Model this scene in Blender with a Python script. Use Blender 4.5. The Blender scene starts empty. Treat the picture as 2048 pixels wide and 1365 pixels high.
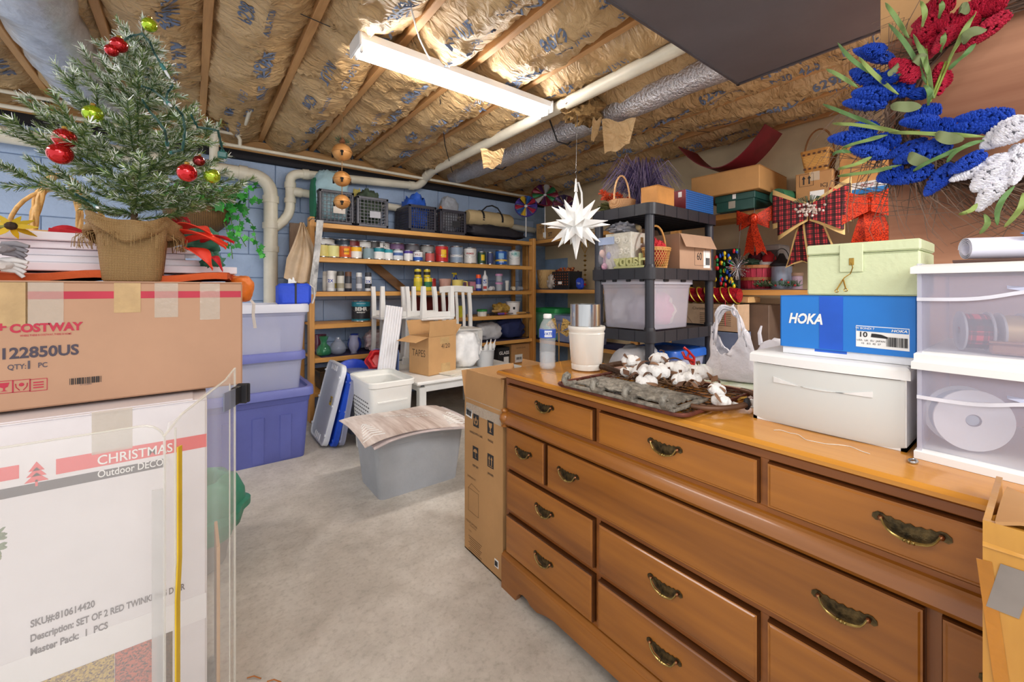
import bpy, math, random
from math import sin, cos, pi, radians, sqrt, atan2
from mathutils import Vector as V, Matrix, noise as NZ
R = random.Random(7)
SC = bpy.context.scene
COL = SC.collection
# ------------------------------------------------------------------ camera, light, exposure
F, CX, HY, H, TH = 832.0, 1024.0, 579.0, 1.10, radians(37.5)
RT = (cos(TH), -sin(TH)); FW = (sin(TH), cos(TH))
cd = bpy.data.cameras.new('camera'); cam = bpy.data.objects.new('camera', cd); COL.objects.link(cam)
cam.location = (0, 0, H); cam.rotation_euler = (pi/2, 0, -TH)
cd.sensor_width = 36; cd.lens = 36*F/2048; cd.shift_y = -(1365/2-HY)/2048; cd.clip_start = .02
SC.camera = cam
w = bpy.data.worlds.new('world'); SC.world = w; w.use_nodes = True
w.node_tree.nodes['Background'].inputs[0].default_value = (.93, .96, 1, 1)
w.node_tree.nodes['Background'].inputs[1].default_value = .75
def area(name, loc, sx, sy, power, col=(1, .97, .95), rot=(0, 0, 0)):
    l = bpy.data.lights.new(name, 'AREA'); l.shape = 'RECTANGLE'; l.size = sx; l.size_y = sy; l.energy = power; l.color = col
    o = bpy.data.objects.new(name, l); o.location = loc; o.rotation_euler = rot; COL.objects.link(o); return o
# unseen lamps: behind the camera inferred from lit fronts, at the sides added fill
area('unseen_lamp', (-.55, -.35, 2.22), 1.2, .3, 10)
area('unseen_lamp', (.3, -1.3, 1.9), 1.2, 0.8, 16, rot=(radians(62), 0, -TH))
area('unseen_lamp', (2.6, -.6, 2.2), .3, 1.2, 55)  # added to brighten the dim right wall shelves, no such lamp known
area('unseen_lamp', (-1.6, 1.9, 2.2), .3, 1.2, 20)  # fill added from the left, outside the view
SC.view_settings.view_transform = 'Standard'; SC.view_settings.look = 'None'
SC.view_settings.exposure = .68; SC.view_settings.gamma = 1; SC.view_settings.use_curve_mapping = False
# ------------------------------------------------------------------ pixel rays of the photo -> points in the room
def ray(px):
    a = (px-CX)/F; return (FW[0]+RT[0]*a, FW[1]+RT[1]*a)
def D(px, py, d):
    r = ray(px); return V((r[0]*d, r[1]*d, H-(py-HY)*d/F))
def PZ(px, py, z): return D(px, py, (H-z)*F/(py-HY))
def PX(px, py, x): return D(px, py, x/ray(px)[0])
def PY(px, py, y): return D(px, py, y/ray(px)[1])
def flat(p, z=None): return V((p[0], p[1], p[2] if z is None else z))
# ------------------------------------------------------------------ materials
def lin(h):
    h = h.lstrip('#'); c = [int(h[i:i+2], 16)/255 for i in (0, 2, 4)]
    return tuple((x/12.92 if x <= .04045 else ((x+.055)/1.055)**2.4) for x in c)+(1,)
MC = {}
def newmat(key):
    m = bpy.data.materials.new(key); m.use_nodes = True; nt = m.node_tree
    return m, nt, nt.nodes, nt.links, nt.nodes['Principled BSDF']
def m(h, rough=.55, metal=0, var=.12, vs=6, bump=.0, bs=60, trans=0, alpha=1, emit=0, coat=0, h2=None, stretch=(1, 1, 1), ior=1.45, sheen=0):
    k = (h, rough, metal, var, vs, bump, bs, trans, alpha, emit, coat, h2, stretch, ior, sheen)
    if k in MC: return MC[k]
    mt, nt, N, L, P = newmat('mat_%d' % len(MC)); MC[k] = mt
    P.inputs['Roughness'].default_value = rough; P.inputs['Metallic'].default_value = metal
    P.inputs['Transmission Weight'].default_value = trans; P.inputs['Alpha'].default_value = alpha
    P.inputs['IOR'].default_value = ior; P.inputs['Coat Weight'].default_value = coat; P.inputs['Coat Roughness'].default_value = .12
    if sheen: P.inputs['Sheen Weight'].default_value = sheen
    c = lin(h); P.inputs['Base Color'].default_value = c
    mt.diffuse_color = c
    if emit:
        P.inputs['Emission Color'].default_value = c; P.inputs['Emission Strength'].default_value = emit
    if var or bump or h2:
        tc = N.new('ShaderNodeTexCoord'); mp = N.new('ShaderNodeMapping'); L.new(tc.outputs['Object'], mp.inputs[0])
        mp.inputs['Scale'].default_value = stretch
    if var or h2:
        nz = N.new('ShaderNodeTexNoise'); nz.inputs['Scale'].default_value = vs; nz.inputs['Detail'].default_value = 5; nz.inputs['Roughness'].default_value = .6
        L.new(mp.outputs[0], nz.inputs['Vector'])
        cr = N.new('ShaderNodeValToRGB'); L.new(nz.outputs['Fac'], cr.inputs[0])
        c2 = lin(h2) if h2 else tuple(x*(1-var*2) for x in c[:3])+(1,)
        c1 = c if h2 else tuple(min(1, x*(1+var)) for x in c[:3])+(1,)
        cr.color_ramp.elements[0].position = .32; cr.color_ramp.elements[1].position = .68
        cr.color_ramp.elements[0].color = c2; cr.color_ramp.elements[1].color = c1
        L.new(cr.outputs[0], P.inputs['Base Color'])
    if bump:
        n2 = N.new('ShaderNodeTexNoise'); n2.inputs['Scale'].default_value = bs; n2.inputs['Detail'].default_value = 4
        L.new(mp.outputs[0], n2.inputs['Vector'])
        b = N.new('ShaderNodeBump'); b.inputs['Strength'].default_value = bump; b.inputs['Distance'].default_value = .01
        L.new(n2.outputs['Fac'], b.inputs['Height']); L.new(b.outputs[0], P.inputs['Normal'])
    return mt
def wood(h1, h2, axis='Y', sc=9, rough=.5, coat=0, knots=.0):
    st = {'X': (.09, 1, 1), 'Y': (1, .09, 1), 'Z': (1, 1, .09)}[axis]
    k = ('wood', h1, h2, axis, sc, rough, coat)
    if k in MC: return MC[k]
    mt, nt, N, L, P = newmat('wood_%d' % len(MC)); MC[k] = mt
    tc = N.new('ShaderNodeTexCoord'); mp = N.new('ShaderNodeMapping'); mp.inputs['Scale'].default_value = st
    L.new(tc.outputs['Object'], mp.inputs[0])
    n1 = N.new('ShaderNodeTexNoise'); n1.inputs['Scale'].default_value = sc; n1.inputs['Detail'].default_value = 6; n1.inputs['Distortion'].default_value = .6
    L.new(mp.outputs[0], n1.inputs['Vector'])
    n2 = N.new('ShaderNodeTexNoise'); n2.inputs['Scale'].default_value = sc*9; n2.inputs['Detail'].default_value = 3
    L.new(mp.outputs[0], n2.inputs['Vector'])
    mx = N.new('ShaderNodeMath'); mx.operation = 'MULTIPLY_ADD'; mx.inputs[1].default_value = .35; L.new(n2.outputs['Fac'], mx.inputs[0]); L.new(n1.outputs['Fac'], mx.inputs[2])
    cr = N.new('ShaderNodeValToRGB'); L.new(mx.outputs[0], cr.inputs[0])
    cr.color_ramp.elements[0].position = .45; cr.color_ramp.elements[1].position = .85
    cr.color_ramp.elements[0].color = lin(h2); cr.color_ramp.elements[1].color = lin(h1)
    L.new(cr.outputs[0], P.inputs['Base Color']); P.inputs['Roughness'].default_value = rough
    P.inputs['Coat Weight'].default_value = coat; P.inputs['Coat Roughness'].default_value = .1
    b = N.new('ShaderNodeBump'); b.inputs['Strength'].default_value = .12; b.inputs['Distance'].default_value = .004
    L.new(n2.outputs['Fac'], b.inputs['Height']); L.new(b.outputs[0], P.inputs['Normal'])
    return mt
def glitter(h, h2, sc=260):
    k = ('gl', h, h2, sc)
    if k in MC: return MC[k]
    mt, nt, N, L, P = newmat('glitter_%d' % len(MC)); MC[k] = mt
    tc = N.new('ShaderNodeTexCoord'); vo = N.new('ShaderNodeTexVoronoi'); vo.inputs['Scale'].default_value = sc
    L.new(tc.outputs['Object'], vo.inputs['Vector'])
    cr = N.new('ShaderNodeValToRGB'); sp = N.new('ShaderNodeSeparateColor'); L.new(vo.outputs['Color'], sp.inputs[0]); L.new(sp.outputs[0], cr.inputs[0])
    cr.color_ramp.elements[0].color = lin(h2); cr.color_ramp.elements[1].color = lin(h); cr.color_ramp.elements[1].position = .7
    L.new(cr.outputs[0], P.inputs['Base Color']); P.inputs['Roughness'].default_value = .3; P.inputs['Metallic'].default_value = .35
    b = N.new('ShaderNodeBump'); b.inputs['Strength'].default_value = .8; b.inputs['Distance'].default_value = .01
    L.new(sp.outputs[1], b.inputs['Height']); L.new(b.outputs[0], P.inputs['Normal'])
    return mt
def weave(h1, h2, sx=60, sy=60, rough=.7, bump=.6, axes='XZ'):
    k = ('weave', h1, h2, sx, sy, axes)
    if k in MC: return MC[k]
    mt, nt, N, L, P = newmat('weave_%d' % len(MC)); MC[k] = mt
    tc = N.new('ShaderNodeTexCoord')
    def wv(ax, s):
        x = N.new('ShaderNodeTexWave'); x.bands_direction = ax; x.inputs['Scale'].default_value = s; x.inputs['Distortion'].default_value = 1.2; x.inputs['Detail'].default_value = 2
        L.new(tc.outputs['Object'], x.inputs['Vector']); return x
    a, b_ = wv(axes[0], sx), wv(axes[1], sy)
    mu = N.new('ShaderNodeMath'); mu.operation = 'MULTIPLY'; L.new(a.outputs['Fac'], mu.inputs[0]); L.new(b_.outputs['Fac'], mu.inputs[1])
    cr = N.new('ShaderNodeValToRGB'); L.new(mu.outputs[0], cr.inputs[0]); cr.color_ramp.elements[0].color = lin(h2); cr.color_ramp.elements[1].color = lin(h1)
    cr.color_ramp.elements[1].position = .45
    L.new(cr.outputs[0], P.inputs['Base Color']); P.inputs['Roughness'].default_value = rough
    b = N.new('ShaderNodeBump'); b.inputs['Strength'].default_value = bump; b.inputs['Distance'].default_value = .004
    L.new(mu.outputs[0], b.inputs['Height']); L.new(b.outputs[0], P.inputs['Normal'])
    return mt
# ------------------------------------------------------------------ mesh builder
def frame(loc, right, up):
    r = V(right).normalized(); u = V(up).normalized(); n = r.cross(u)
    M_ = Matrix.Identity(4)
    for i in range(3):
        M_[i][0] = r[i]; M_[i][1] = u[i]; M_[i][2] = n[i]; M_[i][3] = loc[i]
    return M_
def RZ(a): return Matrix.Rotation(a, 4, 'Z')
def TR(x, y, z): return Matrix.Translation((x, y, z))
def rrect(wd, dp, r, n=3):
    pts = []
    r = min(r, wd/2-1e-4, dp/2-1e-4)
    for cx, cy, a0 in ((wd/2-r, dp/2-r, 0), (-wd/2+r, dp/2-r, pi/2), (-wd/2+r, -dp/2+r, pi), (wd/2-r, -dp/2+r, 1.5*pi)):
        for i in range(n+1):
            a = a0+i*pi/2/n; pts.append((cx+r*cos(a), cy+r*sin(a)))
    return pts
class MB:
    def __init__(s): s.v = []; s.f = []; s.m = []; s.T = Matrix.Identity(4)
    def at(s, M_=None): s.T = M_ if M_ is not None else Matrix.Identity(4); return s
    def add(s, vs, fs, mi=0):
        o = len(s.v); T = s.T
        s.v += [tuple(T @ V(p)) for p in vs]
        for f in fs: s.f.append(tuple(i+o for i in f)); s.m.append(mi)
        return s
    def box(s, c, d, mi=0, b=0, rz=0):
        hx, hy, hz = d[0]/2, d[1]/2, d[2]/2
        T0 = s.T
        if rz: s.T = T0 @ TR(*c) @ RZ(rz); c = (0, 0, 0)
        if b <= 0:
            vs = [(c[0]+x*hx, c[1]+y*hy, c[2]+z*hz) for x in (-1, 1) for y in (-1, 1) for z in (-1, 1)]
            s.add(vs, [(0, 1, 3, 2), (4, 6, 7, 5), (0, 4, 5, 1), (2, 3, 7, 6), (0, 2, 6, 4), (1, 5, 7, 3)], mi)
        else:
            b = min(b, hx*.98, hy*.98, hz*.98); vs = []; ix = {}
            for x in (-1, 1):
                for y in (-1, 1):
                    for z in (-1, 1):
                        for a in range(3):
                            ix[(x, y, z, a)] = len(vs)
                            vs.append((c[0]+x*(hx-(b if a != 0 else 0)), c[1]+y*(hy-(b if a != 1 else 0)), c[2]+z*(hz-(b if a != 2 else 0))))
            fs = []
            def q(l, n):
                P_ = [V(vs[i]) for i in l]; nn = (P_[1]-P_[0]).cross(P_[2]-P_[0])
                fs.append(tuple(l) if nn.dot(V(n)) > 0 else tuple(reversed(l)))
            for sg in (-1, 1):
                q([ix[(sg, -1, -1, 0)], ix[(sg, 1, -1, 0)], ix[(sg, 1, 1, 0)], ix[(sg, -1, 1, 0)]], (sg, 0, 0))
                q([ix[(-1, sg, -1, 1)], ix[(1, sg, -1, 1)], ix[(1, sg, 1, 1)], ix[(-1, sg, 1, 1)]], (0, sg, 0))
                q([ix[(-1, -1, sg, 2)], ix[(1, -1, sg, 2)], ix[(1, 1, sg, 2)], ix[(-1, 1, sg, 2)]], (0, 0, sg))
            for p in (-1, 1):
                for r in (-1, 1):
                    q([ix[(p, r, -1, 0)], ix[(p, r, 1, 0)], ix[(p, r, 1, 1)], ix[(p, r, -1, 1)]], (p, r, 0))
                    q([ix[(p, -1, r, 0)], ix[(p, 1, r, 0)], ix[(p, 1, r, 2)], ix[(p, -1, r, 2)]], (p, 0, r))
                    q([ix[(-1, p, r, 1)], ix[(1, p, r, 1)], ix[(1, p, r, 2)], ix[(-1, p, r, 2)]], (0, p, r))
                    for z in (-1, 1): q([ix[(p, r, z, 0)], ix[(p, r, z, 1)], ix[(p, r, z, 2)]], (p, r, z))
            s.add(vs, fs, mi)
        s.T = T0; return s
    def loft(s, rings, mi=0, c0=True, c1=True, closed=True, loop=False):
        n = len(rings[0]); vs = [p for r in rings for p in r]; fs = []
        K = len(rings)
        for i in range(K if loop else K-1):
            a, b_ = i*n, ((i+1) % K)*n
            for j in range(n if closed else n-1):
                k = (j+1) % n; fs.append((a+j, a+k, b_+k, b_+j))
        if c0 and not loop: fs.append(tuple(reversed(range(n))))
        if c1 and not loop: fs.append(tuple(range((K-1)*n, K*n)))
        return s.add(vs, fs, mi)
    def lathe(s, prof, n=20, mi=0, c=(0, 0, 0), c0=True, c1=True, wob=None):
        return s.loft([[(c[0]+r*cos(2*pi*j/n)*(1 if not wob else 1+wob*sin(j*2.3)), c[1]+r*sin(2*pi*j/n), c[2]+z) for j in range(n)] for r, z in prof], mi, c0, c1)
    def cyl(s, c, r, h, n=16, mi=0): return s.lathe([(r, 0), (r, h)], n, mi, c)
    def tube(s, path, r, n=6, mi=0, closed=False, cap=True):
        P_ = [V(p) for p in path]; K = len(P_); rings = []; prev = None
        for i, p in enumerate(P_):
            if closed: t = P_[(i+1) % K]-P_[i-1]
            else: t = P_[min(i+1, K-1)]-P_[max(i-1, 0)]
            if t.length < 1e-9: t = V((0, 0, 1))
            t.normalize()
            if prev is None:
                a = V((0, 0, 1)) if abs(t.z) < .9 else V((1, 0, 0)); u = t.cross(a).normalized()
            else:
                u = prev-t*prev.dot(t)
                u = u.normalized() if u.length > 1e-6 else t.orthogonal().normalized()
            prev = u; w_ = t.cross(u); rr = r[i] if isinstance(r, (list, tuple)) else r
            rings.append([tuple(p+u*(rr*cos(2*pi*j/n))+w_*(rr*sin(2*pi*j/n))) for j in range(n)])
        return s.loft(rings, mi, cap, cap, True, closed)
    def ribbon(s, path, wid, th, side, mi=0):
        side = V(side).normalized(); P_ = [V(p) for p in path]; rings = []
        for i, p in enumerate(P_):
            t = (P_[min(i+1, len(P_)-1)]-P_[max(i-1, 0)]).normalized(); wd = wid[i] if isinstance(wid, (list, tuple)) else wid
            n_ = t.cross(side).normalized()*th/2; sd = side*wd/2
            rings.append([tuple(p+sd+n_), tuple(p-sd+n_), tuple(p-sd-n_), tuple(p+sd-n_)])
        return s.loft(rings, mi)
    def sheet(s, fn, nu, nv, th, mi=0):
        g = [[V(fn(i/nu, j/nv)) for j in range(nv+1)] for i in range(nu+1)]
        top = []; bot = []
        for i in range(nu+1):
            for j in range(nv+1):
                a = g[min(i+1, nu)][j]-g[max(i-1, 0)][j]; b_ = g[i][min(j+1, nv)]-g[i][max(j-1, 0)]
                n_ = a.cross(b_); n_ = n_.normalized() if n_.length > 1e-9 else V((0, 0, 1))
                top.append(tuple(g[i][j]+n_*th/2)); bot.append(tuple(g[i][j]-n_*th/2))
        W = nv+1; o = len(top); fs = []
        for i in range(nu):
            for j in range(nv):
                q = (i*W+j, (i+1)*W+j, (i+1)*W+j+1, i*W+j+1); fs.append(q); fs.append(tuple(x+o for x in reversed(q)))
        for i in range(nu):
            fs.append((i*W, i*W+o, (i+1)*W+o, (i+1)*W)); fs.append((i*W+nv, (i+1)*W+nv, (i+1)*W+nv+o, i*W+nv+o))
        for j in range(nv):
            fs.append((j, j+1, j+1+o, j+o)); fs.append((nu*W+j, nu*W+j+o, nu*W+j+1+o, nu*W+j+1))
        return s.add(top+bot, fs, mi)
    def ball(s, c, r, n=14, k=9, mi=0):
        r = r if isinstance(r, (tuple, list)) else (r, r, r)
        return s.loft([[(c[0]+r[0]*sin(pi*i/k)*cos(2*pi*j/n), c[1]+r[1]*sin(pi*i/k)*sin(2*pi*j/n), c[2]-r[2]*cos(pi*i/k)) for j in range(n)] for i in [.02]+list(range(1, k))+[k-.02]], mi)
    def blob(s, c, r, amp=.15, fr=3., seed=0, n=28, k=18, mi=0, flat0=False, sq=1.0):
        rings = []
        for i in [.02]+list(range(1, k))+[k-.02]:
            rg = []
            for j in range(n):
                th, ph = pi*i/k, 2*pi*j/n
                d = V((sin(th)*cos(ph), sin(th)*sin(ph), -cos(th)))
                if sq != 1: d = V([abs(x)**sq*(1 if x > 0 else -1) for x in d])
                q = d*fr+V((seed*7.1, seed*3.3, 0)); a = 1+amp*(NZ.noise(q)*1.2+.8*(abs(NZ.noise(q*2.3))-.3)+.35*NZ.noise(q*5))
                z = r[2]*d.z*a
                if flat0: z = max(z, -r[2]*.92)
                rg.append((c[0]+r[0]*d.x*a, c[1]+r[1]*d.y*a, c[2]+z))
            rings.append(rg)
        return s.loft(rings, mi)
    def poly(s, pts, th, mi=0):   # polygon in local XY extruded along +Z
        n = len(pts); vs = [(x, y, 0) for x, y in pts]+[(x, y, th) for x, y in pts]
        fs = [tuple(reversed(range(n))), tuple(range(n, 2*n))]+[(i, (i+1) % n, (i+1) % n+n, i+n) for i in range(n)]
        return s.add(vs, fs, mi)
    def mesh(s, name, mats, smooth=0):
        me = bpy.data.meshes.new(name); me.from_pydata(s.v, [], s.f); me.update()
        if not isinstance(mats, (list, tuple)): mats = [mats]
        for x in mats: me.materials.append(x)
        if len(mats) > 1: me.polygons.foreach_set('material_index', s.m)
        if smooth:
            me.shade_smooth(); me.set_sharp_from_angle(angle=radians(smooth))
        return me
    def build(s, name, mats, parent=None, smooth=0, **kw):
        return link(name, s.mesh(name, mats, smooth), parent, **kw)
def link(name, data, parent=None, label=None, cat=None, group=None, kind=None, loc=None, rot=None, M_=None):
    o = bpy.data.objects.new(name, data); COL.objects.link(o)
    if parent: o.parent = parent
    if loc is not None: o.location = loc
    if rot is not None: o.rotation_euler = rot
    if M_ is not None: o.matrix_local = M_
    for k_, v_ in (('label', label), ('category', cat), ('group', group), ('kind', kind)):
        if v_: o[k_] = v_
    return o
def thing(name, label, cat, loc, rz=0, group=None, rot=None):
    return link(name, None, None, label, cat, group, None, loc, rot if rot else (0, 0, rz))
def copy_tree(o, parent=None):
    c = o.copy(); COL.objects.link(c); c.parent = parent
    for ch in list(o.children): copy_tree(ch, c)
    return c
TC = {}
def txtmesh(s, mat, bold=0, shear=0, ext=.0):
    k = (s, mat.name, bold, shear, ext)
    if k not in TC:
        cu = bpy.data.curves.new('t', 'FONT'); cu.body = s; cu.size = 1; cu.align_x = 'CENTER'; cu.align_y = 'CENTER'
        cu.offset = bold; cu.shear = shear; cu.resolution_u = 3; cu.fill_mode = 'FRONT' if not ext else 'BOTH'; cu.extrude = ext
        ob = bpy.data.objects.new('t', cu); COL.objects.link(ob)
        me = bpy.data.meshes.new_from_object(ob); me.materials.clear(); me.materials.append(mat)
        bpy.data.objects.remove(ob); bpy.data.curves.remove(cu); TC[k] = me
    return TC[k]
def text(s, size, loc, right, up, mat, parent, bold=0, sx=1, shear=0, name='lettering', ext=0., lift=.0008, fit=0):
    if fit:
        xs_ = [v_.co.x for v_ in txtmesh(s, mat, bold, shear, ext).vertices]; sx = fit/(max(xs_)-min(xs_))/size
    n = V(right).normalized().cross(V(up).normalized())
    M_ = frame(V(loc)+n*lift, right, up) @ Matrix.Diagonal((size*sx, size, size, 1))
    return link(name, txtmesh(s, mat, bold, shear, ext), parent, M_=M_)
def decal(parent, name, loc, right, up, w_, h_, mat, th=.0006, **kw):
    return MB().at(frame(loc, right, up)).box((0, 0, th/2), (w_, h_, th)).build(name, mat, parent, **kw)
INK = m('2b2a2c', .7, var=0); WHITE = m('f2f1ee', .5, var=.03); LABEL = m('f4f3f0', .6, var=0)
def barcode(parent, loc, right, up, w_, h_, ink=INK, n=22, seed=1):
    r = random.Random(seed); mb = MB().at(frame(loc, right, up)); x = -w_/2
    while x < w_/2-.001:
        a = w_/n*r.choice((.35, .6, .9)); a = min(a, w_/2-x); mb.box((x+a/2, 0, .0009), (a, h_, .0003)); x += a+w_/n*r.choice((.3, .5, .7))
    return mb.build('barcode', ink, parent, kind='stuff')
# ------------------------------------------------------------------ room
CONC = None
def concrete():
    mt, nt, N, L, P = newmat('concrete')
    tc = N.new('ShaderNodeTexCoord')
    def nz(s, d=6, r=.6):
        x = N.new('ShaderNodeTexNoise'); x.inputs['Scale'].default_value = s; x.inputs['Detail'].default_value = d; x.inputs['Roughness'].default_value = r
        L.new(tc.outputs['Object'], x.inputs['Vector']); return x
    a, b, c = nz(1.6), nz(9, 8, .7), nz(60, 4)
    def ramp(src, p0, c0, p1, c1):
        r = N.new('ShaderNodeValToRGB'); L.new(src.outputs['Fac'], r.inputs[0]); e = r.color_ramp.elements
        e[0].position = p0; e[0].color = lin(c0); e[1].position = p1; e[1].color = lin(c1); return r
    r1 = ramp(a, .38, 'bdb6ab', .62, 'd6d0c6'); r2 = ramp(b, .35, 'a8a196', .6, 'ffffff'); r3 = ramp(c, .3, 'b5b0a8', .5, 'ffffff')
    def mul(x, y, f):
        k = N.new('ShaderNodeMix'); k.data_type = 'RGBA'; k.blend_type = 'MULTIPLY'; k.inputs[0].default_value = f
        L.new(x, k.inputs[6]); L.new(y, k.inputs[7]); return k.outputs[2]
    o = mul(mul(r1.outputs[0], r2.outputs[0], .32), r3.outputs[0], .35)
    L.new(o, P.inputs['Base Color']); P.inputs['Roughness'].default_value = .62
    bp = N.new('ShaderNodeBump'); bp.inputs['Strength'].default_value = .25; bp.inputs['Distance'].default_value = .01
    L.new(b.outputs['Fac'], bp.inputs['Height']); L.new(bp.outputs[0], P.inputs['Normal'])
    return mt
YB, XW = 4.2, 3.78
MB().box((.9, 1.6, -.05), (6.4, 5.8, .1)).build('floor', concrete(), kind='structure')
MORTAR = m('93aac6', .8, bump=.3); BLOCKM = m('a9bedd', .6, var=.06, vs=3, bump=.35, bs=45)
wb = MB().box((.9, YB+.11, 1.3), (6.0, .2, 2.6)).build('wall_back', MORTAR, kind='structure')
blk = MB().box((0, 0, 0), (.3965, .03, .1965), b=.005).mesh('block', BLOCKM); hb = MB().box((0, 0, 0), (.1945, .03, .1945), b=.006).mesh('block', BLOCKM)
for r in range(11):
    for c in range(-4, 10):
        x = c*.4+.2*(r % 2)-.02
        if x+.2 > XW: continue
        link('block', blk, wb, loc=(x, YB+.010+.001*R.random(), .1+.2*r))
wr = MB().box((XW+.06, 1.3, 1.3), (.1, 5.8, 2.6)).build('wall_right', m('e0cca6', .75, var=.08, vs=2, bump=.1), kind='structure')
MB().box((XW+.003, 3.98, .75), (.008, .42, 1.5)).build('painted_strip', m('8ea9c6', .7), wr)
# dark band and sill plate on top of the block wall
MB().box((.75, YB+.02, 2.235), (6.0, .12, .07), b=.004).build('trim_sill_foam', m('25242a', .8, var=.05), kind='structure')
MB().box((.75, YB+.03, 2.32), (6.0, .14, .1), b=.004).build('trim_sill_plate', wood('c99b62', '8f6433', 'X'), kind='structure')
# ceiling: subfloor, joists, kraft-faced insulation batts
JZ = 2.375; J0, JS = .057, .406
PINE = wood('cfa06a', 'a67a4a', 'Y', 7, .6)
ce = MB().box((.75, 1.5, 2.63), (6.6, 5.6, .04)).build('ceiling', wood('8d6a42', '5d4427', 'X'), kind='structure')
joist = MB().box((0, 1.55, JZ+.117), (.038, 5.4, .235), b=.003).mesh('joist', PINE)
KS = range(-6, 10)
for k in KS: link('joist', joist, ce, loc=(J0+JS*k, 0, 0))
def kraft():
    mt, nt, N, L, P = newmat('kraft')
    tc = N.new('ShaderNodeTexCoord')
    n1 = N.new('ShaderNodeTexNoise'); n1.inputs['Scale'].default_value = 3; n1.inputs['Detail'].default_value = 5; L.new(tc.outputs['Object'], n1.inputs['Vector'])
    cr = N.new('ShaderNodeValToRGB'); e = cr.color_ramp.elements; e[0].position = .3; e[0].color = lin('b28e5e'); e[1].position = .7; e[1].color = lin('cfb083')
    L.new(n1.outputs['Fac'], cr.inputs[0]); L.new(cr.outputs[0], P.inputs['Base Color']); P.inputs['Roughness'].default_value = .5
    n2 = N.new('ShaderNodeTexNoise'); n2.inputs['Scale'].default_value = 14; n2.inputs['Detail'].default_value = 4; n2.inputs['Distortion'].default_value = 1.5
    mp = N.new('ShaderNodeMapping'); mp.inputs['Scale'].default_value = (.5, 1.3, 1); L.new(tc.outputs['Object'], mp.inputs[0]); L.new(mp.outputs[0], n2.inputs['Vector'])
    b = N.new('ShaderNodeBump'); b.inputs['Strength'].default_value = .85; b.inputs['Distance'].default_value = .035; L.new(n2.outputs['Fac'], b.inputs['Height']); L.new(b.outputs[0], P.inputs['Normal'])
    return mt
KR = kraft(); BLUEINK = m('66748e', .7, var=0)
def sag(k, u, y):          # height of batt k over its bay; u -1..1 across, y along
    q = V((k*5.3+u*.5, y*1.5, k))
    z = JZ+.05-.085*(1-abs(u)**2.2)+.05*NZ.noise(q)+.022*NZ.noise(V((u*1.6+k*3, y*4.2, 2)))
    fold = 1-abs(NZ.noise(V((u*1.1+k*2.1, y*5+u*1.3, 9)))*2); z -= .028*max(0, fold)**4
    fold2 = 1-abs(NZ.noise(V((u*3+k*2.7, y*9-u*2, 4)))*2); z -= .012*max(0, fold2)**4
    if k in (1, 2, 3): z -= .03*max(0, sin(y*3.1+k*2))*(1-u*u)
    return min(z, JZ+.09)
def bayx(k, u): return J0+JS*(k+.5)+u*.186
for k in range(-6, 9):
    if k == 5: pass
    y1 = 4.16; y0 = -1.0; nu, nv = 14, 170
    def fn(a, b, k=k): 
        u = a*2-1; y = y0+(y1-y0)*b; return (bayx(k, u), y, sag(k, u, y))
    mb = MB(); g = [[fn(i/nu, j/nv) for j in range(nv+1)] for i in range(nu+1)]
    vs = [p for r in g for p in r]; W = nv+1
    fs = [(i*W+j, i*W+j+1, (i+1)*W+j+1, (i+1)*W+j) for i in range(nu) for j in range(nv)]
    n0 = len(vs); vs += [(bayx(k, -1), y0, JZ+.2), (bayx(k, 1), y0, JZ+.2), (bayx(k, -1), y1, JZ+.2), (bayx(k, 1), y1, JZ+.2)]
    fs += [(n0, n0+1, n0+3, n0+2)]
    bt = mb.add(vs, fs).build('insulation_batt', KR, ce, smooth=180)
    # printing that follows the paper
    flip = -1 if k in (-3, -1, 1, 3) else 1
    mbt = MB(); y = 4.0-R.random()*.4; i = R.randint(0, 7)
    words = [('KNAUF', .085, .35), ('6298', .085, -.35), ('INSULATION', .04, .1), ('KNAUF', .07, -.3), ('R-30  42.5', .06, .3), ('[o] [=] [o] [-]', .04, -.1), ('KNAUF', .085, .45), ('6298', .08, .2)]
    while y > -.6:
        s_, sz, uo = words[i % 8]; i += 1
        me = txtmesh(s_, BLUEINK, .022 if s_ in ('KNAUF', '6298') else .008)
        ln = max(abs(v_.co.x) for v_ in me.vertices)*2*sz
        y -= ln/2
        vv = []
        for v_ in me.vertices:
            yy = y-v_.co.x*sz*flip; xx = uo*.186-v_.co.y*sz*flip; u = max(-1, min(1, xx/.186))
            vv.append((bayx(k, u), yy, sag(k, u, yy)-.004))
        mbt.add(vv, [tuple(p.vertices) for p in me.polygons])
        if i % 2: y -= ln/2+.06+.12*R.random()
        else: y += ln/2-.02
    mbt.build('printed_lettering', BLUEINK, bt, kind='stuff')
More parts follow.
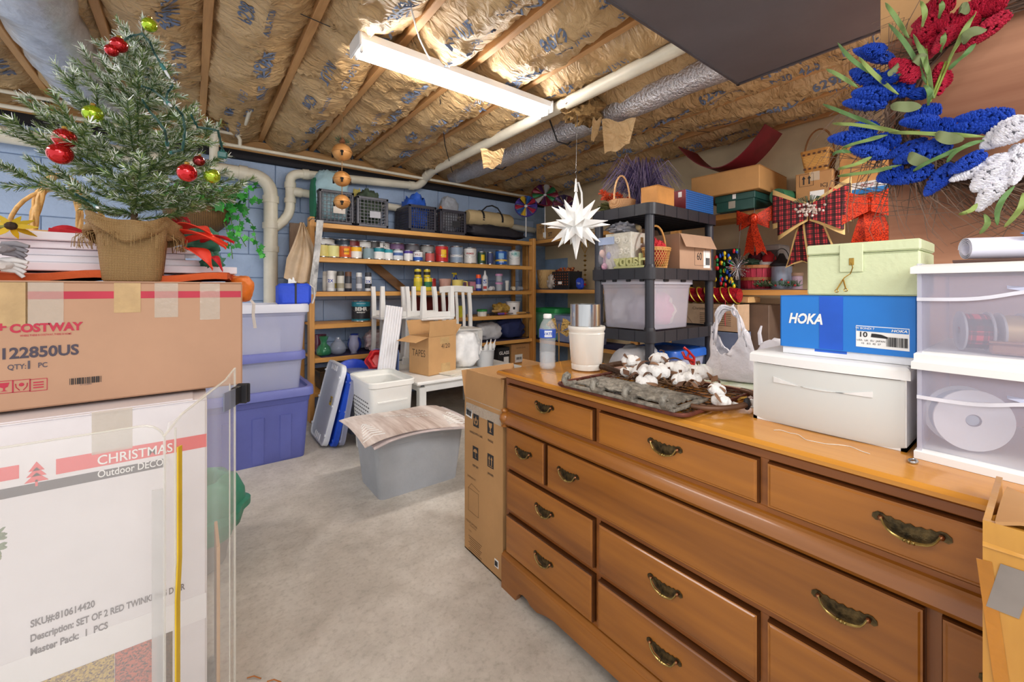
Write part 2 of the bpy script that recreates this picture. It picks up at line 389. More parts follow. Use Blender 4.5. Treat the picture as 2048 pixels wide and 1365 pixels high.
# pvc pipes against the back wall and under the joists
PVC = m('e6dfcc', .35, var=.05)
def pipe(label, path, r, collars=(), mat=PVC, n=14, name='drain_pipe', cat='pipe'):
    o = MB().tube(path, r, n).build(name, mat, smooth=50, label=label, cat=cat)
    for (a, b_) in collars: MB().tube([a, b_], r*1.17, n).build('collar', mat, o, smooth=40)
    return o
def arc(c, a, b_, n=7):     # quarter bend round corner c from point a to point b
    c, a, b_ = V(c), V(a), V(b_); return [c+(a-c)*(1-sin(t*pi/2/n))+(b_-c)*(1-cos(t*pi/2/n)) for t in range(n+1)]
x1, yp = .53, 4.09
pipe('thick cream drain pipe rising up blue block wall and bending left along it',
     [(x1, yp, .0), (x1, yp, 1.6)]+arc((x1, yp, 2.06), (x1, yp, 1.92), (x1-.14, yp, 2.06))+[(-1.8, yp, 2.11)], .054,
     [((x1, yp, 1.42), (x1, yp, 1.47)), ((x1, yp, 1.62), (x1, yp, 1.67)), ((x1, yp, 1.84), (x1, yp, 1.9)), ((x1-.17, yp, 2.06), (x1-.23, yp, 2.062)), ((x1-.4, yp, 2.066), (x1-.45, yp, 2.067)), ((-.65, yp, 2.085), (-.7, yp, 2.086))])
x2 = .68
pipe('cream pipe with a swan bend, running under the sill then along the joists',
     [(x1+.03, yp, 1.63), (x1+.1, yp, 1.7)]+arc((x2, yp, 1.76), (x1+.11, yp, 1.72), (x2, yp, 1.84))+arc((x2, yp, 2.13), (x2, yp, 2.06), (x2+.1, yp, 2.13))+[(1.80, yp, 2.185)]+arc((1.925, yp, 2.19), (1.85, yp, 2.187), (1.925, 3.98, 2.27))+[(1.925, 3.8, 2.3), (1.925, .2, 2.315)], .04,
     [((x2, yp, 1.86), (x2, yp, 1.9)), ((x2, yp, 1.99), (x2, yp, 2.04)), ((x2+.1, yp, 2.13), (x2+.15, yp, 2.133)), ((1.79, yp, 2.184), (1.84, yp, 2.186)), ((1.925, 3.98, 2.27), (1.925, 3.9, 2.29))], n=12)
pipe('short cream branch pipe passing behind the left milk crate', [(x2, yp, 1.965), (2.6, yp, 1.9), (3.5, yp, 1.86)], .036, [((x2+.02, yp, 1.964), (x2+.09, yp, 1.96))])
p3 = pipe('pair of thin cream supply pipes running along the sill at upper left', [(-1.9, 3.98, 2.24), (1.2, 3.98, 2.25), (3.3, 3.98, 2.25)], .014, n=8, name='supply_pipe')
MB().tube([(-1.9, 3.95, 2.32), (.2, 3.95, 2.33), (.28, 3.95, 2.33), (.31, 3.95, 2.34), (.32, 3.9, 2.36), (.32, 3.3, 2.365)], .013, 8).build('upper_run', PVC, p3, smooth=50)
MB().tube([(.3, 3.98, 2.24), (.3, 3.97, 2.3), (.28, 3.95, 2.33)], .014, 8).build('riser', PVC, p3, smooth=50)
pipe('white vertical vent pipe dropping from torn insulation left of the joist', [(.13, 3.9, 2.4), (.13, 3.93, 2.2), (.13, 4.0, 2.12), (.14, yp, 2.08)], .03, n=12)
# foil ducts between the joists
def foil():
    mt, nt, N, L, P = newmat('foil'); tc = N.new('ShaderNodeTexCoord'); n1 = N.new('ShaderNodeTexNoise'); n1.inputs['Scale'].default_value = 65; n1.inputs['Detail'].default_value = 5
    L.new(tc.outputs['Object'], n1.inputs['Vector']); P.inputs['Base Color'].default_value = lin('e4e4ea'); P.inputs['Metallic'].default_value = .85; P.inputs['Roughness'].default_value = .3
    b = N.new('ShaderNodeBump'); b.inputs['Strength'].default_value = 1; b.inputs['Distance'].default_value = .015; L.new(n1.outputs['Fac'], b.inputs['Height']); L.new(b.outputs[0], P.inputs['Normal']); return mt
FOIL = foil()
def duct(label, path, r0, seed, mat=FOIL, strap=True):
    path = [V(p) for p in path]; P_ = []
    for a, b_ in zip(path, path[1:]):
        for i in range(16): P_.append(a+(b_-a)*(i/16))
    P_.append(path[-1]); n = 18; rings = []
    for i, p in enumerate(P_):
        rr = r0*(1+.1*NZ.noise(V((i*.33, seed, 0)))+.05*sin(i*1.3))
        rings.append([(p.x+rr*cos(2*pi*j/n)*(1+.06*NZ.noise(V((i*.6, j*.8, seed)))), p.y, p.z+rr*sin(2*pi*j/n)*(1+.06*NZ.noise(V((i*.6, j*.8, seed+5))))) for j in range(n)])
    o = MB().loft(rings).build('foil_duct', mat, smooth=70, label=label, cat='duct')
    return o
d1 = duct('shiny foil wrapped duct running between joists right of the long pipe', [(2.29, .2, 2.34), (2.29, 2.3, 2.335), (2.29, 3.2, 2.34), (2.3, 4.05, 2.36)], .098, 3)
for y_ in (2.3, 3.15): MB().tube([(2.12, y_, 2.37), (2.2, y_, 2.225), (2.3, y_-.01, 2.22), (2.46, y_-.02, 2.36)], .006, 6).build('black_strap', INK, d1)
duct('fat crinkled silver flexible duct along the ceiling at upper left', [(-.56, .6, 2.34), (-.54, 1.8, 2.33), (-.53, 3.0, 2.31), (-.5, 3.55, 2.30), (-.42, 3.9, 2.38)], .135, 8, m('d0d2d8', .32, .5, var=.15, vs=9, bump=.6, bs=30))
# dark plenum over the camera
pl = thing('duct_plenum', 'large dark grey flat sheet metal plenum overhead at upper right', 'duct', (1.75, .1, 2.2))
DK = m('6f6a6e', .45, .3, var=.08, vs=2, bump=.08, bs=20)
MB().box((0, 0, .09), (1.12, 1.86, .18), b=.004).build('casing', DK, pl)
MB().box((0, .93, .01), (1.16, .012, .03)).box((.57, 0, .01), (.012, 1.88, .03)).build('seam_flange', m('6a666a', .4, .5), pl)
# fluorescent fixture
fl = thing('fluorescent_light', 'lit white twin tube fluorescent shop light hanging under the joists', 'ceiling light', (1.245, 2.067, 2.248))
FW_ = m('f1f0ee', .4, var=.02)
MB().loft([[(x, -.075, .075), (x, .075, .075), (x, .065, .045), (x, .045, .03), (x, -.045, .03), (x, -.065, .045)] for x in (-.61, .61)]).build('housing', FW_, fl)
for sx in (-1, 1): MB().box((sx*.617, 0, .045), (.012, .16, .075), b=.003).build('end_plate', FW_, fl)
TUBE = m('fffaf4', .4, var=0, emit=38)
for sy in (-1, 1):
    MB().at(TR(0, sy*.038, .012) @ Matrix.Rotation(pi/2, 4, 'Y')).lathe([(.0127, -.59), (.0127, .59)], 12).build('tube', TUBE, fl, smooth=60)
    for sx in (-1, 1): MB().box((sx*.6, sy*.038, .015), (.014, .026, .045), b=.004).build('tube_socket', FW_, fl)
for i, (px, pyz) in enumerate(((-.5, 0), (.4, 0))):
    MB().tube([(px, 0, .075), (px, 0, .127)], .003, 5).build('hanging_wire', INK, fl)
# ------------------------------------------------------------------ dresser
DX, DY = .92, .58
dr = thing('dresser', 'long honey maple wooden dresser with many drawers and brass pulls', 'dresser', (DX, DY, 0))
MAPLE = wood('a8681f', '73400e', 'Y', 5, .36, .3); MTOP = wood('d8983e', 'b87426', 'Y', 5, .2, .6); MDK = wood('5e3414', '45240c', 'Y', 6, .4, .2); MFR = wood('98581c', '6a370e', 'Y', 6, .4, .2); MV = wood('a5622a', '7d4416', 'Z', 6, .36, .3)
def yy(y): return y-DY
Y0, Y1 = -.09, 1.235
L_ = Y1-Y0; YC = (Y0+Y1)/2-DY
MB().box((.195, YC, .45), (.365, L_-.01, .65), b=.003).build('carcass', MV, dr)
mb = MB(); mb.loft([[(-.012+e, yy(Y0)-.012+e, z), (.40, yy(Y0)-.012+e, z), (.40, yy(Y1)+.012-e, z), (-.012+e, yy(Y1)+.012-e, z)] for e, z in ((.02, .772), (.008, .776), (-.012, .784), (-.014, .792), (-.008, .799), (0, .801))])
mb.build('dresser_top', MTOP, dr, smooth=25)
# face frame: rails & stiles
rails = [(.756, .775), (.645, .662), (.441, .457), (.281, .297), (.125, .142)]
for a, b_ in rails: MB().box((.006, YC, (a+b_)/2), (.012, L_, b_-a), b=.002).build('rail', MFR, dr)
mb = MB(); mb.loft([[(.01, y, .598), (-.008, y, .602), (-.016, y, .612), (-.012, y, .628), (-.004, y, .640), (-.006, y, .648), (.01, y, .654)] for y in (yy(Y0), yy(Y1))])
mb.build('waist_moulding', MAPLE, dr, smooth=30)
for y_ in (Y0-.004, Y1+.002):
    mb = MB(); mb.lathe([(.008, 0), (.014, .004), (.008, .012), (.016, .02), (.021, .032), (.018, .046), (.008, .055), (.014, .06), (.014, .065), (.004, .07)], 12, c=(-.004, yy(y_), .59))
    mb.build('finial', MAPLE, dr, smooth=40)
BR = m('6b5a3c', .35, .9, var=.3, vs=60, h2='2e2a22', bump=.15, bs=200); BRB = m('a08a52', .28, .95, var=.2, vs=40); BRK = m('9a6a4a', .3, .9)
pts = [(-.052, .010), (-.060, .004), (-.061, -.004), (-.055, -.009), (-.046, -.007), (-.040, -.011), (-.034, -.02), (-.024, -.024), (-.014, -.026), (-.008, -.031), (0, -.034), (.008, -.031), (.014, -.026), (.024, -.024), (.034, -.02), (.040, -.011), (.046, -.007), (.055, -.009), (.061, -.004), (.060, .004), (.052, .010), (.044, .010), (.038, .006), (.030, .008), (.024, .004), (.016, .006), (.008, .002), (0, .006), (-.008, .002), (-.016, .006), (-.024, .004), (-.030, .008), (-.038, .006), (-.044, .010)]
PLM = MB().poly(pts, .0022).mesh('back_plate', BR)
POSTM = [MB().ball((s*.046, 0, .006), (.0055, .0055, .006), 8, 5).mesh('rosette', BRK, 50) for s in (-1, 1)]
mb = MB(); bp = [(-.045, .002, .009)]+[(-.043+.003*i, -.004-.004*i, .012) for i in range(1, 4)]+[(-.026, -.021, .0125), (-.013, -.0245, .013), (0, -.0255, .0135), (.013, -.0245, .013), (.026, -.021, .0125)]+[(.043-.003*i, -.004-.004*i, .012) for i in range(3, 0, -1)]+[(.045, .002, .009)]
mb.tube(bp, [.0022, .0022, .0024, .0026, .003, .0034, .004, .0034, .003, .0026, .0024, .0022, .0022], 7)
for x in (-.007, 0, .007): mb.ball((x, -.0254, .0135), .005 if x == 0 else .0042, 8, 5)
BAILM = mb.mesh('bail', BRB, 50)
def drawer(y0, y1, z0, z1, handles, proud=.0):
    d = MB(); b_ = .007; t0, t1 = .0, -.013-proud
    yc = (y0+y1)/2-DY; zc = (z0+z1)/2; hy, hz = (y1-y0)/2-.002, (z1-z0)/2-.002
    def ring(x, e): return [(x, yc-hy+e, zc-hz+e), (x, yc+hy-e, zc-hz+e), (x, yc+hy-e, zc+hz-e), (x, yc-hy+e, zc+hz-e)]
    d.loft([ring(.02, 0), ring(t1+.006, 0), ring(t1+.002, .0015)], 1, c1=False); d.loft([ring(t1+.002, .0015), ring(t1+.002, .0042), ring(t1, .007)], 0, c0=False)
    o = d.build('drawer', [MAPLE, MDK], dr)
    for yh, zh in handles:
        M_ = frame((t1-.0002, yh-DY, zh+.006), (0, -1, 0), (0, 0, 1)) @ Matrix.Diagonal((.77, .8, .8, 1))
        h_ = link('drawer_pull', PLM, o, M_=M_)
        PL_ = M_
        link('bail', BAILM, o, M_=PL_); [link('rosette', q_, o, M_=PL_) for q_ in POSTM]
    return o
cols = [(1.217, .802), (.785, .364), (.351, -.072)]
for a, b_ in cols: drawer(b_, a, .663, .756, [(((a+b_)/2), .716)])
drawer(1.011, 1.217, .457, .599, [(1.117, .533)]); drawer(.122, .999, .457, .599, [(.902, .534), (.226, .536)]); drawer(-.072, .107, .457, .599, [(.02, .533)])
for a, b_ in cols:
    drawer(b_, a, .298, .440, [((a+b_)/2, .377)]); drawer(b_, a, .143, .281, [((a+b_)/2, .219)], .004)
for yst in (1.226, .7935, .3575, -.081): MB().box((.0055, yy(yst), .45), (.008, .0158, .616)).build('stile', MFR, dr)
# bracket base with cut-out feet
def bracket(u0, u1):
    w_ = u1-u0; pr = [(u0, 0), (u0+.085, 0), (u0+.092, .02), (u0+.105, .034), (u0+.125, .042), (u0+.15, .04), (u0+.165, .03), (u0+.2, .028), (u0+.24, .042), (u0+.28, .05)]
    return pr+[(2*(u0+u1)/2-x, z) for x, z in reversed(pr)]+[(u1, .115), (u0, .115)]
mb = MB().at(frame((-.016, 0, 0), (0, -1, 0), (0, 0, 1)))
mb.T = frame((.004, 0, 0), (0, -1, 0), (0, 0, 1)); mb.poly(bracket(-yy(Y1)-.008, -yy(Y0)+.008), .02)
mb.at().loft([[(.0, y, .112), (-.016, y, .112), (-.014, y, .122), (-.004, y, .130), (.004, y, .131)] for y in (yy(Y0)-.008, yy(Y1)+.008)])
mb.box((.2, yy(Y1)-.002, .065), (.37, .018, .13)).box((.2, yy(Y0)+.002, .065), (.37, .018, .13))
mb.build('bracket_base', MAPLE, dr)
# ------------------------------------------------------------------ reusable builders
CARD = m('c79b68', .75, var=.05, vs=4, bump=.08, bs=25); CARD2 = m('b98a58', .75, var=.05, vs=4, bump=.08, bs=25); CARDP = m('c0977a', .75, var=.04, vs=4, bump=.06, bs=25)
CARDE = m('8d653c', .9, var=.1); TAPE = m('c9a877', .18, var=.08, vs=20, bump=.15, bs=60); CTAPE = m('e6dccb', .12, var=0, alpha=.35, bump=.4, bs=50)
FROST = m('eef0f2', .35, var=0, alpha=.5); FROSTB = m('c3c8e6', .3, var=0, alpha=.5); CLEAR = m('f2f5f6', .08, var=0, alpha=.16); PLW = m('f3f2f1', .35, var=.02)
CLEARB = m('e2e6ee', .15, var=0, alpha=.38)
GOLD = m('b58f45', .3, .9, var=.1); BLK = m('26262a', .5, var=.1); SILV = m('c8c8ca', .22, .95, var=.03)
def carton(name, label, cat, loc, w_, d_, h_, rz=0, mat=None, tape=True, group=None, rot=None, b=.004):
    t = thing(name, label, cat, loc, rz, group, rot)
    mb = MB(); mat = mat or CARD
    mb.box((0, 0, h_/2-.001), (w_, d_, h_-.004), b=b).build('body', mat, t)
    mb = MB(); g = .0015
    mb.box((0, -d_/4-g/2, h_-.0015), (w_-.002, d_/2-g, .003)); mb.build('top_flap', mat, t)
    MB().box((0, d_/4+g/2, h_-.0015), (w_-.002, d_/2-g, .003)).build('top_flap', mat, t)
    if tape:
        mb = MB().box((0, 0, h_+.0004), (w_, .05, .0008)); mb.box((-w_/2-.0004, 0, h_-.03), (.0008, .05, .06)); mb.box((w_/2+.0004, 0, h_-.03), (.0008, .05, .06))
        mb.build('packing_tape', TAPE, t)
    return t
def hollow(mb, rings, t, mi=0, floor=.004):
    """rings: (w, d, r, z) bottom to top; closed tub with wall t"""
    o = [[(x, y, z) for x, y in rrect(w_, d_, r)] for w_, d_, r, z in rings]
    i = [[(x, y, max(z, rings[0][3]+floor)) for x, y in rrect(w_-2*t, d_-2*t, max(r-t, .003))] for w_, d_, r, z in reversed(rings)]
    return mb.loft(o+i, mi)
def tote(name, label, cat, loc, w_, d_, h_, mat, lidmat=None, rz=0, taper=.86, ribs=0, rim=.012, group=None, lidh=.035, t=.004, handle=True):
    T_ = thing(name, label, cat, loc, rz, group)
    mb = MB(); hollow(mb, [(w_*taper, d_*taper, .03, 0), (w_*(taper+.01), d_*(taper+.01), .035, .01), (w_*.97, d_*.97, .035, h_*.86), (w_*.98, d_*.98, .035, h_*.865), (w_, d_, .04, h_-.022), (w_+rim, d_+rim, .04, h_-.02), (w_+rim, d_+rim, .04, h_)], t)
    for k in range(ribs):
        x = (-.5+(k+.5)/ribs)*w_*.8
        for s in (-1, 1):
            mb.loft([[(x-.035, s*(d_*taper/2-.002), .012), (x+.035, s*(d_*taper/2-.002), .012), (x+.03, s*(d_*taper/2+.006), .012), (x-.03, s*(d_*taper/2+.006), .012)], [(x-.035, s*(d_*.485-.002), h_*.7), (x+.035, s*(d_*.485-.002), h_*.7), (x+.03, s*(d_*.485+.005), h_*.7), (x-.03, s*(d_*.485+.005), h_*.7)]])
    mb.build('tub', mat, T_, smooth=35)
    if lidmat:
        W, Dp = w_+rim+.012, d_+rim+.012
        mb = MB(); mb.loft([[(x, y, z) for x, y in rrect(a, b_, .045)] for a, b_, z in ((W, Dp, h_-.018), (W, Dp, h_+lidh*.6), (W-.012, Dp-.012, h_+lidh), (W-.06, Dp-.06, h_+lidh), (W-.075, Dp-.075, h_+lidh*.55), (.05, .05, h_+lidh*.55))], c0=False)
        mb.build('lid', lidmat, T_, smooth=35)
        if handle:
            for s in (-1, 1): MB().box((s*(W/2+.008), 0, h_+lidh*.3), (.024, d_*.45, .018), b=.006).build('latch', lidmat, T_)
    return T_
def ctext(s, size, r, z, ang, mat, parent, bold=0, sx=1):
    me = txtmesh(s, mat, bold); mb = MB(); vv = []
    for v_ in me.vertices:
        a = ang+v_.co.x*size*sx/r; vv.append(((r+.0008)*cos(a), (r+.0008)*sin(a), z+v_.co.y*size))
    mb.add(vv, [tuple(p.vertices) for p in me.polygons]); return mb.build('lettering', mat, parent)
def patch(r, z0, z1, a0, a1, mat, parent, name='label', th=.0006, n=10, r2=None):
    r2 = r if r2 is None else r2
    mb = MB(); ps = [a0+(a1-a0)*i/n for i in range(n+1)]
    return mb.loft([[(r*cos(a), r*sin(a), z0), ((r+th)*cos(a), (r+th)*sin(a), z0), ((r2+th)*cos(a), (r2+th)*sin(a), z1), (r2*cos(a), r2*sin(a), z1)] for a in ps]).build(name, mat, parent, smooth=40)
CAMA = -pi/2-.45      # direction, from far shelf things, back to the camera
def toward(x, y): return atan2(-y, -x)
STEEL = m('b9babc', .25, .9, var=.05)
def paint_can(label, x, y, z, r, h, col, lid='b9babc', band=None, band_z=(.0, .4), sticker=None, txt=None, tcol='ffffff', tz=.55, ts=.03, bail=True, plastic=False):
    t = thing('paint_can', label, 'paint can', (x, y, z), 0, 'paint cans on the wooden shelf'); a = toward(x, y)
    cm = m(col, .4, var=.03)
    MB().lathe([(r*.97, 0), (r, .004), (r*.97, .008), (r*.97, h-.008), (r, h-.005), (r, h), (r*.9, h), (r*.88, h-.006)], 22).build('body', STEEL if not plastic else PLW, t, smooth=40)
    MB().lathe([(r*.86, h-.008), (r*.86, h-.002), (r*.78, h-.001), (r*.75, h-.005)], 20).build('lid', m(lid, .35, .3 if lid == 'b9babc' else 0, var=.05), t, smooth=40)
    patch(r*.972, .012, h-.012, a-pi*.75, a+pi*.75, cm, t, n=22)
    if band: patch(r*.976, h*band_z[0]+.012, h*band_z[1], a-pi*.74, a+pi*.74, m(band, .4, var=.03), t, 'label_band', n=22)
    if sticker: patch(r*.985, h*.3, h*.75, a-.1, a+.75, m(sticker, .5, var=.02), t, 'sticker', n=6)
    if txt: ctext(txt, ts, r*.99, h*tz, a, m(tcol, .5, var=0), t, .02)
    if bail: MB().tube([(r*1.0*cos(a+s), r*1.0*sin(a+s), h*.72-.055*(1-(s/1.45)**2)) for s in [x_*.29 for x_ in range(-5, 6)]], .0016, 5).build('bail_handle', STEEL, t, smooth=50)
    return t
# ------------------------------------------------------------------ wooden shelf on the back wall
SX0, SX1, SYF, SYB = .80, 3.17, 3.75, 4.15
SZ = [1.66, 1.37, 1.08, .806, .523, .24]
PINEX = wood('e8b062', 'c08438', 'X', 6, .5); PINEZ = wood('dca45c', 'b67a34', 'Z', 6, .5); PINEY = wood('dba35a', 'b0742f', 'Y', 6, .5)
ws = thing('wooden_shelf', 'long six level pine shelf of boards against the blue block wall', 'shelf', ((SX0+SX1)/2, SYF+.2, 0))
ox, oy = (SX0+SX1)/2, SYF+.2
LIN = m('33294a', .8, var=.05)
for i, z in enumerate(SZ):
    MB().box((0, -.19, z-.02), (SX1-SX0, .036, .04), b=.003).build('front_rail', PINEX, ws)
    mb = MB().box((0, .02, z-.012), (SX1-SX0-.01, .375, .02), b=.002); mb.build('shelf_board', PINEX, ws)
    if i in (0, 2, 4): MB().box((0, 0, z+.0015), (SX1-SX0-.12, .40, .003)).build('shelf_liner', LIN, ws)
for x in (SX0-ox-.02, SX1-ox+.02):
    for y in (-.19, .18): MB().box((x, y, .85), (.04, .085 if y < 0 else .04, 1.7), b=.004).build('post', PINEZ, ws)
MB().at(frame((-.55, .17, .8), (1, 0, 0), (0, 0, 1)) @ Matrix.Rotation(radians(-38), 4, 'Z')).box((0, .42, 0), (1.1, .085, .02), b=.003).build('diagonal_brace', wood('9a6a3a', '7a4f28', 'X', 6), ws)
def shx(px, y): r = ray(px); return r[0]/r[1]*y
# paint cans, front row and the taller row behind
fr = [ # crop px, r, h, colour, lid, band, sticker, txt, label
 (345, .05, .118, 'e6d884', '7d3f78', None, None, None, 'quart paint can with yellow label and purple lid, first at the shelf end'),
 (433, .053, .118, 'e9e59a', '8b8b88', None, None, None, 'quart paint can with pale yellow label and grey lid'),
 (530, .053, .118, 'd05a22', 'b9babc', None, 'f2b21c', None, 'rust orange paint can with a yellow sticker'),
 (622, .05, .113, 'ece9e2', 'd9a520', 'f0b51e', None, None, 'white paint can with a yellow upper band'),
 (722, .05, .112, '7f97a0', 'b9babc', None, None, None, 'quart paint can with grey green label'),
 (810, .05, .116, 'eeeeec', '1c7d8c', '218a98', None, None, 'white paint can with teal top and black scrawl, the larger of two'),
 (888, .042, .108, 'f0f0ee', '2a8a96', '2b93a0', None, None, 'narrow white can with teal top beside the larger teal can'),
 (965, .05, .11, 'dfe3e8', 'b9babc', '4a6aa8', None, None, 'white paint can with a blue middle stripe'),
 (1050, .046, .106, 'eeeeee', '6a6a78', '4a3596', None, None, 'white paint can with a violet top band'),
 (1130, .048, .108, 'f2f2f4', 'd6d6d8', None, None, 'KILZ', 'white can with brown letters and a blue lower band'),
 (1228, .048, .1, 'c65a58', 'c84438', None, None, None, 'short red and pink paint can'),
 (1325, .068, .178, 'c3262a', 'c33', None, 'f0c028', None, 'tall red gallon paint can with yellow price sticker'),
 (1445, .07, .18, '90a2b8', 'b9babc', 'dcdfe2', None, None, 'tall grey blue gallon paint can with a pale band'),
 (1557, .07, .176, 'e9e8e6', 'dcdcda', None, None, 'PRIMER', 'tall white gallon can with red lettering'),
 (1652, .046, .14, '2c4f38', '25402f', None, 'f2cd2a', None, 'dark green can with yellow sticker'),
 (1722, .036, .14, '46507e', '3a4270', None, None, None, 'slim navy blue can'),
 (1812, .07, .17, '2a66c0', 'f0d45a', 'f4cf3c', None, None, 'blue plastic paint tub with yellow sun band'),
 (1918, .07, .18, 'f0f1f0', 'eeeeee', None, None, 'SUR', 'white plastic paint tub with teal corner, last at the shelf end'),
]
for px, r, h, col, lid, band, st, tx, lab in fr:
    y = SYF+.015+r; x = shx(560+px/4.096, y); lid = 'cc3333' if lid == 'c33' else lid
    bz = {'f0b51e': (.5, .93), '218a98': (.55, .93), '2b93a0': (.55, .93), '4a3596': (.6, .93), '4a6aa8': (.35, .7), 'dcdfe2': (.3, .5), 'f4cf3c': (.2, .38)}.get(band, (.2, .5))
    t = paint_can(lab, x, y, SZ[1], r, h, col, lid, band, bz, st, tx, {'KILZ': '7a2430', 'PRIMER': 'b03030', 'SUR': '2a9a98'}.get(tx, 'ffffff'), .62 if tx != 'SUR' else .75, .026 if tx != 'SUR' else .04, bail=h > .15)
    a = toward(x, y)
    if tx == 'KILZ': patch(r*.976, .012, .045, a-2.2, a+2.2, m('2a5ab4', .4, var=0), t, 'label_band', n=20)
    if tx == 'SUR': patch(r*.976, h*.6, h*.92, a-.1, a+1.2, m('bfe0de', .4, var=0), t, 'label_band')
    if col == '2a66c0': ctext('1000', .03, r*.99, .04, a, WHITE, t, .03); patch(r*.98, h*.45, h*.8, a-.45, a+.45, m('8fc2ee', .4, var=0), t, 'label_patch')
    if px == 530: ctext('SANT', .022, r*.992, h*.5, a+.3, INK, t, .02)
bk = [(372, 'e9e7e2', 'dddbd6', 'white gallon can with torn label in the back row'), (520, '2e3b4a', '2f6fb4', 'black gallon can with bright blue lid in the back row'), (590, '7d2a28', 'b9babc', 'dark red gallon can in the back row'), (685, 'e8e6e3', 'd5d3cf', 'white gallon can with grey print in the back row'),
      (765, '4a4644', '5b5755', 'dark grey gallon can in the back row'), (832, 'eceae6', 'b9babc', 'white gallon can marked L R in the back row'), (955, '7d5c86', '9a7aa0', 'mauve gallon can with purple lid in the back row'), (1080, '6f6d74', 'b9babc', 'dull grey gallon can in the back row'), (1205, 'b4b4b2', 'c9c9c9', 'bare metal gallon can in the back row')]
for px, col, lid, lab in bk:
    y = SYF+.29; x = shx(560+px/4.096, y)
    t = paint_can(lab, x, y, SZ[1], .079, .192, col, lid)
    if 'L R' in lab: ctext('L  R', .05, .08, .155, toward(x, y), INK, t)
# milk crates
def crate(label, x0, x1, y0, h, mat, cell=.03, group='plastic crates on the top shelf', d_=.32, z=SZ[0]+.004, plate=None, name='milk_crate', tab=None):
    w_ = x1-x0; t = thing(name, label, 'crate', ((x0+x1)/2, y0+d_/2, z), 0, group); hx, hy = w_/2, d_/2
    mb = MB(); th = .009
    for zz in (0.012, h-.012): 
        for s in (-1, 1): mb.box((0, s*(hy-th/2), zz), (w_, th, .024), b=.003); mb.box((s*(hx-th/2), 0, zz), (th, d_, .024), b=.003)
    for sx in (-1, 1):
        for sy in (-1, 1): mb.box((sx*(hx-.012), sy*(hy-.012), h/2), (.024, .024, h), b=.005)
    mb.box((0, 0, .004), (w_-.01, d_-.01, .006)); mb.build('crate_frame', mat, t)
    for s in (-1, 1):
        mb = MB(); n = int(w_/cell)
        for i in range(1, n): mb.box((-hx+w_*i/n, s*(hy-th/2), h/2), (.0055, .006, h-.02))
        for i in range(1, int(h/cell)): mb.box((0, s*(hy-th/2), h*i/int(h/cell)), (w_-.02, .005, .005))
        mb.build('lattice_side', mat, t, kind='stuff')
        mb = MB(); n = int(d_/cell)
        for i in range(1, n): mb.box((s*(hx-th/2), -hy+d_*i/n, h/2), (.006, .0055, h-.02))
        for i in range(1, int(h/cell)): mb.box((s*(hx-th/2), 0, h*i/int(h/cell)), (.005, d_-.02, .005))
        mb.build('lattice_side', mat, t, kind='stuff')
    if plate: MB().box((plate[0], -hy-.001, h*.42), (.1, .004, .06), b=.002).build('paper_tag' if plate[1] else 'name_plate', m(plate[1] or '2a2a2e', .6, var=.05), t)
    return t
BC = m('3d3b44', .4, var=.1); BC2 = m('5a5a62', .4, var=.1)
def cloth(name, label, loc, r, mat, amp=.22, fr=2.2, seed=0, cat='cloth', sq=.8, flat0=True, n=30, k=18):
    return MB().blob((0, 0, r[2]), r, amp, fr, seed, n, k, flat0=flat0, sq=sq).build(name, mat, smooth=60, label=label, cat=cat, loc=loc)
zc = SZ[0]+.004
xs = [shx(p, SYF+.005) for p in (638, 708, 714, 777, 818, 873, 881, 933)]
crate('black milk crate holding a pale teal quilt, first on the shelf', xs[0], xs[1], SYF+.005, .285, BC, plate=(.02, 'd9cfc4'))
crate('black milk crate holding dark green cloth', xs[2], xs[3], SYF+.005, .27, BC2, plate=(.02, 'b8b8c0'))
crate('dark crate full of bright blue tarp', xs[4], xs[5], SYF+.005, .255, BC, cell=.024, d_=.36)
crate('small black crate with grey cloth on top beside the tan bag', xs[6], xs[7], SYF+.005, .25, BC, cell=.026, plate=(.03, None))
QUILT = m('a9c9d3', .8, var=.06, bump=.5, bs=30); 
def cc(i): return (xs[2*i]+xs[2*i+1])/2
cloth('folded_quilt', 'pale teal quilt bulging out of the first milk crate', (cc(0)-.01, SYF+.17, zc+.03), (.145, .13, .225), QUILT, .1, 2, 1, sq=.6)
cloth('folded_blanket', 'powder blue blanket tucked behind the teal quilt', (cc(0)+.08, SYF+.25, zc+.03), (.05, .05, .24), m('9fb8dc', .85, bump=.3), .1, 2, 31, sq=.6)
cloth('green_pad', 'dark green pad standing at the rear of the first crate', (cc(0)-.145, SYF+.2, zc+.03), (.02, .1, .19), m('2d7a5c', .8), .08, 2, 2, sq=.6)
cloth('canvas_cloth', 'dark olive green cloth heaped in the second crate', (cc(1)+.01, SYF+.16, zc+.03), (.11, .11, .165), m('4b5a48', .85, bump=.4), .22, 3, 3)
cloth('work_gloves', 'yellow work gloves sticking up behind the green cloth', (cc(1)-.06, SYF+.28, zc+.03), (.05, .025, .17), m('c9b968', .8), .3, 3, 13)
cloth('tarp', 'bright blue tarp stuffed in the third crate', (cc(2)-.01, SYF+.19, zc+.02), (.12, .135, .18), m('2f63cf', .45, var=.2, bump=.5, bs=20), .28, 3, 4)
cloth('grey_towel', 'soft grey towel heaped on the small black crate', (cc(3)+.02, SYF+.16, zc+.03), (.1, .1, .19), m('a9adb6', .9, bump=.5, bs=120), .2, 2, 5)
cloth('orange_strap', 'orange strap end poking out by the grey towel', (cc(3)-.09, SYF+.12, zc+.03), (.018, .03, .135), m('e07a2e', .7), .15, 3, 6)
cloth('blue_tarp_fold', 'slate blue fold of tarp between the third and fourth crates', (xs[5]+.02, SYF+.25, zc), (.055, .07, .15), m('6f86c0', .6, bump=.3), .2, 3, 14)
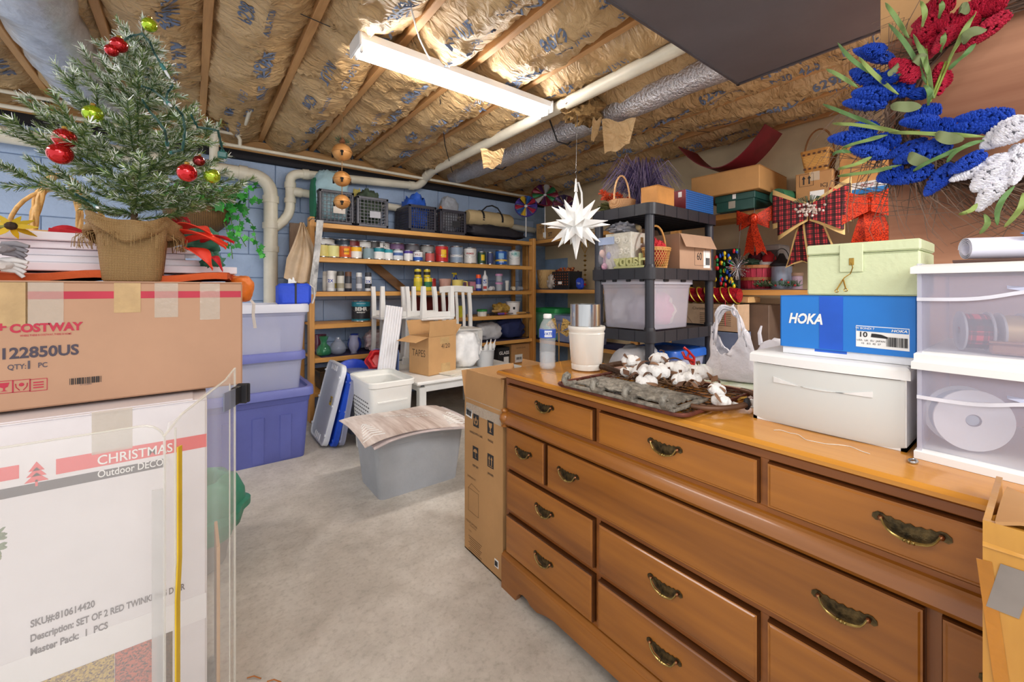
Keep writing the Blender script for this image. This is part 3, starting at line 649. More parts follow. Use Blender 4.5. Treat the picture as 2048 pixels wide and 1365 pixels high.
# bags at the right end
xa, xb = shx(930, SYF+.1), shx(1046, SYF+.1)
MB().blob((0, 0, .075), ((xb-xa)/2, .13, .08), .16, 2.2, 11, 40, 16, flat0=True, sq=.7).build('long_bag', m('2b2931', .6, bump=.4, bs=25), smooth=60, label='long black nylon bag lying under the tan duffel', cat='bag', loc=((xa+xb)/2, SYF+.14, zc))
xa, xb = shx(937, SYF+.12), shx(1026, SYF+.12)
t = thing('duffel_bag', 'tan canvas duffel bag with two black straps on the black bag', 'bag', ((xa+xb)/2, SYF+.17, zc+.145))
hw = (xb-xa)/2
MB().at(Matrix.Rotation(pi/2, 4, 'Y')).lathe([(.02, -hw), (.075, -hw+.005), (.086, -hw+.03), (.09, -.1), (.088, .1), (.085, hw-.03), (.074, hw-.004), (.02, hw)], 22, c=(-.082, 0, 0), wob=.03).build('body', m('cbb489', .85, var=.08, bump=.3), t, smooth=50)
for s in (-1, 1): MB().ribbon([(s*hw*.42, -.088*sin(a), .084+.094*cos(a)) for a in [x*.3-1.0+.2 for x in range(0, 10)]]+[], .026, .004, (1, 0, 0)).build('strap', BLK, t)
for s in (-1, 1): MB().tube([(s*hw*.42+.0, -.05, .165), (s*hw*.25, -.06, .215), (0, -.06, .235), (-s*hw*.0, -.06, .235)], .008, 6).build('carry_handle', BLK, t, smooth=50)
# pinwheels at the shelf corner
def pinwheel(label, loc, r, cols, tilt):
    t = thing('garden_spinner', label, 'spinner', loc, 0, 'foil spinners in the shelf corner', rot=tilt)
    n = 10
    for i in range(n):
        a0, a1 = 2*pi*i/n, 2*pi*(i+.8)/n
        mb = MB(); mb.sheet(lambda u, v, a0=a0, a1=a1: ((.02+(r-.02)*u)*cos(a0+(a1-a0)*v), (.02+(r-.02)*u)*sin(a0+(a1-a0)*v), .02*sin(v*3)), 3, 3, .0015)
        mb.build('vane', m(cols[i % len(cols)], .3, .3, var=.05), t)
    MB().tube([(r*cos(2*pi*i/24), r*sin(2*pi*i/24), 0) for i in range(24)], .008, 6, closed=True).build('ring', m(cols[0], .4, .2), t, smooth=60)
    MB().ball((0, 0, 0), .022, 10, 6).build('hub', m('d8d8d8', .4), t, smooth=60)
    bpy.context.view_layer.update(); q_ = t.matrix_world.inverted(); MB().tube([(0, 0, 0), q_ @ V((loc[0], loc[1], 1.9 if loc[0] > 3.25 else 1.68))], .006, 6).build('stake', m('d8d8d8', .4), t)
pinwheel('round spinner with red green and white vanes, upper of the foil spinners', D(1090, 391, 4.75), .15, ['7a2434', '2f7a4a', 'd8d8d8', '5a2a5a'], (radians(62), .15, -.65))
pinwheel('round spinner with violet and red vanes beside the tan duffel bag', D(1052, 413, 4.6), .12, ['46388a', 'a3263a', '2a5aa0', 'd8b030'], (radians(75), .2, -.8))
pinwheel('dark purple spinner half hidden behind the hanging star', D(1130, 412, 4.5), .13, ['4a2f55', '6a3040', '3a3050'], (radians(70), -.1, -.5))
# spray cans, level three
z3 = SZ[2]+.004
def spray(label, px, y, body, cap, h=.17, r=.026, txt=None, band=None):
    x = shx(px, y); t = thing('spray_can', label, 'spray can', (x, y, z3), 0, 'spray cans on the wooden shelf'); a = toward(x, y)
    MB().lathe([(r*.95, 0), (r, .004), (r, h*.76), (r*.9, h*.79), (r*.6, h*.81)], 16).build('body', m(body, .35, var=.04), t, smooth=40)
    MB().lathe([(r*.97, h*.775), (r*.97, h*.8), (r*.93, h), (r*.5, h+.002)], 16).build('cap', m(cap, .4, var=.03), t, smooth=40)
    if band: patch(r, h*.15, h*.4, a-2, a+2, m(band, .4), t, 'label_band', n=14)
    if txt: ctext(txt, .036, r, h*.5, a, m('2a4aa8', .5, var=0), t, .03)
for lab, px, dy, body, cap, h, r, tx, bd in (('white spray paint with blue 2X, first on its shelf', 661, .05, 'f0f0ee', 'ecebe8', .175, .032, '2X', 'dcdcda'),
    ('spray paint with white body and smoky black top', 681, .06, 'd9d6cc', '4a4a46', .172, .031, None, 'b0a890'), ('dark spray paint with brown cap', 696.5, .05, '35343a', '6e4a36', .17, .029, None, 'a39a92'),
    ('grey spray paint with white cap', 718, .06, '8d8f96', 'e6e6e4', .165, .027, None, 'dadade'), ('white spray paint with blue 2X and black cap', 736.5, .05, 'f0f0f0', '3c3c42', .168, .029, '2X', '35353a'),
    ('white spray paint standing behind the first 2X can', 668, .13, 'e4e2dc', 'd8d6d0', .175, .03, None, 'c9b35a'), ('pale spray paint behind the brown cap can', 652, .1, 'dedad0', 'c8c4ba', .17, .028, None, None)):
    spray(lab, px, SYF+dy, body, cap, h, r, tx, bd)
def oil_can(label, px, y, z, h, c1, c2, r=.04):
    x = shx(px, y); t = thing('stain_can', label, 'can', (x, y, z), 0, 'yellow stain cans on the wooden shelf'); a = toward(x, y)
    MB().lathe([(r*.97, 0), (r, .004), (r, h-.004), (r*.95, h), (r*.85, h-.003)], 18).build('body', m(c1, .4, var=.03), t, smooth=40)
    patch(r, h*.3, h*.7, a-1.8, a+1.8, m(c2, .5), t, 'label', n=12)
    MB().lathe([(r*.86, h-.004), (r*.86, h+.004), (r*.8, h+.005)], 16).build('lid', STEEL, t, smooth=40)
for lab, px, dz, c2 in (('yellow stain can with black label, upper of the pair nearer the spray cans', 835.5, .135, '2b2a26'), ('yellow stain can with black label, upper of the pair nearer the yellow jug', 854, .135, '3a352a'),
                         ('large yellow stain can under the first small one', 836, 0, 'd8c83a'), ('large yellow can with green label behind the chair legs', 856, 0, '2f7a55')):
    oil_can(lab, px, SYF+.07, z3+dz, .078 if dz else .13, 'e6cc30', c2, .033 if dz else .042)
oil_can('small red tin behind the yellow stain cans', 864, SYF+.14, z3, .125, 'b3262a', 'c84038', .04)
def tub(name, label, cat, px, y, z, r0, r1, h, mat, lid=None, n=22, group=None, lidh=.015, t=.0025, x=None):
    x = shx(px, y) if x is None else x; T_ = thing(name, label, cat, (x, y, z), 0, group)
    MB().lathe([(r0, 0), (r1, h-.004), (r1+.003, h-.003), (r1+.003, h), (r1-t, h), (r0-t, .004)], n).build('body', mat, T_, smooth=40)
    if lid: MB().lathe([(r1+.005, h-.008), (r1+.005, h+lidh-.003), (r1, h+lidh)], n).build('lid', lid, T_, smooth=40)
    return T_
tub('clear_bucket', 'clear pinkish plastic measuring bucket on shelf behind chair legs', 'bucket', 890, SYF+.1, z3, .05, .066, .125, m('e8b8a8', .2, var=0, alpha=.55))
t = tub('pitcher', 'pale yellow plastic jug with handle on the third shelf', 'jug', 915, SYF+.06, z3, .05, .06, .115, m('ead677', .4, var=.03)); MB().tube([(.058, -.02, .1), (.095, -.035, .095), (.098, -.035, .05), (.07, -.025, .03)], .008, 7).build('handle', m('ead677', .4, var=.03), t, smooth=50)
t = thing('spray_bottle', 'navy blue spray bottle with yellow trigger behind the yellow jug', 'bottle', (shx(911, SYF+.16), SYF+.16, z3)); MB().lathe([(.032, 0), (.036, .01), (.036, .1), (.014, .15), (.013, .17)], 14).build('body', m('24428e', .3), t, smooth=40); MB().box((0, 0, .18), (.026, .026, .03), b=.006).box((-.03, -.015, .185), (.045, .016, .014), b=.004).box((-.028, -.014, .165), (.008, .012, .03)).build('trigger_head', m('e8d23a', .4), t)
carton('pink_bin', 'dusty pink plastic bin behind the green lidded tub', 'bin', (shx(943, SYF+.17), SYF+.17, z3), .12, .14, .1, 0, m('d891a0', .5), tape=False)
tub('food_tub', 'flat clear tub with green lid in front of the pink bin', 'tub', 937, SYF+.07, z3, .048, .052, .035, m('c8d8b0', .3, var=0, alpha=.7), m('7fbf7a', .4))
spray('spray can with orange cap and blue body', 957, SYF+.06, '3a4aa8', 'e8551e', .175, .03, None, 'd8d8e8')
t = thing('adhesive_bottle', 'tall white bottle with blue swirl beside the orange capped spray', 'bottle', (shx(970, SYF+.06), SYF+.06, z3)); MB().lathe([(.03, 0), (.033, .01), (.033, .15), (.012, .18), (.011, .21), (.004, .225)], 16).build('body', m('eceef2', .35), t, smooth=40); a = toward(shx(970, SYF), SYF); ctext('S', .07, .033, .1, a, m('2a5ab4', .5, var=0), t, .03); patch(.0335, .02, .05, a-.6, a+.6, m('c83a34', .4), t, 'label_band')
tub('screw_jar', 'clear jar with pink lid stacked on another pink lidded jar', 'jar', 998, SYF+.06, z3+.1, .034, .037, .075, CLEARB, m('e3a2cf', .4)); tub('screw_jar', 'lower clear jar with pink lid and white label', 'jar', 998, SYF+.06, z3, .036, .038, .08, CLEARB, m('e3a2cf', .4))
tub('paper_tube', 'slim white tube standing near the shelf end post', 'tube', 1014, SYF+.06, z3, .018, .02, .1, m('e9e8e2', .5), m('f4f4f2', .4))
for i, (px, dy, rz, lab) in enumerate(((984, .06, .5, 'white plastic pipe elbow lying before the pink lidded jars'), (1026, .08, 1.2, 'cream pipe fitting lying near the end post'), (1040, .07, .2, 'grey short pipe coupling beside the end post'))):
    o = MB().at(RZ(rz) @ Matrix.Rotation(pi/2, 4, 'Y')).lathe([(.022, -.035), (.025, -.03), (.025, -.01), (.021, -.008), (.021, .01), (.025, .012), (.025, .03), (.018, .035)], 14, c=(-.025, 0, 0)).build('pipe_fitting', m(('e8e8ea', 'dcc9a8', 'a9acb4')[i], .4), smooth=40, label=lab, cat='pipe fitting', loc=(shx(px, SYF+dy), SYF+dy, z3))
carton('white_carton', 'small white carton lying under the pipe elbow', 'box', (shx(984, SYF+.05), SYF+.1, z3), .09, .07, .03, .1, WHITE, tape=False)
# level four
z4 = SZ[3]
t = paint_can('large black and teal gallon paint can standing alone on its shelf', shx(722, SYF+.12), SYF+.12, z4, .083, .192, '26262b', '26262b', '1c7f92', (.66, .94)); a = toward(shx(722, SYF), SYF)
ctext('BEHR', .045, .083, .115, a, m('e6e4dc', .5, var=0), t, .03); ctext('MARQUEE', .016, .083, .085, a, m('e6e4dc', .5, var=0), t, .01); ctext('PREMIUM PLUS', .012, .083, .165, a, WHITE, t); patch(.0825, .012, .026, a-2, a+2, m('1c7f92', .4), t, 'label_band', n=14)
MB().box((0, 0, .11), (.5, .012, .2), b=.002).build('red_board', m('7a2a2c', .6), label='dark red board standing at the back of the shelf behind the chairs', cat='board', loc=(2.1, SYF+.36, z4))
t = tub('yellow_cup', 'bright yellow plastic cup on shelf beside the chair back', 'cup', 922, SYF+.06, z4, .032, .042, .12, m('e6e43a', .4))
tub('cream_jar', 'white jar with green lid on the fourth shelf', 'jar', 964, SYF+.07, z4, .052, .054, .06, m('f0efea', .4), m('2f9a4a', .4))
t = tub('plastic_pail', 'white plastic pail with a small black mark near the end post', 'bucket', 1026, SYF+.13, z4, .068, .085, .15, PLW); MB().tube([(.085*cos(a_), .085*sin(a_), .14) for a_ in [i*.4-2.9 for i in range(10)]], .002, 5).build('bail_handle', STEEL, t); patch(.078, .06, .09, CAMA-.2, CAMA+.1, INK, t, 'sticker', r2=.08)
cloth('sponge_bag', 'clear bag of yellow brown sponges beside the white pail', (shx(1002, SYF+.15), SYF+.15, z4), (.1, .07, .065), m('d8b04a', .5, h2='8a6a3a', vs=30, bump=.6), .3, 3, 21)
def handtool(label, px, dy, L1, hcol, head, rz, z=z4, cat='tool', name='hand_tool'):
    t = thing(name, label, cat, (shx(px, SYF+dy), SYF+dy, z+.018), rz, 'hand tools on the fourth shelf')
    MB().at(Matrix.Rotation(pi/2, 4, 'Y')).lathe([(.006, -L1/2), (.014, -L1/2+.01), (.012, 0), (.015, L1/2-.03), (.008, L1/2)], 10).build('handle', m(hcol, .45), t, smooth=50)
    MB().box((L1/2+.03, 0, 0), (.07, .03, .012), b=.003).build('blade', m(head, .3, .6), t)
handtool('tool with dark handle lying before the sponges', 985, .05, .1, '2a2a2e', '3a3a3e', .3); handtool('putty knife with purple handle on the fourth shelf', 1003, .04, .1, '6a4aa0', '9a9aa0', -.1); handtool('tool with tan wooden handle on the fourth shelf', 993, .08, .13, 'd9b478', 'b58a50', .1, z4+.03); handtool('scraper with red handle in front of the white pail', 1012, .035, .06, 'c8352e', '8a8a90', 0); handtool('hammer with wooden handle beside the end post', 1042, .06, .14, 'cda465', '6a6a6e', -.1)
tub('measuring_spoon', 'white plastic scoop lying beside the green lidded jar', 'scoop', 938, SYF+.06, z4, .02, .026, .03, PLW)
# level five: vases
z5 = SZ[4]+.004
def vase(label, px, y, prof, hex_, z=z5, alpha=.34, n=22):
    mt = m(hex_, .05, var=0, alpha=alpha, coat=1)
    inner = [(max(r-.004, .003), zz+.004 if i == 0 else zz) for i, (r, zz) in enumerate(prof)]
    return MB().lathe(prof+list(reversed(inner)), n).build('glass_vase', mt, smooth=50, label=label, cat='vase', loc=(shx(px, y), y, z), group='glass vases on the fifth shelf')
vase('green glass vase with round body and flared neck', 647.5, SYF+.1, [(.04, 0), (.058, .012), (.062, .04), (.05, .075), (.026, .1), (.024, .12), (.042, .165)], '3f9a68', alpha=.45)
vase('round clear bubble vase with narrow pinched neck', 676, SYF+.1, [(.035, 0), (.062, .02), (.07, .055), (.055, .095), (.03, .12), (.018, .15)], 'c8d0e4', alpha=.28)
vase('clear hurricane shaped vase in front of a blue vase', 707.5, SYF+.08, [(.028, 0), (.026, .012), (.045, .05), (.047, .085), (.036, .13), (.044, .158)], 'c8cae4', alpha=.28)
vase('round cobalt blue vase behind the clear hurricane vase', 709, SYF+.2, [(.035, 0), (.058, .03), (.066, .07), (.055, .11), (.03, .14), (.04, .16)], '2c4cc0', alpha=.75)
vase('dark ruby glass vase behind the green vase', 641, SYF+.24, [(.03, 0), (.05, .04), (.045, .1), (.05, .17)], '6e2a44', alpha=.75)
cloth('plastic_bag', 'crumpled pink and white striped plastic bag on the vase shelf', (shx(752, SYF+.12), SYF+.14, z5), (.095, .1, .095), m('d8b0ae', .45, h2='efe6e4', vs=18, stretch=(1, 1, 4), bump=.6, bs=14), .25, 2.5, 22, 'bag')
cloth('plastic_bag', 'white grocery bag slumped before the navy bag on the fifth shelf', (shx(975, SYF+.15), SYF+.15, z5), (.16, .11, .10), m('e6e8ee', .3, bump=.7, bs=14, alpha=.9), .18, 2.2, 23, 'bag')
cloth('navy_bag', 'navy blue nylon bag folded at the end of the fifth shelf', (shx(1018, SYF+.16), SYF+.16, z5), (.19, .13, .125), m('26305e', .7, bump=.5, bs=14), .18, 2.2, 24, 'bag')
# bottom level
z6 = SZ[5]
t = thing('wicker_box', 'dark brown woven wicker basket on the lowest shelf', 'basket', (shx(662, SYF+.13), SYF+.15, z6)); WV = weave('6e5230', '2e2212', 26, 70); mb = MB(); hollow(mb, [(.2, .2, .01, 0), (.22, .21, .01, .15)], .008); mb.build('body', WV, t); MB().tube([(x, y, .152) for x, y in rrect(.222, .212, .012)], .006, 6, closed=True).build('rim', m('5a4226', .7, bump=.4), t, smooth=60)
carton('black_carton', 'black box lettered GLASS at the foot of the pine shelf', 'box', (shx(999, SYF+.12), SYF+.16, z6), .16, .26, .2, 0, m('2a2a2c', .6), tape=False); o = bpy.data.objects['black_carton']
text('GLASS', .05, (-.0, -.13, .14), (1, 0, 0), (0, 0, 1), WHITE, o, .02); decal(o, 'label', (.03, -.13, .06), (1, 0, 0), (0, 0, 1), .07, .07, LABEL)
o = carton('carton', 'brown carton with shipping label beside the black glass box', 'box', (shx(1032, SYF+.12), SYF+.16, z6), .27, .26, .225, 0, CARD2)
text('16-9-63 (5ml)', .025, (0, -.13, .18), (1, 0, 0), (0, 0, 1), INK, o); decal(o, 'label', (-.03, -.13, .06), (1, 0, 0), (0, 0, 1), .11, .09, LABEL); barcode(o, (-.03, -.1307, .06), (1, 0, 0), (0, 0, 1), .08, .03)
cloth('dark_bag', 'black mesh bag lying low under the vase shelf', (shx(715, SYF+.1), SYF+.12, z6), (.16, .1, .1), m('3a3a42', .5, bump=.5), .3, 3, 25, 'bag')
# hanging bag and painted board at the shelf's left post
t = MB().sheet(lambda u, v: (.7+.015*sin(v*3)+(u-.5)*(.02+.21*min(1, v*1.5))-.02*v, SYF-.06-.05*sin(u*pi)*min(1, v*2)-.012*sin(u*19+v*3), 1.63-.45*v-.03*sin(u*pi)*v+.02*abs(u-.5)), 22, 18, .003).build('plastic_bag', m('cdb291', .3, var=.1, bump=.5, bs=20, alpha=.85), smooth=60, label='tan plastic bag hanging from a hook on the shelf post', cat='bag')
t = thing('painted_board', 'long narrow board with peeling white and dark paint hanging before the tan bag', 'board', (shx(636, SYF-.13), SYF-.13, 1.06))
MB().sheet(lambda u, v: (-.035+.06*u+.028*sin(v*2.6)*(1-.5*u)-.04+.05*v*v, 0, .6*v), 6, 14, .012).build('board', m('e8e6e2', .5, h2='55565a', vs=14, stretch=(1, 1, .5)), t, smooth=40)
MB().tube([(-.02, 0, .6), (-.03, .06, .62), (-.05, .1, .6)], .004, 5).build('hook', STEEL, t)
MB().box((0, 0, .36), (.085, .02, .72), b=.003).build('trim_board', wood('8a6a4c', '5e4632', 'Z', 8), label='brown wooden board leaning on the block wall beside the shelf', cat='board', loc=(.72, 4.12, .97))
# ------------------------------------------------------------------ children's table, chairs and what is on and round them
WP = m('f0efec', .45, var=.03)
TX0, TX1, TY0, TY1 = 1.235, 2.22, 2.69, 3.62
t = thing('childs_table', 'low white painted table loaded with boxes and upturned chairs', 'table', ((TX0+TX1)/2, (TY0+TY1)/2, 0)); hx, hy = (TX1-TX0)/2, (TY1-TY0)/2
MB().box((0, 0, .438), (hx*2, hy*2, .024), b=.006).build('tabletop', WP, t)
for sx in (-1, 1):
    for sy in (-1, 1): MB().box((sx*(hx-.06), sy*(hy-.06), .2), (.055, .055, .4), b=.005).build('leg', WP, t)
for sy in (-1, 1): MB().box((0, sy*(hy-.055), .395), (hx*2-.16, .02, .06), b=.003).build('apron', WP, t)
for sx in (-1, 1): MB().box((sx*(hx-.055), 0, .395), (.02, hy*2-.16, .06), b=.003).build('apron', WP, t)
def kid_chair(label, loc, rot):
    t = thing('childs_chair', label, 'chair', loc, group='white childrens chairs', rot=rot)
    MB().box((0, 0, .27), (.31, .29, .022), b=.006).build('seat', WP, t)
    for sx in (-1, 1):
        MB().loft([[(sx*.135+a, -.125+b_, z) for a, b_ in ((-.018-e, -.018-e), (.018+e, -.018-e), (.018+e, .018+e), (-.018-e, .018+e))] for z, e in ((0, -.003), (.12, 0), (.26, .004))]).build('leg', WP, t)
        MB().loft([[(sx*.135+a, .13+o_+b_, z) for a, b_ in ((-.017, -.016), (.017, -.016), (.017, .016), (-.017, .016))] for z, o_ in ((0, .035), (.1, .012), (.26, 0), (.45, .01), (.64, .045))]).build('back_post', WP, t)
    for y in (-.125, .125): MB().box((0, y, .235), (.24, .018, .045), b=.003).build('apron', WP, t)
    for x in (-.07, 0, .07): MB().loft([[(x+a, .13+o_+b_, z) for a, b_ in ((-.014, -.006), (.014, -.006), (.014, .006), (-.014, .006))] for z, o_ in ((.28, 0), (.45, .01), (.62, .042))]).build('slat', WP, t)
    MB().sheet(lambda u, v: (-.17+.34*u, .168+.02*v+.012*sin(u*pi)-.01, .61+.06*v+.012*sin(u*pi)), 8, 2, .02).build('top_rail', WP, t, smooth=40)
    return t
kid_chair('white childs chair upside down on the low table, nearer one with carton before it', (1.615, 3.26, 1.125), (0, pi, radians(4)))
kid_chair('white childs chair upside down at the table end beside the foam panel', (1.40, 3.53, 1.125), (0, pi, radians(-4)))
kid_chair('white childs chair standing upright on the low table beside the upturned ones', (2.04, 3.45, .452), (0, 0, radians(-12)))
def open_carton(name, label, loc, w_, d_, h_, rz, mat, flaps, th=.005, cat='box'):
    t = thing(name, label, cat, loc, rz); mb = MB()
    mb.box((0, -d_/2+th/2, h_/2), (w_, th, h_)).box((0, d_/2-th/2, h_/2), (w_, th, h_)).box((-w_/2+th/2, 0, h_/2), (th, d_-2*th, h_)).box((w_/2-th/2, 0, h_/2), (th, d_-2*th, h_)).box((0, 0, th/2), (w_, d_, th))
    mb.build('body', mat, t)
    for side, ang, ln in flaps:    # ang from straight up, outward positive
        a = radians(ang); W = (w_ if side in 'fb' else d_)-.006
        base = {'f': ((0, -d_/2, h_), (1, 0, 0), (0, -sin(a), cos(a))), 'b': ((0, d_/2, h_), (-1, 0, 0), (0, sin(a), cos(a))), 'l': ((-w_/2, 0, h_), (0, -1, 0), (-sin(a), 0, cos(a))), 'r': ((w_/2, 0, h_), (0, 1, 0), (sin(a), 0, cos(a)))}[side]
        MB().at(frame(*base)).box((0, ln/2+.001, 0), (W, ln, th*.8), b=.001).build('flap', mat, t)
    return t
t = open_carton('open_carton', 'open cardboard carton marked TAPES on the low white table', (1.50, 3.0-.02, .451), .27, .24, .29, radians(12), CARD, (('f', 5, .12), ('b', 20, .12), ('l', 105, .12), ('r', 40, .1)))
text('TAPES', .075, (-.135, -.0, .16), (0, -1, 0), (0, 0, 1), m('5a4632', .8, var=0), t, sx=.8); text('4/20', .05, (.03, -.12, .21), (1, 0, 0), (0, 0, 1), m('5a4632', .8, var=0), t); decal(t, 'packing_tape', (.02, -.12, .255), (1, 0, 0), (0, 0, 1), .09, .05, TAPE); decal(t, 'packing_tape', (.03, -.12, .04), (1, 0, 0), (0, 0, 1), .09, .08, TAPE)
cloth('plastic_bag', 'white plastic bag bulging on the table beside the marked carton', (1.78, 3.0, .452), (.14, .14, .15), m('f4f5f6', .35, bump=.7, bs=14), .16, 2.0, 26, 'bag')
t = tub('mixing_bucket', 'clear mixing bucket holding white caulk tubes on the low table', 'bucket', 970, 2.93, .451, .068, .08, .14, m('d9dcdf', .2, var=0, alpha=.6)); 
for k_ in range(4): MB().tube([(.0, .078*0, 0), (0, 0, 0)], .001, 3)
MB().tube([(.081*cos(2*pi*i/20), .081*sin(2*pi*i/20), .139) for i in range(20)], .004, 5, closed=True).build('rim', m('c9ccd0', .3), t, smooth=60)
for i, (dx, dy, rx, ry) in enumerate(((-.03, 0, .15, -.25), (.02, -.02, -.1, .2), (.04, .03, .1, .35), (0, .03, .3, 0))):
    o = MB().lathe([(.018, 0), (.02, .01), (.02, .17), (.006, .19), (.004, .22)], 12).build('caulk_tube', m('f0f0ee', .4), smooth=40, label='white caulk tube '+('leaning left', 'nearest the front', 'leaning right', 'at the back')[i]+' in the clear mixing bucket', cat='tube', group='caulk tubes in the bucket', loc=(t.location.x+dx, 2.93+dy, .46), rot=(rx, ry, 0))
for i in range(5):
    MB().box((0, 0, 0), (.28, .2, .006), b=.001).build('paper_sheet', m('e6e0d2', .7), label=('lower', 'upper')[i]+' yellowed paper lying loose on the low white table', cat='paper', group='papers on the low table', loc=(1.62+.03*R.random()+(.25 if i > 2 else 0), 2.84+.02*i, .4535+.0065*i), rot=(0, 0, R.random()*.5)) if i in (0, 1) else None
# laundry hamper, leaning lids
t = thing('laundry_hamper', 'white plastic laundry hamper with perforated side standing on the floor', 'hamper', (1.035, 2.83, 0)); HM = m('f1f1ec', .4, var=.02)
mb = MB(); hollow(mb, [(.25, .36, .03, 0), (.29, .42, .04, .46), (.29, .42, .04, .462), (.315, .455, .05, .47), (.318, .458, .05, .5), (.31, .45, .05, .505)], .006); mb.build('tub', HM, t, smooth=30)
mb = MB()
for i in range(9):
    for j in range(10):
        z = .12+.027*j; y = -.15+.0375*i+(.018 if j % 2 else 0); x = -.125-.02*(z/.46)-.0008
        mb.box((x, y, z), (.0022, .022, .008))
mb.build('vent_slots', m('6f6f6c', .8, var=0), t, kind='stuff'); MB().box((.0, -.205, .37), (.2, .004, .012), b=.001).build('embossed_rib', HM, t)
def lid_panel(label, mat, x0, tilt, L_=.56, W=.4, y=3.24, z=.012, sticker=False, rz=0):
    t = thing('bin_lid', label, 'lid', (x0, y, z), 0, 'loose bin lids leaning on the hamper', rot=(0, radians(tilt), rz)); mb = MB()
    T_ = frame((0, 0, L_/2), (0, -1, 0), (0, 0, 1)); mb.at(T_)   # face towards -X
    mb.loft([[(x, y_, z_) for x, y_ in rrect(a, b_, .05)] for a, b_, z_ in ((W, L_, -.02), (W, L_, .01), (W-.02, L_-.02, .014), (W-.03, L_-.03, .006), (.06, .06, .006))])
    mb.build('panel', mat, t, smooth=35)
    mb = MB().at(T_)
    for sx in (-1, 1):
        for yk in (-.2, 0, .2): mb.box((sx*(W/2-.012), yk, .014), (.02, .012, .012))
    for yk in (-1, 1):
        for xk in (-.06, -.02, .02, .06): mb.box((xk, yk*(L_/2-.035), .01), (.008, .04, .01))
    mb.build('clip_ribs', mat, t, kind='stuff')
    if sticker: decal(t, 'warning_sticker', (-.0068, -.1, .3), (0, -1, 0), (0, 0, 1), .05, .06, m('f0c81e', .5, var=0)); decal(t, 'pictogram', (-.0078, -.1, .305), (0, -1, 0), (0, 0, 1), .028, .03, m('33302a', .5, h2='d8d8d0', vs=60))
    return t
lid_panel('white plastic bin lid with yellow warning sticker leaning on hamper', m('e6e9ee', .35, var=.02), .715, 14, sticker=True)
lid_panel('bright blue bin lid leaning behind the white lid', m('1f4fc8', .35), .765, 13, .5, .42, y=3.2)
lid_panel('frosted clear bin lid leaning nearest the hamper', FROSTB, .81, 10, .48, .4, y=3.18)
# pile behind the hamper
tote('storage_bin', 'grey storage bin half hidden behind the hamper', 'bin', (1.10, 3.38, 0), .36, .36, .45, m('8d93a6', .4), m('7f88a8', .4), handle=False)
t = thing('blue_tub', 'blue grey ribbed plastic tub tipped on its side behind the hamper', 'tub', PY(772, 722, 3.33)+V((0, 0, -.03)), rot=(radians(78), 0, radians(-25))); mb = MB(); hollow(mb, [(.14, .16, .02, 0), (.2, .23, .03, .09), (.215, .245, .03, .1)], .004); mb.build('tub', m('7d95cc', .4), t, smooth=35)
t = thing('cake_pan', 'red plastic scalloped pan standing on edge behind the hamper', 'pan', PY(757, 722, 3.25)+V((0, 0, 0)), rot=(radians(60), 0, radians(-20))); RP = m('d8282e', .35)
MB().loft([[(.09*s*(1+.08*cos(6*a))*cos(a), .09*s*(1+.08*cos(6*a))*sin(a), z) for a in [2*pi*i/36 for i in range(36)]] for s, z in ((1.05, -.01), (1.1, 0), (1, .004), (.86, .03), (.8, .045), (.62, .048), (.5, .02), (.3, .018))]).build('pan', RP, t, smooth=40)
t = thing('blue_bowl', 'cobalt blue plastic bowl behind the leaning lids', 'bowl', PY(705, 741, 3.35)+V((0, 0, -.03)), rot=(radians(40), 0, radians(-20))); MB().lathe([(.06, -.05), (.1, -.02), (.125, .03), (.13, .032), (.12, .028), (.09, -.018), (.05, -.045)], 24).build('bowl', m('2348c8', .35), t, smooth=50)
# ribbed foam panel leaning among the chairs
t = thing('foam_panel', 'white ribbed foam panel leaning against the upturned chairs', 'panel', (1.105, 3.10, .0), rot=(radians(-3), radians(9), 0))
mb = MB(); n = 7; pr = [(-.07+.14*i/(n*4), -.008*abs(sin(pi*i/4))-.004) for i in range(n*4+1)]; pr = pr+[(.07, .008), (-.07, .008)]
mb.loft([[(x, y, z) for x, y in pr] for z in (.0, .98)]); mb.build('panel', m('ececf0', .5, var=.02), t, smooth=30)
# grey tote with the printed mats
tote('storage_tote', 'grey plastic tote with no lid standing on the open floor', 'tote', (1.0, 2.28, 0), .54, .36, .325, m('a2a6ac', .42, var=.05, bump=.1), None, taper=.85, ribs=0)
t = thing('printed_mat', 'wood grain printed mat with white lettering draped over grey tote', 'mat', (1.0, 2.29, .33), radians(-2))
def drape(u, v, dz=0): return (-.33+.62*u, -.27+.52*v, dz+.012*sin(u*pi)*1.2+.016*sin(v*pi+.4)-.05*max(0, u-.82)*2-.02*max(0, .12-u)*4+.012*sin(u*5+v*2)+.004)
MATM = wood('b59f92', '6e564a', 'Y', 10, .6)
MB().sheet(lambda u, v: drape(u, v), 26, 14, .004).build('mat', wood('eee4de', 'a48a7c', 'Y', 9, .55), t, smooth=60)
MB().sheet(lambda u, v: tuple(V(drape(u, v))+V((.04, -.02, -.012))), 26, 14, .004).build('lower_mat', m('cfc2c2', .6), t, smooth=60)
def dtext(s, size, cx, cy, rot):
    me = txtmesh(s, WHITE, .0); mb = MB(); vv = []
    for v_ in me.vertices:
        x = cx+size*(v_.co.x*cos(rot)-v_.co.y*sin(rot)); y = cy+size*(v_.co.x*sin(rot)+v_.co.y*cos(rot)); q = drape((x+.33)/.62, (y+.27)/.52); vv.append((x, y, q[2]+.0045))
    mb.add(vv, [tuple(p.vertices) for p in me.polygons]); mb.build('lettering', WHITE, t)
dtext('Peace on', .07, .0, .06, -.05); dtext('Earth', .07, .05, -.02, -.05)
mb = MB()
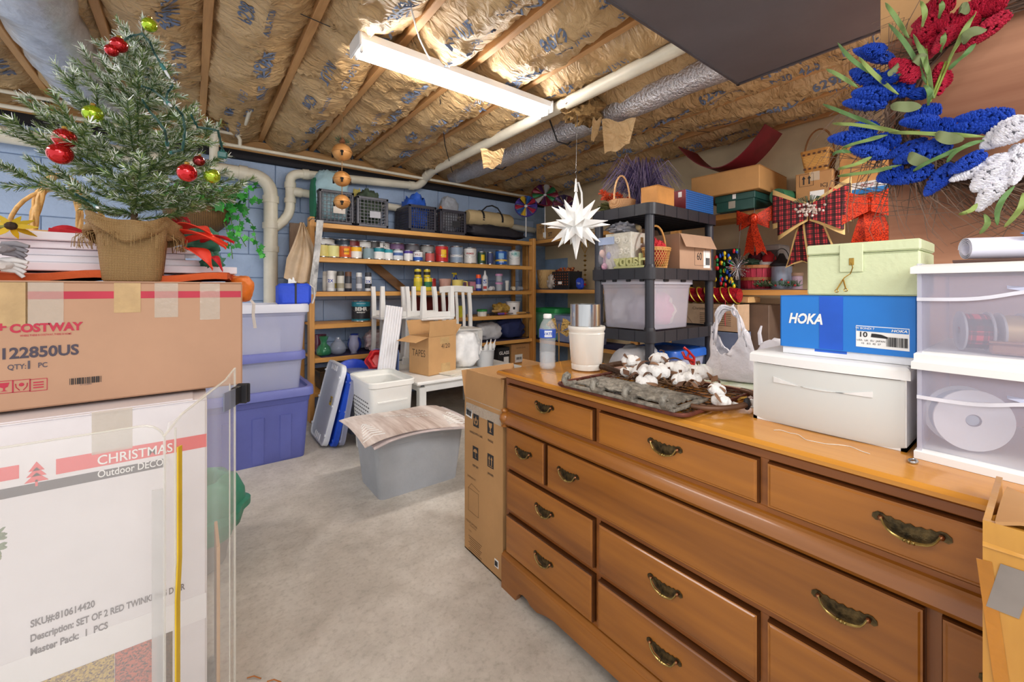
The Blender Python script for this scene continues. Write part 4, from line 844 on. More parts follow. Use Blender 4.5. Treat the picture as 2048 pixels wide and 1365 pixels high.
for cx, s in ((-.27, 1), (.25, 1.2), (.19, .8)):
    for k in range(7):
        for sg in (-1, 1):
            a = (cx, -.2+.03*k*s); b_ = (cx+sg*.055*(1-k/8)*s, -.2+.03*k*s-.025)
            qa, qb = drape((a[0]+.33)/.62, (a[1]+.27)/.52), drape((b_[0]+.33)/.62, (b_[1]+.27)/.52); mb.tube([(a[0], a[1], qa[2]+.004), (b_[0], b_[1], qb[2]+.004)], .003, 4)
mb.build('printed_trees', WHITE, t, kind='stuff')
# ------------------------------------------------------------------ left: bins against the wall
PB = m('5d64a8', .42, var=.04, bump=.05); PBL = m('6b72b4', .4, var=.04)
tote('storage_tote', 'large periwinkle blue ribbed tote on the floor at the bottom of the bin stack', 'tote', (.245, 3.225, 0), .76, .47, .425, PB, PBL, taper=.9, ribs=4, rim=.02)
def innards(t, specs):
    for i, (c, d, mt) in enumerate(specs): MB().box(c, d, b=.01).build('carton_inside', mt, t)
t = tote('clear_bin', 'clear storage bin with periwinkle lid in the middle of the bin stack', 'bin', (.225, 3.215, .447), .72, .42, .215, FROSTB, PBL, taper=.92, rim=.01, handle=False)
o = carton('white_carton', 'white carton showing through the middle clear bin', 'box', (.13, 3.2, .453), .3, .3, .15, 0, m('d9d9dc', .6), tape=False)
t = tote('clear_bin', 'tall clear storage bin with frosted lid topmost of the bin stack', 'bin', (.235, 3.215, .684), .74, .43, .285, FROSTB, m('e4e6f2', .3, var=0, alpha=.8), taper=.92, rim=.01, handle=False)
carton('white_carton', 'glossy white box inside the topmost clear bin', 'box', (.2, 3.17, .69), .5, .26, .16, 0, m('f2f2f0', .4), tape=False)
t = thing('cooler_bag', 'small royal blue fabric cooler bag with black zip on the bin stack', 'bag', (shx(587, 3.2), 3.2, .99)); BB = m('2b4fd0', .6, var=.05, bump=.2)
MB().box((0, 0, .075), (.2, .16, .15), b=.02).build('body', BB, t, smooth=40); MB().box((0, -.0805, .075), (.012, .004, .15)).box((0, 0, .151), (.012, .16, .004)).build('zip_band', BLK, t)
MB().tube([(.1, -.02, .14), (.125, -.02, .12), (.13, -.02, .06), (.115, -.02, .01)], .007, 7).build('cord_handle', m('d6d3cc', .6), t, smooth=50)
cloth('paper_tissue', 'crumpled white tissue sticking up behind the blue cooler bag', (shx(585, 3.29), 3.3, .99), (.03, .015, .09), WHITE, .3, 3, 41)
# green scalloped stand
t = thing('tree_stand', 'green scalloped plastic stand on a grey foot, on floor behind clear panel', 'tree stand', (-.02, 2.08, 0)); GR = m('3f8f72', .4, var=.06, bump=.1)
def sc(r, z, a=.05): return [(r*(1+a*cos(8*q))*cos(q), r*(1+a*cos(8*q))*sin(q), z) for q in [2*pi*i/64 for i in range(64)]]
MB().loft([sc(.13, .1), sc(.17, .13), sc(.19, .2), sc(.185, .27), sc(.16, .33), sc(.12, .345), sc(.11, .33), sc(.1, .2)]).build('bowl', GR, t, smooth=50)
MB().loft([sc(.19, .195), sc(.205, .2), sc(.205, .225), sc(.19, .23)]).build('rim', GR, t, smooth=50)
MB().lathe([(.11, 0), (.13, .01), (.15, .13), (.12, .14)], 24).build('foot', m('8d8a86', .5), t, smooth=40)
# ------------------------------------------------------------------ big white deer carton and the brown carton on it
WF = 1.36; WBX = m('e9e4e6', .55, var=.03, bump=.05, bs=18)
t = carton('white_carton', 'large white outdoor decor carton with red stripe at lower left', 'box', (-.52, WF+.28, 0), 1.1, .56, .812, 0, WBX, tape=False, b=.005); wc = t
def wl(px, py, y=WF): p = PY(px, py, y-.0006); return (p.x-wc.location.x, -.2806, p.z)
RX, UZ = (1, 0, 0), (0, 0, 1)
def wid_(f, a, b_): return f(b_, 700)[0]-f(a, 700)[0]
def mid_(f, a, b_, py): p, q = f(a, 700), f(b_, 700); z_ = f((a+b_)/2, py)[2]; return ((p[0]+q[0])/2, p[1], z_)
REDP = m('e8474c', .5, var=.03); DKP = m('4a4048', .5, var=.04)
def span(px0, px1, py, hpx, mat, name='printed_stripe', dep=None):   # strip on the carton front, from px0 to px1 with middle height at py (at px1)
    a, b_ = wl(px0, 600), wl(px1, py); h_ = hpx*((WF/ray(px1)[1]))/832
    return decal(wc, name, ((a[0]+b_[0])/2, -.2801, b_[2]), RX, UZ, abs(b_[0]-a[0]), h_, mat)
span(-400, 38, 944, 27, REDP); span(112, 413, 881, 26, REDP); span(-400, 330, 926, 17, DKP)
text('CHRISTMAS', .031, mid_(wl, 195, 345, 909), RX, UZ, WHITE, wc, .01, lift=.0022, fit=wid_(wl, 195, 345)); text('Outdoor DÉCOR', .024, mid_(wl, 195, 338, 936), RX, UZ, WHITE, wc, .01, lift=.0022, fit=wid_(wl, 195, 338))
tp = wl(73, 942); mb = MB().at(frame((tp[0], -.2803, tp[2]), RX, UZ))
for i in range(3): mb.poly([(-.012-.003*i, -.012*i-.0), (.012+.003*i, -.012*i), (0, .02-.012*i)], .0006)
mb.poly([(-.002, -.034), (.002, -.034), (.002, -.02), (-.002, -.02)], .0006); mb.build('tree_emblem', REDP, wc)
GINK = m('5d545c', .6, var=0)
def ltext(s, px, py, size, px1, bold=.03):
    me = txtmesh(s, GINK, bold); x0 = min(v_.co.x for v_ in me.vertices); p = wl(px, py)
    sx = (wl(px1, py)[0]-p[0])/((max(v_.co.x for v_ in me.vertices)-x0)*size)
    return text(s, size, (p[0]-x0*size*sx, p[1], p[2]), RX, UZ, GINK, wc, bold, sx)
ltext('SKU#:810614420', 61, 1250, .022, 190); ltext('Description: SET OF 2 RED TWINKLING DEER', 61, 1279, .022, 370); ltext('Master Pack:  1  PCS', 61, 1306, .022, 216)
p0, p1 = wl(-60, 1365), wl(345, 1235); decal(wc, 'white_tape_band', (0, -.2803, .268), RX, UZ, 1.096, .066, m('f1eeee', .35, var=.01))
for pa, pb, g1, g2 in ((-60, 229, 'd8b34a', '5a2a14'), (230, 312, 'd85a3a', '4a1210'), (313, 345, '5a3a30', '2a1814')):
    xa, xb = wl(pa, 1300)[0], wl(pb, 1300)[0]; decal(wc, 'printed_picture', ((xa+xb)/2, -.2803, .118), RX, UZ, xb-xa, .232, glitter(g1, g2, 300))
decal(wc, 'clear_tape', (wl(225, 860)[0], -.2808, .765), RX, UZ, .07, .1, CTAPE)
# raised flaps on top
MB().at(TR(0, 0, .813) @ Matrix.Rotation(radians(1.2), 4, 'X')).box((-.3, -.12, .003), (.48, .3, .004)).build('top_flap', WBX, wc); MB().at(TR(0, 0, .813) @ Matrix.Rotation(radians(.8), 4, 'X')).box((.24, -.12, .003), (.56, .3, .004)).build('top_flap', WBX, wc)
CF = 1.43
t = carton('brown_carton', 'long brown carton with red stripe and taped edges stacked on the white carton', 'box', (-.44, CF+.25, .824), 1.108, .5, .296, 0, CARDP); bc = t
def bl(px, py): p = PY(px, py, CF-.0004); return (p.x-bc.location.x, -.2504, p.z-bc.location.z)
CR = m('c2354a', .6, var=.06); decal(bc, 'printed_stripe', (0, -.2501, .262), RX, UZ, 1.1, .018, CR)
text('COSTWAY', .026, mid_(bl, 18, 165, 656), RX, UZ, CR, bc, .045, fit=wid_(bl, 18, 165)); text('WHERE THERE IS COSTWAY, THERE IS HOME', .0062, mid_(bl, 40, 143, 670), RX, UZ, CR, bc, .01, fit=wid_(bl, 40, 143))
text('+', .03, bl(2, 656), RX, UZ, CR, bc, .03); text('H122850US', .034, mid_(bl, -32, 157, 706), RX, UZ, m('4e4652', .6, var=0), bc, .03, lift=.001, fit=wid_(bl, -32, 157)); text('QTY:     PC', .016, mid_(bl, 15, 95, 733), RX, UZ, GINK, bc, .02, fit=wid_(bl, 15, 95)); text('1', .026, bl(58, 731), RX, UZ, GINK, bc, .02)
barcode(bc, bl(172, 761), RX, UZ, .055, .015, seed=3)
text('57122890', .005, bl(172, 769), RX, UZ, GINK, bc)
def icon_frame(parent, loc, s, mat, right=RX, up=UZ, kind=0, th=.0012):
    mb = MB().at(frame(loc, right, up)); h = s/2
    for a in (-1, 1): mb.box((0, a*h, .0004), (s, th, .0006)).box((a*h, 0, .0004), (th, s, .0006))
    if kind == 0: mb.poly([(-.3*s, .35*s), (.3*s, .35*s), (.2*s, 0), (.05*s, -.08*s), (.05*s, -.28*s), (.2*s, -.35*s), (-.2*s, -.35*s), (-.05*s, -.28*s), (-.05*s, -.08*s), (-.2*s, 0)], .0005)
    if kind == 1:
        for a in (-1, 1): mb.tube([(a*.1*s, -.38*s, .0004), (a*.3*s, -.1*s, .0004), (a*.33*s, .2*s, .0004)], .06*s*.5, 4)
        mb.ball((0, .1*s, .0003), (.16*s, .16*s, .0004), 8, 4)
    if kind == 2:
        for k_ in (-1, 0, 1): mb.box((0, k_*.22*s, .0004), (.6*s, .1*s, .0005))
    return mb.build('handling_symbol', mat, parent)
for i, (px, py) in enumerate(((8, 775), (43, 772), (77, 770))): icon_frame(bc, bl(px, py), .027, CR, kind=i)
for px, w_, hh in ((22, .05, .1), (90, .06, .1), (255, .05, .075), (333, .048, .09), (420, .045, .1)): p = bl(px, 600); decal(bc, 'packing_tape', (p[0], -.2504, .292-hh/2), RX, UZ, w_, hh, TAPE if px in (22, 255) else CTAPE)
# clear acrylic panels standing in front
ACR = m('f4f2ee', .06, var=0, alpha=.17, coat=.5); ACE = m('e9e6da', .1, var=0, alpha=.5)
t = thing('acrylic_panel', 'clear acrylic panel with rounded corner standing before the white carton', 'acrylic panel', (-.049, 1.2, 0))
pr = [(-.75, .0), (-.75, .83)]+[(-.04+.04*sin(a), .765+.04*cos(a)) for a in [i*pi/12 for i in range(7)]]+[(0, 0)]
pr[1] = (-.75, .80)
MB().at(frame((0, 0, 0), RX, UZ)).poly(pr, .006).build('sheet', ACR, t); MB().at(frame((0, 0, 0), RX, UZ)).tube([(x, y, .003) for x, y in pr[1:]], .0024, 5).build('polished_edge', ACE, t)
MB().box((-.012, -.001, .33), (.02, .003, .66)).build('edge_label_strip', m('dcdad8', .3, var=.05, alpha=.5), t)
t = thing('acrylic_panel', 'bent clear acrylic panel with sloped top and black clip before the cartons', 'acrylic panel', (-.03, 1.10, 0)); q = V((.117, .2, 0)); ux = q.normalized(); L2 = q.length; ang = atan2(q.y, q.x)
pl_ = [(-.022, .006), (0, 0), (L2*.55, .0), (L2*.62, -.008), (L2*.8, -.012), (L2*.9, -.004), (L2, 0)]
def pfn(u, v):
    k = u*6; i = min(int(k), 5); f = k-i; x = pl_[i][0]+(pl_[i+1][0]-pl_[i][0])*f; y = pl_[i][1]+(pl_[i+1][1]-pl_[i][1])*f
    return (x, y, v*(.83+.065*max(0, x)/L2-(.025 if u < .05 else 0)))
MB().at(RZ(ang)).sheet(pfn, 24, 4, .004).build('sheet', ACR, t, smooth=30)
MB().at(RZ(ang)).tube([pfn(0, 1), pfn(.2, 1), pfn(.6, 1), pfn(1, 1), pfn(1, .5), pfn(1, 0)], .0025, 5).tube([pfn(.17, 0), pfn(.17, .98)], .002, 5).tube([pfn(.66, 0), pfn(.66, .98)], .0016, 5).build('polished_edge', ACE, t)
MB().at(RZ(ang)).sheet(lambda u, v: (-.006+.012*u+(.006 if v > .62 else .0), -.006, .775*v), 1, 10, .003).build('yellow_strip', m('d9b328', .35, var=.1), t)
MB().at(RZ(ang)).box((L2+.0, -.008, .825), (.05, .012, .046), b=.002).box((L2+.02, -.012, .825), (.008, .03, .05), b=.002).box((L2+.008, -.013, .825), (.008, .026, .05), b=.002).build('black_clip', BLK, t)
MB().at(RZ(ang)).box((L2-.055, -.015, .825), (.05, .003, .045)).build('grey_clip_tape', m('8a90a0', .3, var=.05, alpha=.6), t)
MB().box((.055, 1.46, .2), (.008, .16, .4), b=.001).build('cardboard_offcut', CARD, label='torn cardboard strip behind the bent clear panel', cat='cardboard', rot=(0, radians(0), 0))
# edge foliage, far left
# ------------------------------------------------------------------ on top of the brown carton
TZ = 1.121
OR = m('c8541c', .7, var=.1, bump=.3)
MB().sheet(lambda u, v: (-.75+.83*u+.05*(u > .95)*v, 1.47+.4*v, TZ+.012+.006*sin(u*21)+.004*sin(v*9)), 30, 6, .018).build('orange_cushion', OR, smooth=60, label='burnt orange cushion flat under the white boards', cat='cushion')
cloth('orange_cushion', 'orange stuffed cushion end drooping past the carton corner', (.125, 1.72, 1.055), (.042, .12, .045), m('dd7420', .6, bump=.3), .12, 2, 51, 'cushion', sq=.7, flat0=False)
MB().ribbon([(.150, 1.70, 1.075), (.168, 1.69, 1.05), (.166, 1.69, 1.01), (.172, 1.69, .965)], .010, .001, (1, .3, 0)).build('ribbon_tag', m('d8d6d2', .4), label='thin silver ribbon dangling from the orange cushion', cat='ribbon')
bd = [(-.8, .113, 1.6, .022, 'white board lowest in the stack under the little tree'), (-.8, .02, 1.62, .018, 'white board second from the bottom of the stack'), (-.8, -.02, 1.63, .017, 'short white board third in the stack'), (-.8, .012, 1.62, .019, 'white board fourth in the stack, beside the red felt'), (-.8, -.15, 1.6, .022, 'white board topmost in the stack left of the tree')]
z = TZ+.028
for i, (xa, xb, y0, th, lab) in enumerate(bd):
    MB().box(((xa+xb)/2, y0+.12, z+th/2), (xb-xa, .24, th), b=.002).build('white_board', m('efecf2', .4, var=.02), label=lab, cat='board', group='white boards under the tree'); z += th+.001
# potted tree
tr = thing('christmas_tree', 'small frosted artificial christmas tree in a burlap wrapped pot', 'christmas tree', (-.125, 1.50, TZ))
BUR = weave('c2a06c', '7d5d34', 110, 110, axes='XZ')
mb = MB(); mb.loft([[(x, y, z_) for x, y in rrect(a, a*.95, .03, 4)] for a, z_ in ((.112, 0), (.118, .004), (.14, .13), (.143, .138), (.13, .14), (.05, .135))]); mb.build('pot_wrap', BUR, tr, smooth=40)
mb = MB(); n = 64; rings = []
for j in range(9):
    f = j/8; rg = []
    for i in range(n):
        a = 2*pi*i/n; w_ = NZ.noise(V((cos(a)*2, sin(a)*2, j*.3)))
        r = .074+.022*sin(f*pi)+.014*w_+.01*sin(5*a+1)*(1-f); zz = .118+.055*sin(f*pi*.8)-.02*f*(1+sin(3*a))+.012*w_
        if f > .8: r += .012*(1+w_); zz -= .012
        rg.append((r*cos(a)*(1.0), r*sin(a), zz))
    rings.append(rg)
rings = rings+[[(p[0]*.93, p[1]*.93, p[2]-.004) for p in r] for r in reversed(rings)]
mb.loft(rings, c0=False, c1=False, loop=True)
for i in range(110):
    a = R.random()*2*pi; r = .085+.02*R.random(); mb.tube([(r*cos(a), r*sin(a), .12), ((r+.012)*cos(a), (r+.012)*sin(a), .105+.02*R.random()), ((r+.018*R.random())*cos(a), (r+.01)*sin(a), .085)], .0008, 3)
mb.build('burlap_collar', BUR, tr, smooth=50)
TRK = m('5a4630', .8); MB().tube([(0, 0, .12), (.004, 0, .4), (.012, 0, .6), (.018, 0, .70)], [.008, .006, .004, .002], 7).build('trunk', TRK, tr, smooth=50)
NG = [m('7f9452', .6, var=.1), m('4c6a3a', .6, var=.1), m('f0f4f0', .6, var=.03), m('b4c4b0', .6, var=.05)]
def needles(mb, a, b_, dens, ln, frost, rr):
    a, b_ = V(a), V(b_); d = b_-a; L = d.length; t = d.normalized(); u = t.orthogonal().normalized(); w_ = t.cross(u)
    for i in range(int(L*dens)):
        f = rr.random(); ph = rr.random()*2*pi; o = u*cos(ph)+w_*sin(ph); p = a+d*f; q = p+(o*.8+t*.75).normalized()*ln*(.7+.5*rr.random()); s = t.cross(o)*.00115
        mi = (2 if rr.random() < .55 else 3) if rr.random() < frost*(.2+1.0*f) else (0 if rr.random() < .6 else 1)
        mb.add([tuple(p-s), tuple(p+s), tuple(q+s*.5), tuple(q-s*.5)], [(0, 1, 2, 3)], mi)
def branch(base, dirv, L, rr, frost):
    mb = MB(); base = V(base); d = V(dirv).normalized(); pts_ = [base+d*(L*f)+V((0, 0, .10*L*f*f-.05*L*sin(f*pi))) for f in (0, .25, .5, .75, 1)]
    mb.tube(pts_, [.0025, .002, .0018, .0015, .001], 4, 1)
    for p, q in zip(pts_, pts_[1:]): needles(mb, p, q, 1500, .0175, frost, rr)
    side = d.cross(V((0, 0, 1))).normalized(); nsub = max(3, int(L/.042))
    for k in range(nsub):
        f = .2+.75*k/nsub; i = min(3, int(f*4)); p = pts_[i]+(pts_[i+1]-pts_[i])*(f*4-i); sg = 1 if k % 2 else -1
        sd = (d*.75+side*sg*(.65+.2*rr.random())+V((0, 0, .25*rr.uniform(-1, 1.3)))).normalized(); ls = (.035+.30*L*(1-f))*(.7+.5*rr.random()); q = p+sd*ls
        mb.tube([p, q], .0012, 3, 1); needles(mb, p, q, 1700, .0165, frost, rr)
    return mb.build('branch', NG, tr)
rr = random.Random(11)
for k in range(52):
    f = (k/51)**.95; z_ = .165+.47*f; a = k*2.39996+rr.uniform(-.2, .2); L = .28*(1-f)**1.15+.045+.035*rr.uniform(-1, 1)
    if z_ < .22: L *= .75
    branch((.012*f, 0, z_), (cos(a), sin(a), .25+.55*f+rr.uniform(-.12, .15)), L, rr, .28+.5*f)
for dv, L, z_ in (((-.95, -.35, .32), .34, .18), ((.95, -.3, .3), .29, .19), ((.7, -.6, .25), .22, .22), ((-.9, -.2, .4), .3, .26), ((.8, -.62, .5), .26, .28)): branch((0, 0, z_), dv, L, rr, .35)
mb = MB(); needles(mb, (.012, 0, .6), (.02, 0, .715), 1200, .018, .75, rr); mb.build('leader_tip', NG, tr)
def bauble(label, px, py, d, hex_, r=.022):
    t = thing('christmas_bauble', label, 'bauble', D(px, py, d), group='glass baubles on the little tree')
    MB().ball((0, 0, 0), r, 20, 12).build('ball', m(hex_, .08, .75, var=0, coat=.6), t, smooth=60); MB().lathe([(.005, r*.95), (.005, r*1.2), (.002, r*1.25)], 8).build('cap', GOLD, t)
for a in (('red bauble upper of the touching pair on the left of the tree', 129, 277, .95, 'c8141e', .022), ('red bauble lower of the touching pair on the left of the tree', 120, 308, .94, 'c8141e', .023), ('red bauble on the lower right of the tree', 374, 346, .93, 'd01620', .0195), ('red bauble near the top of the tree', 238, 90, 1.02, 'b8101a', .018),
          ('small red bauble tucked under the top red one', 223, 101, 1.01, 'b8101a', .014), ('lime green bauble on the left middle of the tree', 186, 228, .98, 'a8c81e', .02), ('lime green bauble at the very top of the tree', 299, 50, 1.05, 'a8c81e', .0165), ('lime green bauble low on the right, half hidden in needles', 424, 352, 1.12, 'b0cc30', .02), ('small dark red bauble behind the right branches', 398, 322, 1.1, '8a1418', .014)): bauble(*a)
t = thing('string_lights', 'dark green string of fairy lights wound round the little tree', 'string lights', D(330, 200, .95)); o0 = V(t.location); CG = m('1f4a44', .5)
for path in ([(250, 80), (262, 72), (285, 68), (300, 85), (308, 105), (322, 128)], [(283, 172), (305, 180), (325, 195), (335, 205)], [(285, 200), (298, 222), (315, 240), (330, 262), (334, 285)], [(352, 215), (366, 232), (370, 262), (365, 300), (345, 305)], [(382, 230), (395, 255), (420, 258), (436, 262), (445, 300)], [(150, 388), (175, 402), (190, 412)], [(345, 170), (335, 185), (332, 200)]):
    P_ = [D(px, py, .93+.03*sin(i*1.7))-o0 for i, (px, py) in enumerate(path)]; pp = []
    for a, b_ in zip(P_, P_[1:]): pp += [a+(b_-a)*f for f in (0, .33, .66)]
    pp.append(P_[-1]); mb = MB(); mb.tube([p+V((.0016*sin(i*2.1), 0, .0016*cos(i*2.1))) for i, p in enumerate(pp)], .0018, 5).tube([p-V((.0016*sin(i*2.1), 0, .0016*cos(i*2.1))) for i, p in enumerate(pp)], .0018, 5); mb.build('twisted_cord', CG, t)
    e = P_[-1]; dv = (P_[-1]-P_[-2]).normalized(); MB().tube([e, e+dv*.014], .004, 6).build('bulb_socket', m('2a6a68', .4), t); MB().tube([e+dv*.014, e+dv*.026, e+dv*.032], [.0032, .0028, .0008], 6).build('light_bulb', m('e8ecf0', .1, alpha=.6, var=0), t)
e = D(445, 310, .93)-o0; MB().box(e, (.018, .01, .016), b=.003).build('plug', m('1f5a54', .4), t)
# things behind the tree on the boards
bz = TZ+.133
t = thing('handled_basket', 'tall wicker basket with twisted hoop handles behind the little tree', 'basket', (shx(122, 1.95), 1.95, 1.15)); WK = weave('d8a865', '9a6a34', 60, 90); WKP = m('d9a964', .6, var=.15, vs=40, bump=.3)
MB().lathe([(.08, 0), (.095, .02), (.112, .12), (.11, .125), (.09, .02)], 28).build('body', WK, t, smooth=50)
def hoop(r, h, y, th, rad=0): return [(r*cos(pi*i/16), y*(1-sin(pi*i/16)), .12+h*sin(pi*i/16)) for i in range(17)]
for y in (-.05, .05):
    h1 = hoop(.05+.02*(y > 0), .2, y, 0); mb = MB()
    for s in (0, 2.1, 4.2): mb.tube([(p[0]+.005*cos(i*1.1+s), p[1]+.005*sin(i*1.1+s), p[2]) for i, p in enumerate(h1)], .006, 6)
    mb.build('twisted_handle', WKP, t, smooth=60)
MB().tube(hoop(.112, .15, 0, 0), .006, 7).build('hoop_handle', WKP, t, smooth=60)
MB().tube([(.112*cos(2*pi*i/28), .112*sin(2*pi*i/28), .122) for i in range(28)], .006, 6, closed=True).build('rim', WKP, t, smooth=60)
RF = m('c41826', .75, var=.1, bump=.2); RF2 = m('e03a20', .65, var=.1); GF = m('3f7a62', .8, var=.1, bump=.2)
p = D(150, 462, 1.26); MB().sheet(lambda u, v: (p.x-.05+.1*u, p.y-.03+.05*v, p.z-.012+.03*sin(u*3+.4)*(1-.4*u)*v+.012*sin(v*7)-.015*u), 10, 6, .004).build('red_bow', RF, smooth=60, label='red felt bow lying on the white boards left of the tree pot', cat='bow')
t = thing('felt_poinsettia', 'red and green felt poinsettia flopped on the boards right of the pot', 'decoration', D(400, 500, 1.27)); o0 = V(t.location)
def petal(p, q, wd, mat, sagz=.02, name='petal'):
    a, b_ = V(p)-o0, V(q)-o0; d = b_-a; s = d.cross(V((0, 0, 1))).normalized()
    MB().sheet(lambda u, v: tuple(a+d*u+s*((v-.5)*wd*(sin(pi*min(1, u*1.02+.02)**.7)))*1.0+V((0, 0, sagz*sin(u*pi)+.015*abs(v-.5)))), 10, 4, .003).build(name, mat, t, smooth=60)
for px0, py0, px1, py1, wd, mt, dd in ((352, 470, 452, 499, .06, RF2, 1.2), (360, 462, 425, 475, .07, RF2, 1.22), (365, 490, 455, 492, .05, RF2, 1.24), (375, 500, 425, 542, .07, RF2, 1.22), (400, 490, 468, 488, .035, RF, 1.3), (345, 455, 380, 448, .03, RF, 1.28), (415, 520, 445, 545, .03, RF, 1.26)): petal(D(px0, py0, dd), D(px1, py1, dd-.02), wd, mt)
MB().blob(D(405, 482, 1.33)-o0, (.055, .05, .04), .3, 2.4, 61).build('green_felt', GF, t, smooth=60); MB().blob(D(425, 525, 1.32)-o0, (.03, .03, .035), .3, 3, 62).build('green_felt', GF, t, smooth=60)
t = thing('silk_sunflower', 'yellow silk sunflower lying at the left end of the boards', 'flower', D(22, 452, 1.0)); YP = m('d8b41e', .6, var=.15); 
for i in range(9):
    a = 2*pi*i/9; MB().sheet(lambda u, v, a=a: (.045*u*cos(a)-.012*(v-.5)*sin(a)*sin(pi*(u*.9+.1)), .02*u*(i % 3), .03*u*sin(a)+.012*(v-.5)*cos(a)*sin(pi*(u*.9+.1))), 5, 2, .0015).build('petal', YP, t)
MB().ball((0, 0, 0), (.012, .01, .01), 8, 5).build('seed_head', m('3a2a1a', .8), t); MB().tube([(-.0, 0, 0), (-.05, .01, -.01), (-.1, .01, .01)], .004, 5).build('stem', m('8a8a3a', .6), t)
for gi, (px, py, hx_, lab) in enumerate(((14, 497, '8d8a90', 'grey work glove with spread fingers at the far left of the boards'), (12, 530, 'dedad8', 'white work glove under the grey glove at the far left'))):
    t = thing('work_glove', lab, 'glove', D(px-22, py, .93)); GM = m(hx_, .8, var=.1, bump=.3)
    MB().blob((0, 0, 0), (.03, .03, .012), .1, 2, 70+gi).build('palm', GM, t, smooth=60)
    for k in range(4): MB().tube([(.01, .0, .01-.006*k), (.03, -.008+.006*k, .012-.008*k), (.052-.004*k, -.012+.008*k, .006-.011*k)], [.007, .0065, .004], 7).build('finger', GM, t, smooth=60)
    MB().tube([(0, -.02, 0), (.02, -.04, -.004)], [.008, .006], 7).build('thumb', GM, t, smooth=60)
t = thing('boxwood_sprig', 'bit of pale green foliage poking in at the left edge before the carton', 'foliage', D(-6, 1085, .78)); LG = m('7d8f6a', .7, var=.2)
for i in range(14):
    a, b_ = R.uniform(-1.4, 1.4), R.uniform(-.025, .025); MB().sheet(lambda u, v: (.012*u*cos(a), .004*v, b_+.012*u*sin(a)+.006*(v-.5)*sin(pi*u)), 3, 2, .001).build('leaf', LG, t)
# ivy in a wall basket
t = thing('hanging_ivy', 'trailing green ivy in a brown wicker basket on the blue wall', 'plant', PY(396, 432, 3.98)); o0 = V(t.location)
MB().lathe([(.03, -.13), (.12, -.12), (.2, -.04), (.215, .05), (.2, .05), (.15, -.05)], 26).build('wicker_basket', weave('8f6a36', '3a2812', 30, 60), t, smooth=50)
lp = [(0, .5), (.18, .42), (.45, .55), (.3, .2), (.5, -.05), (.22, -.12), (0, -.5), (-.22, -.12), (-.5, -.05), (-.3, .2), (-.45, .55), (-.18, .42)]
IV = [MB().poly([(x, y) for x, y in lp], .03).mesh('ivy_leaf', m(h_, .45, var=.12)) for h_ in ('3fae3a', '2f8f34', '57c048', '237a2c')]
rr = random.Random(5)
def leafat(p, s):
    o = link('ivy_leaf', rr.choice(IV), t, loc=p, rot=(pi/2+rr.uniform(-.7, .5), rr.uniform(-.8, .8), rr.uniform(-1.3, .4))); o.scale = (s, s, s)
for i in range(95):
    a, rho = rr.uniform(0, 2*pi), rr.random()**.5; leafat((.02+.27*rho*cos(a)+.05, -.1+.12*rr.uniform(-1, 1), .1+.1*rho*sin(a)+.03*rr.random()), rr.uniform(.05, .085))
vines = [[(430, 420), (450, 450), (462, 490), (466, 525)], [(440, 400), (480, 420), (505, 450), (515, 500), (528, 517)], [(420, 380), (470, 385), (500, 377), (530, 375)], [(435, 410), (480, 440), (478, 470), (496, 500)], [(450, 395), (500, 400), (522, 410)], [(460, 430), (468, 470), (472, 500)]]
for vn in vines:
    P_ = []
    for a, b_ in zip(vn, vn[1:]): P_ += [PY(a[0]+(b_[0]-a[0])*f/5, a[1]+(b_[1]-a[1])*f/5, 3.88)-o0 for f in range(5)]
    MB().tube(P_, .003, 5).build('vine', m('6a8a44', .6), t)
    for p in P_[2:]:
        if rr.random() < .75: leafat(p+V((rr.uniform(-.03, .03), -.02, rr.uniform(-.02, .02))), rr.uniform(.035, .06))
# rusty bells on a cord
t = thing('bell_string', 'three rust orange jingle bells strung on a cord from a joist', 'bells', PY(684, 300, 2.5)); d_ = 3.02; b0 = D(684, 305, d_); t.location = b0
RB = m('d09a5e', .45, .3, h2='b07438', vs=9, bump=.1); kx = d_/832
MB().tube([(0, 0, -.42), (0, 0, .0), (0, 0, .12), (.006, 0, .18), (0, 0, JZ-b0.z)], .003, 5).build('cord', m('8a6a44', .8), t)
for i, (py, r) in enumerate(((305, .068), (358, .06), (404, .056))):
    z_ = -(py-305)*kx; mb = MB(); mb.ball((0, 0, z_), (r, r, r*.92), 22, 12); mb.lathe([(r*1.0, z_-.004), (r*1.06, z_-.002), (r*1.06, z_+.003), (r*1.0, z_+.005)], 24, c0=False, c1=False)
    o = mb.build('bell', RB, t, smooth=45); a = toward(b0.x, b0.y); mb = MB(); 
    for off in (0, pi/2+.3, pi, -pi/2-.3): mb.at(RZ(a+off) @ TR(r*.985, 0, z_-r*.36)).box((0, 0, 0), (.01, .012, r*.42)).ball((0, 0, r*.2), (.006, .012, .012), 8, 5)
    mb.build('slot', m('1e1610', .9, var=0), o)
MB().ball((0, 0, .085), (.025, .025, .022), 10, 6).build('pinecone', m('7a4a2a', .8, bump=1, bs=90), t, smooth=20)
mb = MB(); 
for i in range(60): a = R.uniform(0, 2*pi); mb.tube([(0, 0, .075), (.05*cos(a), .05*sin(a), .07+.04*R.random())], .0012, 3)
mb.build('pine_sprig', m('3f5a44', .7), t, kind='stuff')
for lab, px, py, y_, r_ in (('torn brown insulation clump beside the vent pipe', 430, 235, 3.86, (.07, .05, .06)), ('second torn insulation clump right of the vent pipe', 485, 232, 3.86, (.1, .05, .06))):
    MB().blob((0, 0, 0), r_, .5, 4, 72+px % 5).build('torn_insulation', m('b5905a', .9, h2='5d4428', vs=25, bump=1, bs=40), smooth=60, label=lab, cat='insulation', loc=PY(px, py, y_))
